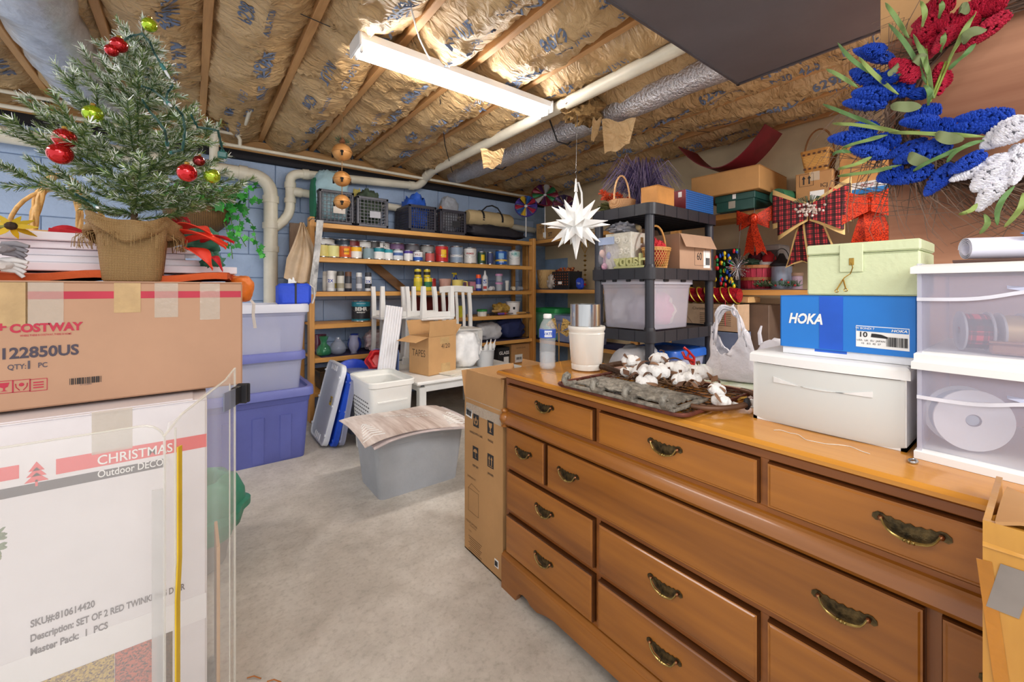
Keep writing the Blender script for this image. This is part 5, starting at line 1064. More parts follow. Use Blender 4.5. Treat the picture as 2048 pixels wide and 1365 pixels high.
# ------------------------------------------------------------------ hanging white star
t = thing('moravian_star', 'white many pointed paper star hanging from a wire', 'star', D(1152, 449, 2.55)); SW = m('f6f6f4', .5, var=0)
dirs = [V((x, y, z)) for x in (-1, 0, 1) for y in (-1, 0, 1) for z in (-1, 0, 1) if (x, y, z) != (0, 0, 0)]
TL = Matrix.Rotation(radians(12), 3, 'Z')
for d in dirs:
    d = (TL @ d).normalized(); u = d.orthogonal().normalized(); w_ = d.cross(u); r = .036; L = .215 if d.z*d.z > .9 or abs(d.z) < .1 else .185
    mb = MB(); mb.loft([[tuple(d*.05+u*(r*cos(a))+w_*(r*sin(a))) for a in [2*pi*i/4 for i in range(4)]], [tuple(d*L+u*(.0015*cos(a))+w_*(.0015*sin(a))) for a in [2*pi*i/4 for i in range(4)]]])
    mb.build('point', SW, t)
MB().ball((0, 0, 0), .062, 12, 8).build('core', SW, t)
top = D(1155, 222, 2.68)-V(t.location); MB().tube([(0, 0, .19), (.003, 0, .27), (.004, 0, .30), (-.006, 0, .315), (.006, 0, .33), (.0, 0, .34), tuple(top)], .0018, 5).build('hanging_wire', m('5a5a5c', .4, .5), t)
MB().tube([(.0, 0, .25), (.02, 0, .26), (.05, 0, .2), (.055, .0, .1)], .006, 6).build('white_lamp_cord', m('eeeeec', .5), t, smooth=50)
MB().tube([(0, 0, .2), (0, 0, .28)], [.012, .004], 6).build('socket_tie', m('eeeeec', .5), t)
# torn insulation clump above the star and hanging paper flaps
INS = m('b5905a', .9, h2='5d4428', vs=25, bump=1, bs=40)
MB().blob((0, 0, 0), (.16, .12, .09), .5, 3.5, 71).build('torn_insulation', INS, smooth=60, label='clump of torn brown insulation hanging above the white star', cat='insulation', loc=D(1165, 218, 2.78))
for i, (px, py, dd, w_, h_, rz, lab) in enumerate(((1238, 268, 2.72, .22, .2, -.75, 'loose tan paper flap hanging from the ceiling right of the star wire'), (985, 315, 2.95, .17, .12, -.6, 'loose tan paper flap hanging below the foil duct'), (1195, 255, 2.72, .06, .13, -.6, 'narrow scrap of torn paper beside the brown insulation clump'))):
    p = D(px, py, dd); MB().at(RZ(rz)).sheet(lambda u, v: ((u-.5)*w_*(1-.25*v), .03*sin(u*3)+.08*v, -h_*v*(1-.3*u)+h_*.5+.01*sin(u*9)), 8, 6, .002).build('paper_flap', KR, smooth=60, label=lab, cat='paper', loc=p)
# ------------------------------------------------------------------ wooden shelves along the right wall
SXF = 3.28
rs = thing('wall_shelf', 'long pine shelf along the right wall loaded with boxes and holiday decor', 'shelf', (SXF+.22, 1.8, 0))
for z, y0, y1 in ((1.69, -.6, 4.1), (1.10, -.6, 4.1), (.505, -.6, 4.1)):
    MB().box((-.20, (y0+y1)/2-1.8, z-.022), (.036, y1-y0, .044), b=.003).build('front_rail', PINEY, rs); MB().box((.02, (y0+y1)/2-1.8, z-.014), (.41, y1-y0, .02), b=.002).build('shelf_board', PINEY, rs)
    MB().box((-.0, (y0+y1)/2-1.8, z-.0015), (.44, y1-y0-.02, .003)).build('shelf_liner', m('2c2f5e', .8), rs)
for y in (4.06, 2.42, 2.0, .4): MB().box((-.17, y-1.8, .84), (.04, .085, 1.68), b=.003).build('post', PINEZ, rs)
# ------------------------------------------------------------------ black plastic shelving unit
UX0, UX1, UY0, UY1 = 2.17, 2.98, 1.46, 1.95
bu = thing('plastic_shelving', 'black plastic shelving unit with round posts and ribbed shelves', 'shelving unit', ((UX0+UX1)/2, (UY0+UY1)/2, 0)); UB = m('2d2d33', .42, var=.1, bump=.05); hx, hy = (UX1-UX0)/2, (UY1-UY0)/2
UZS = [1.625, 1.232, .845, .45, .06]
for z in UZS:
    mb = MB(); rg = rrect(hx*2, hy*2, .05, 4); inn = rrect(hx*2-.012, hy*2-.012, .045, 4)
    mb.loft([[(x, y, z-.07) for x, y in inn], [(x, y, z-.07) for x, y in rg], [(x, y, z) for x, y in rg], [(x, y, z-.006) for x, y in inn], [(x, y, z-.012) for x, y in inn]], c0=False, c1=True); mb.build('shelf', UB, bu, smooth=35)
    mb = MB()
    for i in range(1, 12): mb.box((-hx+2*hx*i/12, 0, z-.035), (.006, hy*2-.03, .04))
    for sx in (-1, 1):
        for k in (-.5, 0, .5): mb.box((sx*(hx+.001), k*hy, z-.035), (.004, .005, .068))
    for sy in (-1, 1):
        for k in (-.66, -.33, 0, .33, .66): mb.box((k*hx, sy*(hy+.001), z-.035), (.005, .004, .068))
    mb.build('shelf_ribs', UB, bu, kind='stuff')
for sx in (-1, 1):
    for sy in (-1, 1):
        MB().cyl((sx*(hx-.045), sy*(hy-.045), 0), .0285, 1.6, 16).build('post', m('34363e', .35, var=.06), bu, smooth=40)
        for z in UZS[1:]: MB().lathe([(.033, 0), (.035, .01), (.035, .08), (.031, .095)], 16, c=(sx*(hx-.045), sy*(hy-.045), z-.075)).build('collar', UB, bu, smooth=40)
uz = UZS[0]+.001
def on(px, py, y, z): p = PY(px, py, y); return (p.x, p.y, z)
def onx(px, x, z): r = ray(px); return (x, r[1]/r[0]*x, z)
# on top of the unit
carton('orange_box', 'mustard lidded box on top of the black shelving unit', 'box', (2.345, 1.535, uz), .19, .12, .115, radians(1), m('c98c4a', .7), tape=False)
t = thing('blue_box', 'blue patterned gift box with dark red end beside the mustard box', 'box', (2.735, 1.525, uz), 0); MB().box((0, 0, .065), (.36, .125, .13), b=.004).build('body', weave('2a6fb8', '1c3f7c', 22, 22, .4, .1), t); decal(t, 'red_end', (-.1802, 0, .065), (0, -1, 0), UZ, .122, .125, m('8a2f36', .6)); decal(t, 'label', (-.181, -.02, .1), (0, -1, 0), UZ, .025, .035, LABEL)
t = thing('gift_basket', 'small round basket with a tall hoop handle on top of the black unit', 'basket', (2.24, 1.73, uz)); WL = m('d8a878', .6, var=.15, vs=40, bump=.4)
MB().lathe([(.07, 0), (.082, .02), (.088, .055), (.08, .055), (.06, .02)], 24).build('body', weave('dcae80', 'a87548', 50, 80), t, smooth=50); MB().tube([(.082*cos(pi*i/14), .0, .05+.17*sin(pi*i/14)) for i in range(15)], .006, 6).build('hoop_handle', WL, t, smooth=50)
t = thing('silk_flowers', 'bunch of rust orange silk chrysanthemums on the black unit', 'flowers', (2.30, 1.87, uz)); OM = m('c8481e', .7, var=.25, vs=60)
rr = random.Random(3)
for i in range(16):
    c = V((rr.uniform(-.1, .16), rr.uniform(-.05, .04), .09+rr.uniform(-.03, .05))); mb = MB()
    for k in range(26):
        a, b_ = rr.uniform(0, 2*pi), rr.uniform(-.3, 1.4); d = V((cos(a)*cos(b_), sin(a)*cos(b_), sin(b_))); mb.tube([c+d*.004, c+d*.03], [.004, .002], 3)
    mb.build('blossom', OM, t)
MB().blob((.02, 0, .03), (.13, .05, .04), .3, 4, 77).build('leafage', m('5a5a30', .8), t)
# purple grass behind
t = thing('purple_grass', 'spray of dusky purple ornamental grass rising behind the mustard box', 'plant', (2.62, 1.84, uz)); PG = [m('6a5a80', .6, var=.2), m('8a7a96', .6, var=.2), m('40345e', .6, var=.2)]
mb = MB()
for i in range(420):
    a = rr.uniform(0, 2*pi); sp = rr.uniform(.08, .34); h_ = rr.uniform(.2, .42); mb.tube([(0.02*cos(a), .02*sin(a), 0), (sp*.35*cos(a), sp*.35*sin(a)*.7, h_*.8), (sp*.75*cos(a), sp*.7*sin(a)*.7, h_), (sp*1.15*cos(a), sp*.75*sin(a), h_*.72-.1*rr.random())], [.0035, .003, .0025, .0008], 3, i % 3)
mb.build('grass_blades', PG, t, kind='stuff'); MB().blob((0, 0, .05), (.06, .06, .08), .3, 4, 78).build('base_tuft', m('4a2a4a', .8), t)
# top wall shelf
tz = 1.691
t = carton('long_carton', 'long flat tan carton lying across the green box on the wall shelf', 'box', (3.45, 1.53, tz+.128), .55, .5, .17, radians(2), m('c9985e', .75, var=.05), tape=False)
t = thing('green_box', 'dark green lidded box under the long tan carton on the wall shelf', 'box', (3.40, 1.46, tz)); GB = m('1f4f48', .5, var=.08); MB().box((0, 0, .05), (.345, .275, .1), b=.003).build('body', GB, t); MB().box((0, 0, .1), (.36, .29, .05), b=.003).build('lid', GB, t); decal(t, 'label', (-.1805, .0, .105), (0, -1, 0), UZ, .025, .035, LABEL); decal(t, 'clear_tape', (-.1732, .02, .05), (0, -1, 0), UZ, .05, .06, CTAPE)
MB().sheet(lambda u, v: (3.2+.3*v, 1.9-.66*u, 2.035+.24*abs(2*u-1.02)**1.9), 24, 4, .006).build('red_sled', m('7a1f2a', .5), smooth=60, label='curved dark red sheet resting above the long tan carton', cat='decoration')
t = thing('green_tube', 'dark green rolled mat lying end on at the shelf edge', 'roll', (SXF-.07, 1.17, tz+.055), rot=(0, radians(90), radians(-12))); MB().lathe([(.05, 0), (.052, .0), (.052, .36), (.044, .36), (.044, .002)], 26).build('roll', m('2a6a48', .5), t, smooth=50)
t = carton('carton', 'tan carton with two up arrows under the small basket', 'box', (3.42, .985, tz), .22, .21, .20, 0, CARD2)
def arrows(parent, loc, s, right, up, mat, frame_=True):
    mb = MB().at(frame(loc, right, up))
    for k in (-1, 1): mb.poly([(k*.2*s-.05*s, -.35*s), (k*.2*s+.05*s, -.35*s), (k*.2*s+.05*s, .12*s), (k*.2*s+.14*s, .12*s), (k*.2*s, .38*s), (k*.2*s-.14*s, .12*s), (k*.2*s-.05*s, .12*s)], .0008)
    if frame_:
        for a in (-1, 1): mb.box((0, a*.5*s, .0004), (s, .02*s, .0008)).box((a*.5*s, 0, .0004), (.02*s, s, .0008))
    return mb.build('arrow_symbol', mat, parent)
LX = (0, -1, 0)
arrows(t, (-.1103, .04, .15), .08, LX, UZ, INK); decal(t, 'label', (-.1103, -.02, .04), LX, UZ, .08, .06, LABEL); text('ICJ', .035, (-.1103, -.06, .1), LX, UZ, INK, t); decal(t, 'clear_tape', (-.1105, -.01, .17), LX, UZ, .05, .06, CTAPE)
t = thing('split_basket', 'square woven split wood basket with hoop handle on the arrow carton', 'basket', (3.42, .985, tz+.202)); mb = MB(); hollow(mb, [(.15, .13, .02, 0), (.2, .17, .02, .15)], .005); mb.build('body', weave('d9a65a', 'b07a36', 16, 30), t)
for z in (.03, .125):
    w_ = .15+.05*z/.15; mb = MB()
    for k in range(5): mb.box((-w_/2-.0015, -.06+.03*k, z), (.002, .015, .012)); mb.box((-.07+.035*k, -(.13+.04*z/.15)/2-.0015, z), (.015, .002, .012))
    mb.build('dark_weave', m('5a3a2a', .7), t)
MB().tube([(0, .085*cos(pi*i/14), .14+.17*sin(pi*i/14)) for i in range(15)], .006, 6).build('hoop_handle', m('8a5a2a', .6), t)
carton('white_box', 'flat white box with blue lower edge on the wall shelf near the wreath', 'box', (3.42, .70, tz), .26, .3, .075, 0, m('e6e6e6', .5), tape=False); decal(bpy.data.objects['white_box'], 'blue_band', (-.1303, 0, .018), LX, UZ, .295, .03, m('2f7fc4', .5)); text('floral', .03, (-.1303, 0, .052), LX, UZ, m('c06a6a', .6), bpy.data.objects['white_box'])
carton('carton', 'wide brown carton on top of the flat white box behind the wreath', 'box', (3.45, .68, tz+.077), .24, .34, .26, 0, m('c08a50', .75), tape=True)
carton('carton', 'brown carton marked ST in the corner on the wall shelf', 'box', (3.46, 3.62, tz), .3, .42, .2, 0, m('b58c58', .75)); o = [x for x in COL.objects if x.get('label', '').startswith('brown carton marked ST')][0]
text('ST', .06, (-.151, -.04, .05), LX, UZ, INK, o, .02); text('TWIN-4 TREE', .05, (-.151, 0, .145), LX, UZ, INK, o, .01); decal(o, 'label', (-.1504, .06, .055), LX, UZ, .05, .06, LABEL)
for k in range(5): decal(o, 'printed_line', (-.1504, .14, .13-.012*k), LX, UZ, .09-.01*(k % 2), .003, INK)
# hanging bows on the front rail
def bow(label, px, z_top, s, mat, mat2=None, tails=(.24, .06), pine=False, tw=.075):
    p = onx(px, SXF-.035, z_top); t = thing('holiday_bow', label, 'bow', p); fr_ = frame((0, 0, 0), LX, UZ)
    for sg in (-1, 1):
        for dz, sz in ((.0, 1.0), (-.035, .85)):
            mb = MB().at(fr_); mb.sheet(lambda u, v: (sg*s*sz*(.02+.5*sin(u*pi)**.8*(1-.25*u)), (v-.5)*s*.42*sz*(.35+.65*sin(u*pi))*1+dz*s*2+.12*s*sin(u*pi)*(.6 if dz == 0 else -.6), s*(.03+.16*u-.0)-.02+.05*s*sin(u*pi)), 14, 5, .003); mb.build('loop', mat, t, smooth=60)
            if mat2:
                mb = MB().at(fr_); mb.sheet(lambda u, v: (sg*s*sz*(.01+.515*sin(u*pi)**.8*(1-.25*u)), (v-.5)*s*.58*sz*(.35+.65*sin(u*pi))+dz*s*2+.12*s*sin(u*pi)*(.6 if dz == 0 else -.6), s*(.03+.16*u)-.03+.05*s*sin(u*pi)), 14, 5, .003); mb.build('tan_backing', mat2, t, smooth=60)
    for sg in (-1, 1):
        L = tails[0]; x1 = tails[1]*sg
        mb = MB().at(fr_); mb.sheet(lambda u, v: (x1*u+(v-.5)*tw*(.5+.6*u)*s/.3, -L*u*(1-.12*(1-abs(2*v-1))*(u > .9)), .015+.015*sin(u*5)+.01*sg), 10, 4, .003); mb.build('tail', mat, t, smooth=60)
        if mat2: mb = MB().at(fr_); mb.sheet(lambda u, v: (x1*u+(v-.5)*(tw*(.5+.6*u)*s/.3+.026), -(L+.012)*u*(1-.12*(1-abs(2*v-1))*(u > .9)), .010+.015*sin(u*5)+.01*sg), 10, 4, .003); mb.build('tan_backing', mat2, t, smooth=60)
    MB().at(fr_).blob((0, 0, .03), (.035*s/.3, .04*s/.3, .03), .15, 3, 5).build('knot', mat, t, smooth=60)
    MB().at(fr_).tube([(0, .02, .02), (.005, .06, .02), (-.01, .1, .0), (-.005, .11, -.02)], .002, 5).build('wire_hook', STEEL, t)
    if pine:
        mb = MB().at(fr_)
        for i in range(60): a, b_ = rr.uniform(0, 2*pi), rr.random(); mb.ball((.09*b_*cos(a)+.01, .045*b_*sin(a), .065), .011, 6, 4)
        mb.build('frosted_pinecone', m('8a6a58', .7, h2='e6e0da', vs=60), t, kind='stuff'); mb = MB().at(fr_)
        for i in range(60): a = rr.uniform(.2, 2.9); mb.tube([(0, 0, .05), (.12*cos(a), .09*sin(a), .055+.02*rr.random())], .0018, 3)
        mb.build('pine_needles', m('34503a', .7), t, kind='stuff')
    return t
GLR = glitter('e8441c', '7a1408', 220)
bow('glittery orange red bow hanging alone on the wall shelf rail', 1510, 1.615, .26, GLR, tails=(.27, .05))
def plaid():
    mt, nt, N, L, P = newmat('plaid'); tc = N.new('ShaderNodeTexCoord'); cr = None; prev = None
    for ax, s in (('Y', 8), ('Z', 9), ('Y', 21), ('Z', 23)):
        w_ = N.new('ShaderNodeTexWave'); w_.bands_direction = ax; w_.inputs['Scale'].default_value = s; L.new(tc.outputs['Object'], w_.inputs['Vector'])
        c = N.new('ShaderNodeValToRGB'); c.color_ramp.elements[0].color = (1, 1, 1, 1); c.color_ramp.elements[1].color = lin('6a5a70'); c.color_ramp.elements[0].position = .6; c.color_ramp.elements[1].position = .7; L.new(w_.outputs['Fac'], c.inputs[0])
        if prev is None: prev = c.outputs[0]
        else:
            k = N.new('ShaderNodeMix'); k.data_type = 'RGBA'; k.blend_type = 'MULTIPLY'; k.inputs[0].default_value = .8; L.new(prev, k.inputs[6]); L.new(c.outputs[0], k.inputs[7]); prev = k.outputs[2]
    k = N.new('ShaderNodeMix'); k.data_type = 'RGBA'; k.blend_type = 'MULTIPLY'; k.inputs[0].default_value = 1; k.inputs[7].default_value = lin('d0343c'); L.new(prev, k.inputs[6]); L.new(k.outputs[2], P.inputs['Base Color']); P.inputs['Roughness'].default_value = .7; return mt
PLAID = plaid()
bow('large red plaid bow with tan edges and frosted pinecones hanging from the shelf', 1624, 1.62, .47, PLAID, m('d8b878', .7), tails=(.36, .07), pine=True, tw=.09)
bow('big glittery deep red bow hanging nearest the plywood panel', 1745, 1.62, .44, GLR, tails=(.36, .06), tw=.1)
# middle wall shelf
mz = 1.103
cloth('paper_wad', 'crumpled brown paper bag wedged above the numbered carton', (3.36, 2.05, mz+.22), (.13, .13, .09), m('b09470', .75, bump=.7, bs=12), .35, 2.6, 81, 'paper bag')
carton('tan_carton', 'plain tan carton under the crumpled paper bag', 'box', (3.42, 2.1, mz), .2, .22, .215, 0, m('c9a070', .7), tape=False)
t = thing('light_tangle', 'black panel hung with multicolour bulbs on the middle wall shelf', 'string lights', onx(1456, 3.2, mz+.0)); MB().box((0, 0, .15), (.03, .17, .3), b=.004).build('black_panel', m('1c1c22', .8), t)
for i in range(46):
    c_ = ('d8262c', 'e8c81e', '2458c8', '1f8a4a')[i % 4]; p = V((-.025, rr.uniform(-.085, .085), rr.uniform(.01, .29))); MB().ball(p, (.012, .012, .018), 6, 4).build('bulb', m(c_, .25, coat=.3, var=0), t, smooth=60)
MB().tube([(-.02, -.08+.02*(i % 9)*(1), .02+.016*i) for i in range(17)], .003, 4).build('cord', m('15401f', .6), t)
MB().box((0, 0, .16), (.02, .6, .3), b=.002).build('black_board', m('1e1e26', .8), label='black backing board behind the black unit on the middle wall shelf', cat='board', loc=(3.6, 2.3, mz))
for i, (dy, c_) in enumerate(((.25, 'b8243a'), (.1, 'c82a2a'), (-.02, '3a5aa0'), (.18, 'd8b83a'), (.33, '2f8a5a'))):
    MB().ball((0, 0, .05), (.03, .035, .045), 10, 6).build('felt_ornament', m(c_, .6), smooth=60, label=('plum', 'red', 'blue', 'yellow', 'green')[i]+' felt ornament on the middle wall shelf seen under the unit', cat='ornament', group='felt ornaments on the middle wall shelf', loc=(3.36, 2.3+dy, mz))
t = thing('wire_snowflake', 'spiky silver wire starburst ornament before the red bushel basket', 'ornament', onx(1475, 3.16, 1.26)); mb = MB(); SW2 = m('d0d0d4', .2, .9)
for i in range(90):
    a, b_ = rr.uniform(0, 2*pi), rr.uniform(-1.5, 1.5); d = V((cos(a)*cos(b_), sin(a)*cos(b_), sin(b_)))*.095*rr.uniform(.6, 1); mb.tube([(0, 0, 0), d], .0011, 3).ball(d, .0035, 5, 3)
mb.build('wire_rays', SW2, t, kind='stuff')
MB().tube([(0, 0, .09), (.03, 0, .2), (.06, 0, .36)], .0012, 4).build('hanger', BLK, t)
t = thing('bushel_basket', 'red stained bushel basket on the middle wall shelf', 'basket', onx(1514, 3.43, mz)); RBK = wood('b8304a', '8a1c34', 'Z', 20, .6); RIM = wood('a5683a', '7a4a26', 'Y', 9)
n = 26
for i in range(n):
    a0 = 2*pi*i/n; mb = MB()
    mb.loft([[(r*cos(a0+da), r*sin(a0+da), z) for r, da in ((r0, -.11), (r0, .11), (r0-.004, .11), (r0-.004, -.11))] for r0, z in ((.12, 0), (.145, .09), (.158, .17))]); mb.build('stave', RBK, t)
MB().lathe([(.118, .002), (.118, .006)], 24).build('base', RBK, t)
for z, r in ((.165, .161), (.075, .145)): MB().lathe([(r, -.012), (r+.004, -.011), (r+.004, .011), (r, .012)], 28, c=(0, 0, z), c0=False, c1=False).build('hoop', RIM, t)
o0 = V(t.location); t = thing('plush_snowman', 'small plush snowman with red hat peeking out of the bushel basket', 'toy', o0+V((-.03, -.02, .14))); MB().ball((0, -.06, .04), (.05, .055, .05), 12, 8).build('head', m('eeeeee', .9, bump=.4), t, smooth=60); MB().lathe([(.05, .06), (.045, .1), (.01, .14)], 12, c=(0, -.075, 0)).build('hat', m('b0202a', .8), t, smooth=60); MB().blob((-.02, .05, .06), (.05, .07, .035), .3, 3, 82).build('sprig', m('2f4a36', .8), t, smooth=60); MB().blob((0, .02, .1), (.04, .05, .04), .3, 3, 83).build('red_cap', m('5a1a2a', .8), t, smooth=60)
t = thing('lantern', 'glass jar lantern with black metal roof on the middle wall shelf', 'lantern', onx(1563, 3.36, mz)); MB().lathe([(.06, 0), (.065, .01), (.065, .16), (.062, .16), (.062, .012)], 22).build('glass', m('9fb0c8', .08, var=0, alpha=.5, coat=.4), t, smooth=50); MB().lathe([(.075, .165), (.07, .18), (.03, .215), (.02, .24), (.012, .255)], 16).build('roof', BLK, t, smooth=30); MB().tube([(0, .05*cos(pi*i/10), .2+.09*sin(pi*i/10)) for i in range(11)], .003, 5).build('bail', BLK, t); MB().cyl((0, 0, .013), .03, .09, 12).build('candle', WHITE, t)
t = thing('pine_sprig', 'artificial pine sprig with red berries on the shelf edge', 'decoration', onx(1553, 3.31, mz+.005)); mb = MB()
for i in range(220):
    y = rr.uniform(-.14, .14); a = rr.uniform(.2, 2.9); mb.tube([(0, y, .012), (.04*cos(a)-.01, y+rr.uniform(-.03, .03), .012+.045*sin(a))], .0014, 3)
mb.build('needles', m('4a6a48', .7, var=.2), t, kind='stuff'); 
for i in range(7): MB().ball((-.02, -.12+.04*i, .02+.02*(i % 3)), .008, 8, 5).build('berry', m('b01a22', .3), t, smooth=60)
for px, lab, c_ in ((1592, 'pale striped candle jar beside the lantern', 'b8a0b0'), (1578, 'small dark red tin behind the pine sprig', '7a1e26')): tub('candle_jar', lab, 'jar', 0, onx(px, 3.4, 0)[1], mz, .04, .04, .1 if px == 1592 else .08, m(c_, .4), m('a0826a', .5), x=3.4)
carton('silver_carton', 'silver grey box with red bars behind the plaid bow', 'box', (3.52, 1.33, mz), .2, .2, .33, 0, m('a8a4a2', .5), tape=False); o = bpy.data.objects['silver_carton']
for dy in (.06, .03): decal(o, 'red_bar', (-.1004, dy, .2), LX, UZ, .012, .18, m('b0242e', .5))
decal(o, 'grey_panel', (-.1004, -.05, .22), LX, UZ, .08, .14, m('55504e', .5))
# lower wall shelf and below
lz = .508
t = open_carton('printed_carton', 'low tan carton printed with text behind the black unit', (3.165, 1.62, .79), .19, .5, .2, 0, m('c8a888', .75), (('b', 100, .1),)); o = t
MB().box((0, 0, 0), (.2, .52, .788), b=.003).build('tall_tote_carton', m('6f7c98', .5), label='tall slate blue carton standing on the floor under the printed carton', cat='box', loc=(3.165, 1.62, .394))
for k in range(7):
    decal(o, 'printed_line', (-.0954, -.02, .13-.014*k), LX, UZ, .09, .004, m('6a5a4c', .7)); decal(o, 'printed_line', (-.0954, -.15, .13-.014*k), LX, UZ, .11, .004, m('6a5a4c', .7))
text('Christmas Tree', .03, (-.0954, -.02, .165), LX, UZ, m('6a5a4c', .7), o, sx=1.1); mb = MB().at(frame((-.0954, .14, .07), LX, UZ)); mb.tube([(-.07, -.04, 0), (0, .05, 0), (.07, -.04, 0), (-.07, -.04, 0)], .0015, 4); mb.build('triangle_emblem', INK, o)
t = thing('mesh_roll', 'roll of red glittery mesh with gold stripes on the printed carton', 'roll', (3.13, 1.64, 1.055), rot=(0, 0, 0)); MB().at(Matrix.Rotation(pi/2, 4, 'X')).lathe([(.02, -.26), (.05, -.255), (.058, -.2), (.056, 0), (.06, .2), (.05, .26), (.02, .262)], 22).build('roll', glitter('c81e32', '6a0a18', 160), t, smooth=50)
for i in range(8): MB().tube([(.061*cos(a), -.22+.06*i+.03*sin(a), .061*sin(a)) for a in [2*pi*j/18 for j in range(18)]], .005, 4, closed=True).build('gold_stripe', m('c8b040', .3, .6), t, smooth=60)
MB().tube([(-.05, -.18, -.02), (-.07, -.19, -.1), (-.065, -.185, -.16), (-.07, -.19, -.22)], .002, 4).build('red_thread', m('c81e32', .6), t)
carton('wooden_slat_box', 'thin pale wooden box under the middle wall shelf', 'box', (3.3, 1.5, 1.0), .2, .3, .045, 0, wood('d9b480', 'b89058', 'Y', 8), tape=False)
for lab, x, y, z, w_, d_, h_, c_, nm in (('dark teal gift box low on the wall shelf behind the plastic bags', 3.42, 1.62, .76, .24, .3, .09, '1f4a6a', 'gift_box'), ('dark red gift box under the teal gift box', 3.42, 1.62, .60, .28, .36, .155, '8a1e30', 'gift_box'), ('white carton low beside the black unit', 3.2, 1.78, .508, .2, .22, .17, 'c8c8d2', 'white_carton'), ('tall stack carton under the thin wooden box', 3.4, 1.38, .508, .22, .26, .48, '6a5648', 'brown_carton'), ('long red gift box on the lower wall shelf', 3.42, 1.62, .508, .3, .4, .09, 'b02a3a', 'gift_box')):
    carton(nm, lab, 'box', (x, y, z), w_, d_, h_, 0, m(c_, .55), tape=False)
t = thing('berry_cluster', 'cluster of frosted blue berries behind the plastic bag handles', 'decoration', (3.28, 1.72, .87))
for i in range(26): MB().ball((rr.uniform(-.05, .05), rr.uniform(-.06, .06), rr.uniform(0, .12)), .014, 8, 5).build('berry', m('7a94c0', .4, var=.2), t, smooth=60)
# black unit, middle shelf
z2 = UZS[1]+.001
t = thing('floral_tin', 'square white metal tin embossed with flowers on the middle black shelf', 'tin', (2.32, 1.76, z2)); TN = m('e4e0d4', .45, h2='c9c3b2', vs=30, bump=1, bs=28); MB().box((0, 0, .12), (.17, .21, .24), b=.003).build('body', TN, t)
for k in range(9):
    mb = MB(); cy, cz = -.08+.04*(k % 4)+.01*(k % 3), .04+.075*(k//3)
    for i in range(7): a = 2*pi*i/7; mb.ball((-.086, cy+.016*cos(a), cz+.016*sin(a)), (.004, .009, .009), 6, 4)
    mb.ball((-.088, cy, cz), (.005, .006, .006), 6, 4); mb.build('embossed_flower', m('eeeade', .45), t)
decal(t, 'oval_hole', (0.03, -.1053, .19), RX, UZ, .03, .04, m('8a6a3a', .6))
MB().box((0, 0, .165), (.16, .02, .33), b=.004).build('white_board', m('d9d2d6', .5), label='white canvas standing behind the wicker basket on the black shelf', cat='board', loc=(2.55, 1.86, z2))
cloth('tissue', 'crumpled silver ribbon and tissue on top of the floral tin', (2.31, 1.78, z2+.242), (.09, .09, .035), m('b8b8c0', .3, .3, bump=.8), .4, 3, 91, 'ribbon')
t = thing('beige_flowers', 'small beige silk flowers on top of the floral tin', 'flowers', (2.36, 1.72, z2+.243))
for i in range(7): MB().ball((rr.uniform(-.06, .08), rr.uniform(-.05, .05), .02+.03*rr.random()), (.02, .02, .018), 7, 5).build('blossom', m('c8b48c', .8), t, smooth=60)
t = thing('easter_egg_bag', 'clear bag of pastel plastic eggs on the middle black shelf', 'bag', (2.255, 1.84, z2)); 
for i in range(26): MB().ball((rr.uniform(-.045, .045), rr.uniform(-.07, .07), .02+rr.uniform(0, .12)), (.021, .021, .027), 10, 6).build('plastic_egg', m(('e8a8a0', 'd8a0b8', 'a0a8d8', 'e0b8a8')[i % 4], .3, var=0), t, smooth=60)
MB().blob((0, 0, .095), (.07, .095, .1), .1, 2, 92, sq=.8).build('clear_bag', m('e8e4f0', .1, var=0, alpha=.25, coat=.5), t, smooth=60); MB().box((-.06, 0, .19), (.006, .16, .05)).build('header_card', m('a8b8d8', .5), t)
t = thing('word_sign', 'pale green cut out word seen from behind standing on the black shelf', 'sign', (2.205, 1.63, z2)); me = txtmesh('Happy', m('c8c88a', .6), .03, 0, .12); o = link('letters', me, t, M_=frame((0, 0, .05), (0, 1, 0), UZ) @ Matrix.Diagonal((.1, .1, .1, 1))); MB().box((0, 0, .008), (.03, .26, .014), b=.002).build('base_bar', m('c8c88a', .6), t)
t = thing('wicker_basket', 'open weave wicker basket with tall handle filled with red shred', 'basket', (2.39, 1.575, z2)); WI = m('cf9a55', .5, var=.15, vs=40)
mb = MB(); n = 30
for i in range(n):
    for tw in (-1, 1): mb.tube([((.075+.03*f)*cos(2*pi*i/n+tw*f*.9), (.06+.02*f)*sin(2*pi*i/n+tw*f*.9), .005+.125*f) for f in (0, .25, .5, .75, 1)], .0026, 4)
mb.build('wicker_strands', WI, t, kind='stuff')
for z, k_ in ((.004, 0), (.132, 1), (.12, .95)): MB().tube([((.075+.03*k_)*cos(2*pi*i/30), (.06+.02*k_)*sin(2*pi*i/30), z) for i in range(30)], .005, 6, closed=True).build('hoop', WI, t, smooth=60)
MB().tube([(.105*cos(pi*i/16), 0, .125+.155*sin(pi*i/16)) for i in range(17)], .007, 7).build('handle', WI, t, smooth=60)
MB().blob((0, 0, .1), (.085, .062, .085), .35, 5, 93).build('red_shred', m('d8303a', .6, bump=1, bs=60), t, smooth=40)
t = open_carton('numbered_carton', 'tan carton printed 60 with one flap up on the middle black shelf', (2.72, 1.68, z2), .37, .40, .235, radians(-3), m('b8957a', .75, var=.04), (('f', 155, .1), ('b', 20, .1)))
text('60', .075, (.04, -.2003, .09), RX, UZ, INK, t, 0, .8); decal(t, 'label', (.13, -.2003, .075), RX, UZ, .08, .12, LABEL); barcode(t, (.14, -.2011, .06), RX, UZ, .05, .05); decal(t, 'packing_tape', (-.1853, .05, .04), LX, UZ, .06, .08, TAPE)
mb = MB().at(frame((.05, -.2002, .09), RX, UZ)); 
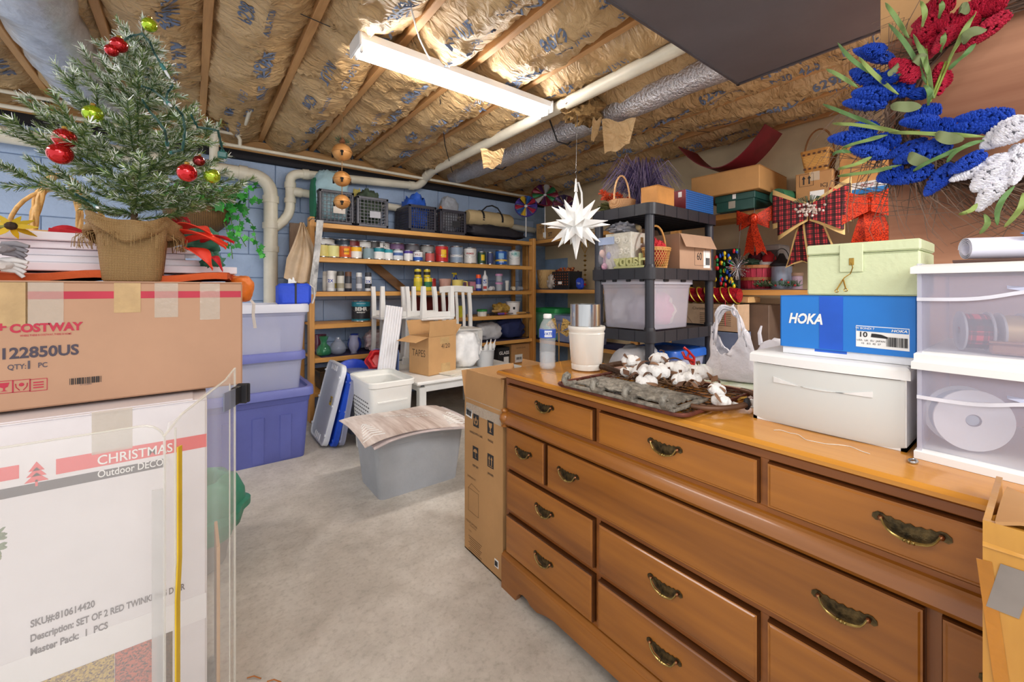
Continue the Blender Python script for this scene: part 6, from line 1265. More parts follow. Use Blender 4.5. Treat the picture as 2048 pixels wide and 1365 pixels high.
for a in (-1, 1): mb.box((0, a*.06, .0004), (.13, .0018, .0008)).box((a*.065, 0, .0004), (.0018, .12, .0008))
mb.build('printed_frame', INK, t)
# black unit, third shelf
z3b = UZS[2]+.001
t = tote('clear_tote', 'large clear tote with black clips on the lower black shelf', 'tote', (2.46, 1.70, z3b), .49, .40, .305, m('dcd8e4', .25, var=0, alpha=.34, coat=.4), m('c8c8d4', .3, var=0, alpha=.6), taper=.9, rim=.01, handle=False, lidh=.02)
for yk in (-.15, -.05, .06, .15): MB().box((-.258, yk, .312), (.02, .03, .02), b=.003).build('black_clip', BLK, t)
for xk in (-.1, .1): MB().box((xk, -.212, .312), (.05, .02, .02), b=.003).build('black_clip', BLK, t)
for lab, c, r, hx_ in (('white tissue bundle inside the clear tote', (2.36, 1.8, z3b+.006), (.08, .08, .12), 'eeeef4'), ('silver grey parcel inside the clear tote', (2.34, 1.65, z3b+.006), (.09, .07, .1), 'c0bccc'), ('pink fabric bundle inside the clear tote', (2.52, 1.66, z3b+.006), (.1, .1, .11), 'd88aa8'), ('pale cream bundle inside the clear tote', (2.6, 1.68, z3b+.006), (.06, .1, .1), 'd8d0c0')): cloth('fabric_bundle', lab, c, r, m(hx_, .7, bump=.3), .25, 2.5, 95, 'bundle', n=20, k=12)
t = thing('garland', 'autumn garland with orange and purple leaves on the clear tote lid', 'garland', (2.44, 1.72, z3b+.332))
for i in range(44):
    c_ = ('d88a1e', '5a2a7a', '3a4a3a', 'b8401e')[i % 4]; a = rr.uniform(0, 6); MB().at(TR(rr.uniform(-.2, .2), rr.uniform(-.16, .16), .008+.028*rr.random()) @ RZ(a) @ Matrix.Rotation(rr.uniform(-.6, .6), 4, 'X')).poly([(x*.05, y*.05) for x, y in lp], .002).build('leaf', m(c_, .6), t)
cloth('plastic_bag', 'grey white plastic bag slumped under the black shelf', (2.3, 1.66, UZS[3]+.002), (.14, .17, .14), m('c8c8cc', .3, bump=.7, bs=14, alpha=.85), .16, 2.0, 97, 'bag')
tote('blue_lidded_bin', 'clear bin with bright blue lid deep on the bottom black shelf', 'bin', (2.72, 1.7, UZS[3]+.002), .42, .36, .2, FROSTB, m('2a62c0', .4), handle=False)
# corner shelves seen left of the black unit
t = thing('sewing_basket', 'pale wicker basket with a folded rim on the corner shelf', 'basket', onx(1094, 3.42, mz)); MB().lathe([(.08, 0), (.1, .02), (.125, .2), (.128, .23), (.118, .23), (.09, .03)], 26).build('body', weave('e6c48a', 'b8905a', 40, 70), t, smooth=50)
cloth('grey_cloth', 'crumpled grey white cloth before the pale wicker basket', onx(1105, 3.34, mz), (.05, .07, .08), m('c4bab2', .8, bump=.6), .4, 3, 98)
p = onx(1134, 3.42, mz)
t = thing('berry_crate', 'black plastic crate full of orange berries on the corner shelf', 'crate', p); mb = MB(); hollow(mb, [(.2, .26, .01, 0), (.22, .28, .01, .2)], .006); mb.build('crate', BLK, t); decal(t, 'label', (-.112, 0, .07), LX, UZ, .06, .03, LABEL)
mb = MB()
for i in range(7):
    for j in range(5): mb.box((-.1085, -.115+.038*i, .05+.03*j), (.004, .008, .012))
mb.build('orange_glimpses', m('c8642a', .6), t, kind='stuff')
for i in range(44): MB().ball((rr.uniform(-.09, .09), rr.uniform(-.12, .12), .19+rr.uniform(0, .05)), .013, 7, 5).build('berry', m(('c8602a', 'd88a50', '7a2a1a')[i % 3], .3), t, smooth=60)
t = thing('blue_packet', 'blue plastic packet beside the berry crate on the corner shelf', 'packet', onx(1160, 3.32, mz)); MB().blob((0, 0, .06), (.02, .05, .06), .1, 2, 99, sq=.6).build('packet', m('2a4ac0', .4), t, smooth=60); text('TEA', .03, (-.022, 0, .06), LX, UZ, WHITE, t)
t = thing('gold_ornament', 'long gold hanging ornament with a red tip on the wall shelf rail', 'ornament', onx(1170, SXF-.04, 1.45)); 
for i in range(7): MB().lathe([(.004, -.012), (.016+.006*(i % 2), 0), (.004, .012)], 10, c=(0, 0, -.05*i)).build('bead', GOLD if i < 6 else m('b01e26', .3), t, smooth=40)
mb = MB()
for i in range(16): a = rr.uniform(0, 6.28); mb.tube([(0, 0, .02), (.04*cos(a), .04*sin(a), .1), (.02*cos(a+.5), .02*sin(a+.5), .18)], .0015, 4)
mb.build('gold_sprays', GOLD, t, kind='stuff'); MB().tube([(0, 0, .17), (0, 0, .2)], .001, 3).tube([(0, 0, .02), (0, 0, -.33)], .002, 4).build('thread', GOLD, t)
tote('green_bin', 'mint green bin with bright green lid in the lower corner', 'bin', (3.50, 3.72, lz), .3, .4, .33, m('6fb898', .45), m('2f9a56', .4), handle=False)
tote('grey_bin', 'slate blue grey bin before the mint green bin', 'bin', (3.42, 3.36, lz), .26, .28, .26, m('8a98c0', .45), m('7f8cb4', .4), handle=False)
tote('clear_bin', 'clear lidded bin on the lower corner shelf below the photo box', 'bin', (3.42, 3.04, lz), .26, .28, .2, FROSTB, m('8a8a8c', .4), handle=False)
t = carton('photo_box', 'white box with a small dark photograph on its face', 'box', (3.40, 3.06, lz+.24), .2, .24, .16, 0, m('e0dcd6', .6), tape=False); decal(t, 'photograph', (-.1004, .04, .08), LX, UZ, .07, .085, m('7a4a30', .5, h2='2a1a14', vs=20)); decal(t, 'photo_mat', (-.1002, .04, .08), LX, UZ, .09, .11, m('c8b8a4', .5), th=.0003)
t = thing('gold_butterfly', 'glittery gold butterfly pick standing behind the water bottle', 'decoration', D(1118, 665, 1.95))
for sg in (-1, 1):
    for k, (a, L) in enumerate(((.9, .07), (-.3, .05))): MB().at(frame((0, 0, 0), (RT[0], RT[1], 0), UZ)).poly([(sg*.004, 0)]+[(sg*L*cos(a+.4*s), L*sin(a+.4*s)+.01*k) for s in (-1, -.5, 0, .5, 1)], .002).build('wing', glitter('b09050', '4a3818', 200), t)
MB().tube([(0, 0, .04), (0, 0, -.03), (.0, 0, -.24), (0, 0, -D(1118, 665, 1.95).z+.002)], .0025, 5).build('pick_stem', GOLD, t)
# ------------------------------------------------------------------ plywood partition with the wreath
PX_ = 1.75
t = thing('plywood_panel', 'tall reddish plywood panel standing behind the dresser at right', 'panel', (PX_+.009, -.34, 0)); MB().box((0, 0, 1.0), (.018, 1.32, 2.0), b=.002).build('sheet', wood('c48e6c', '8a563a', 'Y', 3.2, .6), t)
MB().box((-.013, .008, 2.03), (.006, 1.34, .3), b=.001).build('cardboard_sheet', m('c89a66', .7, var=.06), t)
wt = thing('patriotic_wreath', 'twig wreath of red white and blue flower spikes on plywood panel', 'wreath', PX(2035, 175, 1.70)); wo = V(wt.location)
def wp(cx, cy, x): return PX(1600+cx/2.844, cy/2.844, x)-wo
TWIG = m('7a6252', .8, var=.2); rr = random.Random(21)
mb = MB()
for i in range(70):
    a0 = rr.uniform(0, 2*pi); ln = rr.uniform(.8, 2.2); rho = .23+.03*rr.uniform(-1, 1); xo = .02*rr.uniform(-1, 1)
    mb.tube([(xo+.008*sin(k*2+i), rho*cos(a0+ln*k/9)*(1+.01*sin(k*1.7+i)), rho*sin(a0+ln*k/9)) for k in range(10)], .0028, 4)
mb.build('twig_ring', TWIG, wt, kind='stuff'); mb = MB()
for i in range(260):
    a = rr.uniform(pi*.25, pi*1.6); b_ = a+rr.uniform(-.5, .5); r1 = .22+rr.uniform(-.02, .05); r2 = r1+rr.uniform(.06, .19); xo = rr.uniform(-.03, .02)
    # image left is +Y here
    mb.tube([(xo, r1*sin(a-.25), r1*cos(a-.25)), (xo-.01, (r1+r2)/2*sin(a), (r1+r2)/2*cos(a)), (xo-.02*rr.random(), r2*sin(b_), r2*cos(b_)), (xo-.02, (r2+.04)*sin(b_+.12), (r2+.03)*cos(b_+.12))], [.0018, .0015, .001, .0006], 3)
mb.build('loose_twigs', TWIG, wt, kind='stuff')
def spikemesh(name, mat, n=430, seed=1):
    r = random.Random(seed); mb = MB()
    for i in range(n):
        f = r.random(); rad = .16*(sin(pi*min(1, .12+.86*f))**.7)*(1-.25*f); a = r.uniform(0, 2*pi); s = r.uniform(.03, .048); c = (f, rad*cos(a)*.9, rad*sin(a)*.9)
        mb.add([(c[0]+s*1.3, c[1], c[2]), (c[0]-s*1.3, c[1], c[2]), (c[0], c[1]+s, c[2]), (c[0], c[1]-s, c[2]), (c[0], c[1], c[2]+s), (c[0], c[1], c[2]-s)], [(0, 2, 4), (2, 1, 4), (1, 3, 4), (3, 0, 4), (2, 0, 5), (1, 2, 5), (3, 1, 5), (0, 3, 5)])
    mb.tube([(0, 0, 0), (1, 0, 0)], .05, 6); return mb.mesh(name, mat)
def spikes(hex_, hex2, lst, lab, thick, n=430):
    meshes = [spikemesh('flower_spike', m(hex_, .55, h2=hex2, vs=30, bump=.2), n, s) for s in (1, 2, 3)]
    for i, (x0, y0, x1, y1) in enumerate(lst):
        xo = 1.668+.022*((i*7) % 5)/5-.012*(i % 3); a, b_ = wp(x1, y1, xo), wp(x0, y0, xo-.015); d = b_-a; L = d.length
        q = V((1, 0, 0)).rotation_difference(d); o = link('flower_spike', meshes[i % 3], wt, loc=a); o.rotation_mode = 'QUATERNION'; o.rotation_quaternion = q; k = thick*(1+.15*((i*3) % 4-1.5)/1.5); o.scale = (L, k, k)
        if i == 0: pass
        o['label'] = lab
spikes('2a58d0', '193a96', [(310, 285, 520, 340), (290, 405, 470, 470), (300, 530, 560, 525), (250, 585, 490, 590), (612, 395, 596, 550), (500, 400, 530, 470), (690, 500, 660, 560), (600, 660, 800, 620), (570, 695, 780, 690), (285, 725, 440, 745), (165, 790, 400, 785), (290, 850, 490, 880), (480, 900, 720, 800), (540, 920, 850, 810), (690, 745, 880, 710), (885, 680, 1210, 655), (840, 735, 1130, 715), (440, 1025, 590, 965), (515, 1040, 755, 955), (715, 1110, 870, 940), (850, 985, 1050, 870), (330, 820, 570, 800), (300, 560, 430, 520), (350, 275, 480, 300), (700, 880, 860, 790)], 'cobalt blue flower spike', .15)
spikes('fbfafc', 'e6e4ee', [(860, 1025, 1190, 890), (1035, 845, 1270, 680), (985, 1085, 1160, 890), (1015, 1195, 1180, 950), (1210, 1045, 1250, 830), (1100, 820, 1280, 700), (1060, 1080, 1160, 960)], 'white flower spike', .16)
spikes('d02644', '8f1430', [(640, 150, 870, 20), (640, 210, 820, 60), (870, 210, 1000, 90), (730, 330, 760, 190), (800, 360, 770, 540), (520, 345, 670, 450), (900, 60, 1180, 5), (890, 290, 1180, 80), (760, 300, 900, 130), (1000, 80, 1160, 0), (750, 150, 1000, 100), (650, 250, 760, 150), (835, 390, 800, 500), (700, 60, 880, 0)], 'crimson flower spike', .15)
GL = [m('7f9a58', .6, var=.15), m('64884e', .6, var=.15), m('94a85c', .6, var=.15)]
def wleaf(x0, y0, x1, y1, wd, mat, xo):
    a, b_ = wp(x1, y1, xo), wp(x0, y0, xo-.03); d = b_-a; s = d.cross(V((1, 0, 0))).normalized(); k = rr.uniform(-1, 1)
    MB().sheet(lambda u, v: tuple(a+d*u+s*((v-.5)*wd*(.25+.75*sin(pi*u)**.7)*(1 if u < .97 else .3)+.012*k*sin(u*pi))+V((-.014*sin(u*pi*1.2)-.006*sin(u*9+v*2), 0, 0))), 12, 2, .0012).build('leaf', mat, wt, smooth=60)
for i, q in enumerate([(480, 10, 620, 220), (500, 130, 720, 480), (680, 0, 690, 180), (800, 0, 790, 110), (210, 240, 480, 450), (330, 320, 560, 540), (145, 390, 330, 500), (125, 590, 450, 720), (180, 700, 600, 760), (235, 840, 500, 770), (180, 880, 300, 870), (210, 960, 420, 890), (210, 1000, 580, 940), (640, 970, 960, 830), (500, 750, 1050, 780), (820, 180, 800, 300), (840, 390, 1000, 250), (900, 1220, 1010, 1160), (1020, 1330, 1050, 1220), (1120, 1280, 1220, 1060), (1160, 1290, 1270, 1100), (640, 190, 760, 560), (700, 480, 730, 600), (1000, 60, 840, 360), (720, 420, 690, 260), (830, 920, 1050, 800)]): wleaf(*q, .0115, GL[i % 3], 1.645)
for q in [(510, 600, 690, 612), (540, 360, 600, 440), (765, 755, 930, 800), (615, 870, 745, 930), (920, 240, 1060, 170), (900, 55, 965, 70), (640, 330, 720, 380)]: wleaf(*q, .03, m('7a8458', .7, var=.1), 1.64)
for q in [(730, 600, 720, 250), (760, 560, 900, 230), (740, 580, 830, 350)]: MB().tube([wp(q[0], q[1], 1.65), wp((q[0]+q[2])/2, (q[1]+q[3])/2, 1.64), wp(q[2], q[3], 1.65)], .003, 5).build('stem', m('8a9a3a', .6), wt)
# ------------------------------------------------------------------ tall packing carton beside the dresser
t = open_carton('tall_carton', 'tall open brown carton with black handling symbols against dresser end', (1.065, 1.393, 0), .29, .275, .623, 0, m('b98d5c', .75, var=.05), (('l', -4, .135), ('b', 14, .13), ('f', -8, .14), ('r', 10, .15)))
to = V(t.location); TCM = m('b98d5c', .75, var=.05)
def tl(px, py): p = PX(px, py, .9195); return (-.1452, p.y-to.y, p.z)
def sym(px, py, kind, cap):
    c = tl(px, py); s = .052; mb = MB().at(frame(c, LX, UZ)); mb.box((0, 0, .0004), (s*.8, s, .0008), b=.0003); mb.build('handling_symbol', INK, t)
    mb = MB().at(frame((c[0]-.0008, c[1], c[2]), LX, UZ))
    if kind == 'glass': mb.poly([(-.012, .018), (.012, .018), (.009, .002), (.002, -.004), (.002, -.014), (.009, -.018), (-.009, -.018), (-.002, -.014), (-.002, -.004), (-.009, .002)], .0005)
    if kind == 'umb': mb.poly([(.015*cos(a), .003+.014*sin(a)) for a in [i*pi/8 for i in range(9)]], .0005); mb.box((0, -.006, .0003), (.002, .02, .0005)); mb.box((.003, -.017, .0003), (.006, .002, .0005))
    if kind == 'up':
        for k in (-1, 1): mb.poly([(k*.008-.002, -.016), (k*.008+.002, -.016), (k*.008+.002, .006), (k*.008+.006, .006), (k*.008, .018), (k*.008-.006, .006), (k*.008-.002, .006)], .0005)
        mb.box((0, -.02, .0003), (.028, .002, .0005))
    if kind == 'hands':
        for k in (-1, 1): mb.poly([(k*.003, -.018), (k*.012, -.014), (k*.016, .006), (k*.012, .008), (k*.009, -.006), (k*.004, -.01)][::k], .0005)
        mb.poly([(-.006, .004), (0, .018), (.006, .004), (0, -.004)], .0005)
    mb.build('symbol_figure', TCM, t)
    text(cap, .0125, tl(px, py+27*1.0), LX, UZ, INK, t, .01, .8)
sym(952, 842, 'hands', 'HANDLE WITH CARE'); sym(981, 856, 'glass', 'FRAGILE'); sym(951, 907, 'umb', 'KEEP DRY'); sym(981, 923, 'up', 'UPWARD')
c = tl(938, 826); decal(t, 'shipping_label', c, (0, -1, -.1), (0, -.1, 1), .048, .036, LABEL); barcode(t, (c[0]-.001, c[1], c[2]), (0, -1, -.1), (0, -.1, 1), .038, .022)
c = tl(993, 1128); decal(t, 'shipping_label', c, LX, UZ, .026, .03, LABEL); barcode(t, (c[0]-.001, c[1], c[2]), LX, UZ, .02, .02)
DI = m('6e5236', .8, var=0)
text('DIMENSIONS', .011, tl(943, 956), LX, UZ, DI, t); text('COLOR OPTIONS', .011, tl(943, 1048), LX, UZ, DI, t, .008); text('STAINLESS STEEL', .007, tl(946, 1056), LX, UZ, DI, t); text('WHITE', .007, tl(940, 1062), LX, UZ, DI, t)
P4 = [tl(937, 975), tl(957, 990), tl(957, 1037), tl(937, 1020)]
MB().tube([V(p)-V((.0006, 0, 0)) for p in P4], .0006, 4, closed=True).tube([V(tl(937, 975))-V((.0006, 0, 0)), V(tl(943, 968))-V((.0006, 0, 0)), V(tl(959, 985))-V((.0006, 0, 0))], .0006, 4).build('printed_diagram', DI, t)
for k in range(8): c = tl(950, 1082+4.2*k); decal(t, 'printed_line', c, LX, UZ, .1-.012*(k % 3), .0022, DI)
decal(t, 'clear_tape', tl(965, 822), LX, UZ, .25, .06, CTAPE)
# torn taped carton at the lower right
t = thing('taped_carton', 'battered carton wrapped in shiny amber tape at lower right corner', 'box', (.815, -.105, 0)); ACD = m('cf9840', .3, h2='a8702a', vs=7, bump=.5, bs=14, stretch=(1, 1, .35), coat=.5)
mb = MB(); w_, d_, h_ = .19, .31, .835
mb.box((-w_/2+.003, 0, h_/2), (.006, d_, h_)).box((w_/2-.003, 0, h_/2-.03), (.006, d_, h_-.06)).box((0, d_/2-.003, h_/2), (w_-.012, .006, h_)).box((0, -d_/2+.003, h_/2), (w_-.012, .006, h_)).box((0, 0, .003), (w_-.012, d_-.012, .006)); mb.build('body', ACD, t)
MB().sheet(lambda u, v: (-w_/2+.012*v*sin(u*9)+.03*v*v, d_/2-.0-d_*u, h_-.03+.035*v*(.6+.4*sin(u*17))*(1-.6*u)), 30, 4, .004).build('torn_flap', ACD, t, smooth=40)
MB().sheet(lambda u, v: (-w_/2+w_*u*.9, d_/2-.01-.10*v, h_+.012*sin(v*4+u*2)-.02*u), 14, 6, .004).build('torn_flap', CARD2, t, smooth=40)
for k_, (yy_, zz_, an_) in enumerate(((.141, .66, .10), (.149, .5, -.03), (.138, .38, .2))): decal(t, 'packing_tape', (-w_/2-.0004-.0004*k_, yy_, zz_), (0, -1, an_), (0, an_, 1), (.012, .008, .014)[k_], .26, m(('b0701c', 'f0d090', 'a06420')[k_], .15, var=.1, bump=.4, bs=22, coat=.6))
decal(t, 'packing_tape', (-w_/2-.0002, .09, .55), (0, -1, -.25), (0, -.25, 1), .05, .5, m('b07a22', .15, var=.1, bump=.3)); decal(t, 'packing_tape', (-w_/2-.0003, .08, .4), (0, -1, .5), (0, .5, 1), .06, .4, CTAPE); decal(t, 'duct_tape', (-w_/2-.0006, .135, .765), LX, (0, -.2, 1), .024, .055, m('8a8078', .5))
# ------------------------------------------------------------------ on the dresser
TZD = .8015
b = PZ(1095, 738, TZD); t = thing('water_bottle', 'clear plastic water bottle with blue label near dresser end', 'bottle', b, 0); PET = m('eef4f8', .05, var=0, alpha=.24, coat=.6)
pr = [(.022, 0), (.028, .004), (.031, .014)]
for i in range(9): z = .02+.011*i; pr += [(.031, z), (.0285, z+.0055)]
pr += [(.031, .119), (.031, .122), (.0305, .15), (.029, .158), (.024, .172), (.0145, .188), (.0135, .192)]
MB().lathe(pr, 24).build('bottle_body', PET, t, smooth=50); a = toward(b.x, b.y)
patch(.0312, .118, .15, a-2.6, a+2.6, m('3058c0', .35, var=.05), t, 'label', n=26); patch(.0317, .122, .146, a-.35, a+.55, m('e6ecf8', .4), t, 'label_panel'); ctext('WATER', .014, .0325, .134, a+.1, m('3058c0', .4, var=0), t, .02)
MB().lathe([(.0145, .19), (.0155, .191), (.0155, .203), (.013, .206)], 18).build('cap', WHITE, t, smooth=40); MB().lathe([(.02, .003), (.027, .012), (.027, .06), (.02, .062)], 16).build('water', m('dfeaf2', .02, var=0, alpha=.3), t, smooth=50)
b = PZ(1173, 739, TZD); t = thing('crock', 'glossy cream ceramic crock holding a steel sleeve on the dresser', 'crock', b); CRK = m('eeeae0', .12, var=.02, coat=.5)
MB().lathe([(.050, 0), (.056, .004), (.057, .02), (.0555, .024), (.058, .03), (.066, .132), (.067, .136), (.0645, .14), (.0655, .146), (.0685, .15), (.0695, .158), (.068, .163), (.064, .163), (.061, .15), (.053, .01)], 40).build('crock', CRK, t, smooth=40)
t = thing('steel_sleeve', 'brushed steel cylinder sleeve standing inside the cream crock', 'cylinder', b+V((-.002, .004, .158))); 
MB().lathe([(.0555, -.10), (.0555, .085), (.0535, .085), (.0525, -.10)], 40).build('sleeve', m('c9c8c6', .2, 1, var=.15, vs=14, stretch=(1, 1, .05)), t, smooth=40)
# hook rack on the wire tray
t = thing('wire_tray', 'rusty red wire mesh tray lying on the dresser under the hook rack', 'tray', (1.06, .72, TZD+.004)); RU = m('6e3a2c', .6, .4, var=.25, vs=40); BRW = m('5a4636', .5, .5, var=.2)
pts_ = [(x, y, .006) for x, y in rrect(.36, .42, .03, 4)]; MB().tube(pts_, .005, 6, closed=True).tube([(x, y, .0) for x, y in rrect(.34, .4, .03, 4)], .003, 6, closed=True).build('tray_rim', RU, t, smooth=60)
mb = MB()
for i in range(13): x = -.165+.0275*i; mb.tube([(x, -.205+.041*k, .004+.0022*((k+i) % 2)) for k in range(11)], .0016, 4)
for i in range(15): y = -.19+.027*i; mb.tube([(-.175+.035*k, y, .006-.0022*((k+i) % 2)) for k in range(11)], .0016, 4)
mb.build('wire_mesh', BRW, t, kind='stuff')
MB().tube([(.14+.055*sin(a)*0+.03*sin(a), -.21-.05*sin(a), .012) if False else (.02+.13*cos(a), -.19-.075*sin(a), .014) for a in [pi*i/14 for i in range(15)]], .007, 7).build('loop_handle', m('6a4a36', .45, .3), t, smooth=60)
t = thing('hook_rack', 'weathered grey metal rack with four curled hooks lying on the wire tray', 'hook rack', (.955, .705, TZD+.018), radians(1.5)); GRM = m('928c80', .5, .25, var=.3, vs=60, bump=.4, bs=120)
mb = MB(); 
for s in (-1, 1): mb.box((s*.075, 0, 0), (.016, .345, .008), b=.002); mb.box((0, s*.165, 0), (.15, .016, .008), b=.002)
mb.box((.045, 0, .002), (.004, .33, .004)).box((-.045, 0, .002), (.004, .33, .004)); mb.build('rack_frame', GRM, t)
MB().sheet(lambda u, v: (-.06+.12*u, -.15+.3*v, .004+.014*max(0, sin(v*pi))*(.4+.6*sin(u*pi))+.006*NZ.noise(V((u*9, v*16, 3)))+.004*NZ.noise(V((u*22, v*40, 5)))), 20, 40, .004).build('relief_plaque', GRM, t, smooth=50)
for k in range(4):
    y = .155-.1033*k; MB().tube([(-.055, y, .006), (-.085, y, .006), (-.098, y, .01), (-.104, y, .02), (-.1, y, .031), (-.091, y, .035), (-.084, y, .031), (-.084, y, .024), (-.089, y, .022)], [.007, .0085, .0085, .0085, .0085, .008, .007, .006, .005], 8).build('hook', GRM, t, smooth=60)
# cotton stems
CO = m('f5f3ef', .95, var=.03, bump=.6, bs=90, sheen=.4); HU = m('6a4a36', .8, var=.2); HU2 = m('9a7458', .8, var=.2)
t = thing('cotton_bouquet', 'bundle of dried cotton stems with fluffy white bolls on the rack', 'dried stems', PZ(1320, 765, .83)); o0 = V(t.location)
def boll(parent, c, s, seed):
    r = random.Random(seed); c = V(c)
    for k in range(4):
        a = 2*pi*k/4+r.random(); MB().blob(c+V((cos(a)*s*.42, sin(a)*s*.42, .1*s*r.uniform(-1, 1))), (s*.62, s*.62, s*.62), .12, 3, seed+k, 14, 9).build('cotton_lock', CO, parent, smooth=60)
    dv = V((r.uniform(-1, -.2), r.uniform(-.8, .3), r.uniform(-.2, .8))).normalized()
    for k in range(3):
        a = 2*pi*k/3+r.random(); u = dv.orthogonal().normalized(); w_ = dv.cross(u); rd = u*cos(a)+w_*sin(a)
        MB().sheet(lambda q, v: tuple(c+dv*(s*1.0*cos(.5+q*1.7))+rd*(s*1.0*sin(.5+q*1.7))+(dv.cross(rd))*((v-.5)*s*.3*sin(pi*q*.9+.25))), 6, 2, .0015).build('husk', HU if k % 2 else HU2, parent, smooth=60)
bolls = [(1262, 722, 1.30, .021), (1288, 745, 1.24, .026), (1318, 718, 1.33, .022), (1318, 742, 1.2, .023), (1293, 766, 1.17, .022), (1352, 738, 1.24, .026), (1374, 742, 1.27, .022), (1362, 760, 1.17, .02), (1402, 745, 1.22, .024), (1383, 758, 1.15, .02), (1255, 745, 1.27, .016)]
for i, (px, py, dd, s) in enumerate(bolls):
    c = D(px, py, dd)-o0; boll(t, c, s*1.35, 10+i)
    MB().tube([c, (c+V((-.03, -.05, -.01)))*.6+V((0, 0, .0)), V((.02*sin(i), -.06+.012*i, -.006))], [.002, .003, .003], 5).build('stem', m('7a5c40', .8, var=.2), t)
for i in range(16): c = V((rr.uniform(-.06, .12), rr.uniform(-.13, .12), rr.uniform(.0, .02))); MB().sheet(lambda u, v: tuple(c+V((.03*(u-.5)*cos(i), .03*(u-.5)*sin(i), .012*sin(u*pi)+.006*v))+V((-sin(i)*.018*(v-.5), cos(i)*.018*(v-.5), 0))), 5, 3, .0015).build('dry_husk', HU if i % 2 else HU2, t, smooth=60)
t = thing('cotton_boll', 'single white cotton pick lying on the dresser beside the plastic drawers', 'dried stem', PZ(1442, 822, TZD)); boll(t, (0, 0, .024), .023, 40); boll(t, (.01, .015, .05), .021, 44); MB().tube([(.02, -.02, .02), (.04, -.03, .012), (.055, -.05, .012), (.05, -.05, .03)], .004, 6).build('plastic_stem', WHITE, t)
t = thing('coral_sprig', 'bright red coral like sprig standing behind the cotton', 'decoration', D(1388, 735, 1.33)); RC = m('d8221e', .35)
for q in ([(0, 0, -.04), (0, .0, .0), (.01, .005, .03), (0, .02, .05)], [(0, 0, 0), (.005, .025, .03), (.01, .02, .045), (.0, .035, .06)], [(0, 0, -.01), (0, -.02, .01), (.01, -.035, .005)], [(0, 0, .02), (0, .03, .025), (0, .04, .045)]): MB().tube(q, .0045, 6).build('twig', RC, t, smooth=60)
MB().tube([(1.02+.09*cos(a)*1.0, .56+.02*sin(2*a), TZD+.004) for a in [0, 1]], .001, 3)
# woven vine wreath and dark items behind the cotton on the dresser rear
MB().tube([(1.23+.075*cos(a), .90+.14*sin(a), TZD+.012+.008*sin(3*a)) for a in [2*pi*i/24 for i in range(24)]], .011, 6, closed=True).build('vine_basket_rim', m('4a3424', .8, bump=1, bs=60), smooth=40, label='dark twisted vine ring lying behind the cream crock', cat='wreath')
# white single drawer
t = thing('storage_chest', 'single white plastic drawer unit with frosted front on the dresser', 'drawer unit', (1.185, .295, TZD)); WPL = m('f0f0ee', .35, var=.01); FRO = m('e8eae6', .3, var=0, alpha=.72)
mb = MB(); w_ = .262
mb.box((.0, w_/2-.004, .07), (.3, .008, .14)).box((.0, -w_/2+.004, .07), (.3, .008, .14)).box((.148, 0, .07), (.008, w_, .14)).box((0, 0, .004), (.3, w_, .008)); mb.build('shell', WPL, t)
def topmesh(wd, x0, z0, z1, bow=.012, x1=.155):
    def ring(z, e): 
        n = 10; pts_ = [(x0+e-bow*sin(pi*i/n), -wd/2+e+(wd-2*e)*i/n, z) for i in range(n+1)]; return pts_+[(x1-e, wd/2-e, z), (x1-e, -wd/2+e, z)]
    return [ring(z0, 0), ring(z0+(z1-z0)*.7, 0), ring(z1-.003, .003), ring(z1, .008)]
MB().loft(topmesh(w_+.012, -.155, .132, .156)).build('top_cover', WPL, t, smooth=35)
def front(wd, x0, z0, z1, bow=.012, th=.003):
    n = 10; 
    def ring(z, k): return [(x0+k-bow*sin(pi*i/n)*(.75+.25*(z-z0)/(z1-z0)), -wd/2+wd*i/n, z) for i in range(n+1)]+[(x0+k+th-bow*sin(pi*i/n), -wd/2+wd*i/n, z) for i in range(n, -1, -1)]
    return [ring(z0, .004), ring(z0+.01, 0), ring(z1-.01, 0), ring(z1, .002)]
MB().loft(front(w_-.004, -.152, .002, .130)).build('drawer_front', FRO, t, smooth=35)
MB().box((.0, 0, .06), (.27, w_-.03, .004)).box((-.13, 0, .045), (.003, w_-.04, .07)).build('drawer_tray', m('d8dad8', .4, var=0, alpha=.7), t); MB().sheet(lambda u, v: (-.150-.012*sin(pi*(.2+.6*u)), .085-.17*u, .092-.014*sin(u*pi)*v+.012*v), 12, 3, .006).build('grip', m('eeeeec', .35), t, smooth=50)
# right two drawer unit
t = thing('storage_chest', 'stack of two clear fronted white plastic drawers at right of dresser', 'drawer unit', (1.175, -.035, TZD)); w_ = .365
for zb in (0, .172):
    mb = MB(); mb.box((.0, w_/2-.003, zb+.086), (.32, .006, .172)).box((.0, -w_/2+.003, zb+.086), (.32, .006, .172)).box((.158, 0, zb+.086), (.006, w_, .172)); mb.build('shell', m('d8d8ea', .3, var=0, alpha=.45), t)
    MB().loft([[(x, y, z) for x, y, z in r] for r in topmesh(w_+.008, -.162, zb+.0, zb+.018, .01, .162)]).build('base_rail', WPL, t, smooth=35)
    MB().loft(front(w_-.002, -.158, zb+.018, zb+.158, .01)).build('drawer_front', m('d4d2e6', .2, var=0, alpha=.24, coat=.3), t, smooth=35)
    MB().sheet(lambda u, v, zb=zb: (-.1605-.0095*sin(pi*u), w_/2-w_*u, zb+.112+.018*(1/(1+math.exp(-(u-.28)*22)))-(.006*v)), 30, 2, .003).build('grip_line', m('e8e8f2', .3), t, smooth=50)
    MB().sheet(lambda u, v, zb=zb: (-.165-.006*sin(pi*u), .08-.26*u, zb+.13-.03*v*sin(pi*u)), 14, 3, .005).build('grip', m('d4d8f0', .35), t, smooth=50)
MB().loft(topmesh(w_+.016, -.166, .326, .342, .012, .166)).build('top_cover', WPL, t, smooth=35)
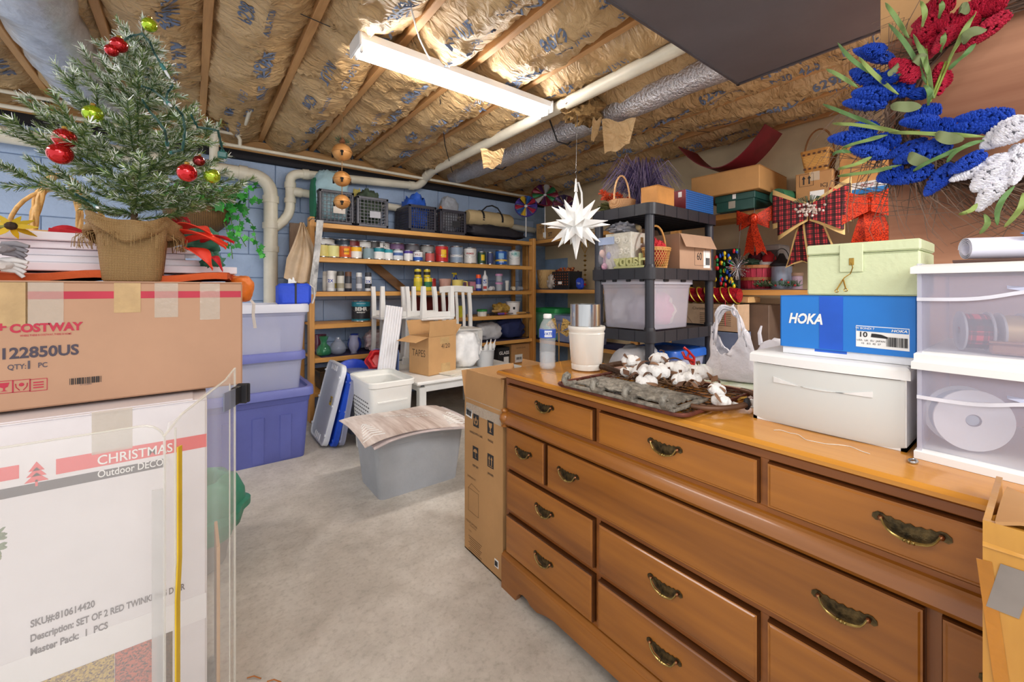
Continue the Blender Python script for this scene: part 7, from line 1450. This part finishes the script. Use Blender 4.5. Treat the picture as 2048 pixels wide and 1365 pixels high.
MB().loft(topmesh(w_+.014, -.166, .158, .176, .012, .166)).build('middle_cover', WPL, t, smooth=35)
# ribbons inside the drawers
def spool(label, c, r, wd, flange, ribbon, axis, cat='ribbon spool', flat=False):
    t = thing('ribbon_spool', label, cat, c); q = V((0, 0, 1)).rotation_difference(V(axis).normalized()); t.rotation_mode = 'QUATERNION'; t.rotation_quaternion = q; t['group'] = 'ribbon spools in the clear drawers'
    MB().lathe([(r*.88, -wd/2), (r*.88, wd/2)], 28).build('ribbon', ribbon, t, smooth=40)
    for s in (-1, 1): MB().lathe([(r*.2, s*wd/2), (r, s*wd/2), (r, s*(wd/2+.003)), (r*.2, s*(wd/2+.003))] if s > 0 else [(r*.2, -wd/2-.003), (r, -wd/2-.003), (r, -wd/2), (r*.2, -wd/2)], 32, c0=False, c1=False).build('flange', flange, t, smooth=40)
    MB().lathe([(r*.2, -wd/2), (r*.2, wd/2), (r*.17, wd/2), (r*.17, -wd/2)], 20, c0=False, c1=False).build('core', m('8a8aa0', .6), t, smooth=40)
    return t
FLG = m('e6e6ea', .4, var=0); FLC = m('d8d8e0', .2, var=0, alpha=.5)
spool('big white cardboard spool face on in the lower clear drawer', (1.068, .092, TZD+.075), .052, .03, FLG, m('b8c8d8', .5), (-.8, -.45, 0))
spool('clear spool of red and white plaid ribbon in the upper clear drawer', (1.075, .085, TZD+.172+.054), .034, .03, FLC, PLAID, (-.35, 1, 0)); spool('clear spool of gold ribbon beside the plaid one', (1.08, .045, TZD+.172+.054), .033, .022, FLC, m('c8a878', .4, .3), (-.35, 1, 0)); spool('clear spool of green ribbon beside the gold one', (1.085, .012, TZD+.172+.054), .033, .022, FLC, m('2f6a4a', .5), (-.35, 1, 0))
spool('green spool with barcode tag at the right of the upper drawer', (1.085, -.06, TZD+.172+.062), .042, .03, m('2f6a54', .4), m('2f7a54', .5), (-1, .2, 0))
carton('copper_box', 'flat copper coloured box under the spools in the upper drawer', 'box', (1.085, -.01, TZD+.1915), .1, .15, .022, 0, m('a87a62', .3, .5), tape=False)
carton('red_spool_box', 'small red and green box behind the white spool in the lower drawer', 'box', (1.1, -.03, TZD+.02), .06, .06, .075, 0, m('b8343a', .5, h2='3a7a50', vs=20), tape=False)
# shoe box, keepsake box, roll of paper
HB = m('1f7ad2', .42, var=.03); ht = thing('shoe_box', 'bright blue shoe box with white size label on the white plastic drawer', 'shoe box', (1.125, .265, TZD+.157), radians(1)); w_, d_ = .15, .222
mb = MB(); mb.box((0, 0, .05), (w_-.008, d_-.008, .1)); mb.build('box_body', m('eceef2', .5), ht)
mb = MB(); mb.box((-w_/2+.001, 0, .071), (.002, d_, .112)).box((w_/2-.001, 0, .071), (.002, d_, .112)).box((0, d_/2-.001, .071), (w_, .002, .112)).box((0, -d_/2+.001, .071), (w_, .002, .112)).box((0, 0, .127), (w_, d_, .002)); mb.build('lid', HB, ht)
fx = -w_/2-.0002; text('HOKA', .03, (fx, .064, .077), LX, UZ, WHITE, ht, .035, 1.0, .25, fit=.062); MB().at(frame((fx-.0012, .071, .077), (0, -1, -.25), (0, -.25, 1)) @ Matrix.Diagonal((.5, .7, 1, 1))).poly([(-.016, .003), (-.004, .001), (.004, -.004), (.014, .006), (.003, .0), (-.004, .004)][::-1], .0006).build('bird_emblem', HB, ht)
decal(ht, 'blue_tape', (fx, .018, .072), LX, UZ, .040, .11, m('1c5cd0', .5, var=.1)); decal(ht, 'tape_end', (fx+.0045, .02, .012), LX, UZ, .055, .006, m('2a6ad8', .5))
lx, ly, lz_ = fx, -.062, .048; RL = (0, -1, -.02); decal(ht, 'size_label', (lx, ly, lz_), RL, UZ, .078, .042, LABEL); lx -= .0007; decal(ht, 'label_band', (lx, ly, lz_+.015), RL, UZ, .076, .009, m('2a82d8', .4)); text('W BONDI 7', .0055, (lx-.0003, ly+.025, lz_+.0165), RL, UZ, WHITE, ht, .01, lift=.0012); text('HOKA', .0065, (lx-.0003, ly-.025, lz_+.0145), RL, UZ, WHITE, ht, .03, 1.2, .2, lift=.0012)
text('10', .014, (lx, ly+.028, lz_+.004), RL, UZ, INK, ht, .02); barcode(ht, (lx, ly-.022, lz_-.007), RL, UZ, .03, .018); MB().at(frame((lx, ly+.004, lz_+.003), RL, UZ)).poly([(-.012, -.003), (.012, -.004), (.013, -.001), (.004, .003), (-.005, .004), (-.011, .004)], .0006).build('shoe_emblem', INK, ht)
for i, s_ in enumerate(('USA  UK  EU  JAPAN', '10   8.5  42  27')): text(s_, .0048, (lx, ly+.016, lz_-.007-.006*i), RL, UZ, INK, ht)
text('HOKA', .024, (-.012, -d_/2-.0002, .077), RX, UZ, WHITE, ht, .03, 1.0, .2)
kt = thing('keepsake_box', 'pale green leather keepsake box with brass lock on the shoe box', 'box', (1.12, .236, TZD+.286), radians(0)); PGN = m('d3dcb2', .5, var=.02, bump=.15, bs=90); w_, d_ = .14, .176
MB().box((0, 0, .042), (w_, d_, .084), b=.003).build('box_body', PGN, kt); MB().box((0, 0, .0955), (w_+.002, d_+.002, .021), b=.003).build('lid', PGN, kt)
fx = -w_/2-.002; MB().box((fx, .012, .075), (.003, .038, .056), b=.0012).build('clasp_strap', PGN, kt); 
for zz in (.0825, .0015): MB().box((-w_/2-.0006, 0, zz), (.001, d_-.006, .0008)).build('stitched_seam', m('b8c09a', .6), kt)
MB().box((fx-.002, .011, .068), (.002, .008, .014), b=.0006).build('lock_plate', GOLD, kt); MB().tube([(fx-.004, .011, .066), (fx-.006, .008, .056), (fx-.005, .012, .044), (fx-.004, .022, .036), (fx-.004, .026, .03)], .001, 5).build('key_cord', GOLD, kt)
for e in ((.035, .012), (.02, .014)): MB().tube([(fx-.003, .024, .033), (fx-.003, e[0], e[1])], .0014, 5).tube([(fx-.003, e[0]+.003*cos(a), e[1]-.003+.003*sin(a)) for a in [2*pi*i/8 for i in range(8)]], .0008, 4, closed=True).build('key', GOLD, kt)
carton('dark_tray', 'flat dark brown tray on the clear drawers under the rolled paper', 'tray', (1.14, -.04, TZD+.3425), .2, .3, .006, radians(2), m('5a4038', .5), tape=False)
t = thing('paper_roll', 'roll of white paper tied with blue ribbon on the clear drawers', 'roll', (1.075, .095, TZD+.349+.02), rot=(0, 0, radians(32)))
mb = MB(); sp = [(.024-.0007*i/3)*1 for i in range(60)]
prf = []
for i in range(64): a = i*.33; r = .020-.00016*i; prf.append((r*cos(a), r*sin(a)))
rg = lambda y: [(x, y, z) for x, z in prf]+[(x*.965, y, z*.965) for x, z in reversed(prf)]
mb.loft([rg(.0), rg(-.13)]); mb.build('paper', m('e6e4f2', .6, var=.02), t, smooth=40)
MB().tube([(.0208*cos(a), -.08, .0208*sin(a)) for a in [2*pi*i/20 for i in range(20)]], .0022, 5, closed=True).build('ribbon_tie', m('3a8ad0', .4), t)
for s in (-1, 1): MB().ribbon([(-.013, -.08, .017), (-.02, -.08+s*.012, .024), (-.024, -.08+s*.022, .022), (-.024, -.08+s*.012, .017), (-.014, -.08, .016)], .005, .001, (1, 0, .4)).build('ribbon_bow', m('3a8ad0', .4), t)
# small bits on the dresser
MB().tube([(1.0, .33-.012*i, TZD+.0015+.001*(i % 2)) if False else (.972+i*0+.012*sin(i*.22)+.003*sin(i*.6), .36-.0035*i, TZD+.0012+.0006*sin(i*.7)) for i in range(46)], .0007, 4).build('thread', m('e6e0d2', .5), label='loose loop of white thread on the dresser before the white drawer', cat='thread')
MB().tube([(.985+.010*cos(a), .148+.005*sin(a), TZD+.0025) for a in [2*pi*i/16 for i in range(16)]], .0022, 6, closed=True).build('metal_clip', STEEL, smooth=60, label='small shiny metal clip between the white drawer and clear drawers', cat='clip')
t = thing('pocket_key_fob', 'black and brass trinket beside the white drawer at the tray handle', 'trinket', (1.07, .455, TZD+.002)); MB().ball((0, 0, .018), (.01, .008, .016), 10, 6).build('body', BLK, t, smooth=60); MB().tube([(0, 0, .034), (-.004, .012, .03), (-.002, .02, .022)], .003, 5).build('loop', GOLD, t)
# plastic bag behind the dresser on a bin
carton('storage_box', 'plain carton standing on the floor behind the dresser under the bags', 'box', (1.53, .66, 0), .36, .62, .765, 0, CARD2)
MB().blob((0, 0, .014), (.17, .28, .016), .12, 3, 55, 30, 10, sq=.5).build('folded_cloth', m('dfe6da', .8, h2='b8c8a0', vs=30), smooth=50, label='folded pale green floral cloth under the white plastic bag', cat='cloth', loc=(1.53, .66, .767))
t = thing('grocery_bag', 'white plastic grocery bag standing by its handles behind the dresser', 'bag', (1.47, .66, .80)); GBM = m('f2f0f6', .25, var=.04, bump=1, bs=28, alpha=.82)
def bagf(u, v):
    a = 2*pi*u; f = v; q = NZ.noise(V((cos(a)*1.6, sin(a)*1.6, f*2.5))); q2 = NZ.noise(V((cos(a)*5, sin(a)*5, f*4+3)))
    r = (.098-.052*f**.8)*(1+.14*q+.16*q2*(.4+f)+.07*f*sin(11*a+2*f))
    return (r*.72*cos(a)+.01*q2, r*1.15*sin(a)+.03*f*f, .125*f*(1-.38*f*f*cos(2*a)+.12*q2*f))
mb = MB(); mb.loft([[bagf(i/72, v/20) for i in range(72)] for v in range(21)]+[[tuple(V(bagf(i/72, v/20))*.97+V((0, .001, .004*(1-v/20)))) for i in range(72)] for v in range(20, 3, -1)], c1=True); mb.build('bag_body', GBM, t, smooth=180)
for k in (-1, 1): MB().sheet(lambda u, v: (.008*k+.010*sin(v*5+k+u*3)+(v-.5)*.022+.006*sin(u*17), .078-.108*u+.010*sin(u*9+k)+.012*(v-.5), .125+.115*max(0, sin(pi*u))**.55+.012*(v-.5)+.005*sin(u*23+k)-.02*abs(u-.5)), 30, 6, .003).build('handle_loop', GBM, t, smooth=180)
t = cloth('grocery_bag', 'second white grocery bag with blue print slumped behind the shoe box', (1.56, .54, .80), (.06, .085, .065), GBM, .2, 2.4, 57, 'bag'); MB().box((-.058, .03, .075), (.004, .02, .012), b=.001).build('blue_print', m('2a4ab8', .4), t); MB().tube([(-.02, .07, .11), (-.02, .075, .15), (-.015, .07, .175)], [.008, .006, .003], 6).build('tied_ear', GBM, t)
# wires and cords on the ceiling
for lab, pts_ in (('thin dark cable sagging under the joists left of the shelf', [PZ(880, 200, 2.36), PZ(890, 290, 2.3), PZ(905, 345, 2.3)]), ('long thin wire strung across the joists behind the light', [PZ(560, 10, 2.37), PZ(900, 150, 2.372), PZ(1190, 235, 2.37), PZ(1420, 265, 2.37)]), ('white lamp cord running over the insulation above the light', [PZ(820, 5, 2.33), PZ(838, 75, 2.31), PZ(870, 135, 2.32)])):
    P_ = []
    for a, b_ in zip(pts_, pts_[1:]): P_ += [a+(b_-a)*(k/5)+V((0, 0, -.008*sin(pi*k/5))) for k in range(5)]
    MB().tube(P_+[pts_[-1]], .0022 if 'long' in lab else .004, 5).build('cable', INK if 'white' not in lab else m('d8d6d0', .5), smooth=60, label=lab, cat='cable')
for i, (px, py) in enumerate(((508, 1353), (548, 1360))): MB().tube([PZ(px-14, py+4, .003), PZ(px, py, .004), PZ(px+14, py+5, .003)], .002, 4).build('straw_bit', m('a5622a', .7), label=('bit of brown straw on the concrete nearer the clear panel', 'bit of brown straw on the concrete nearer the dresser')[i], cat='debris')
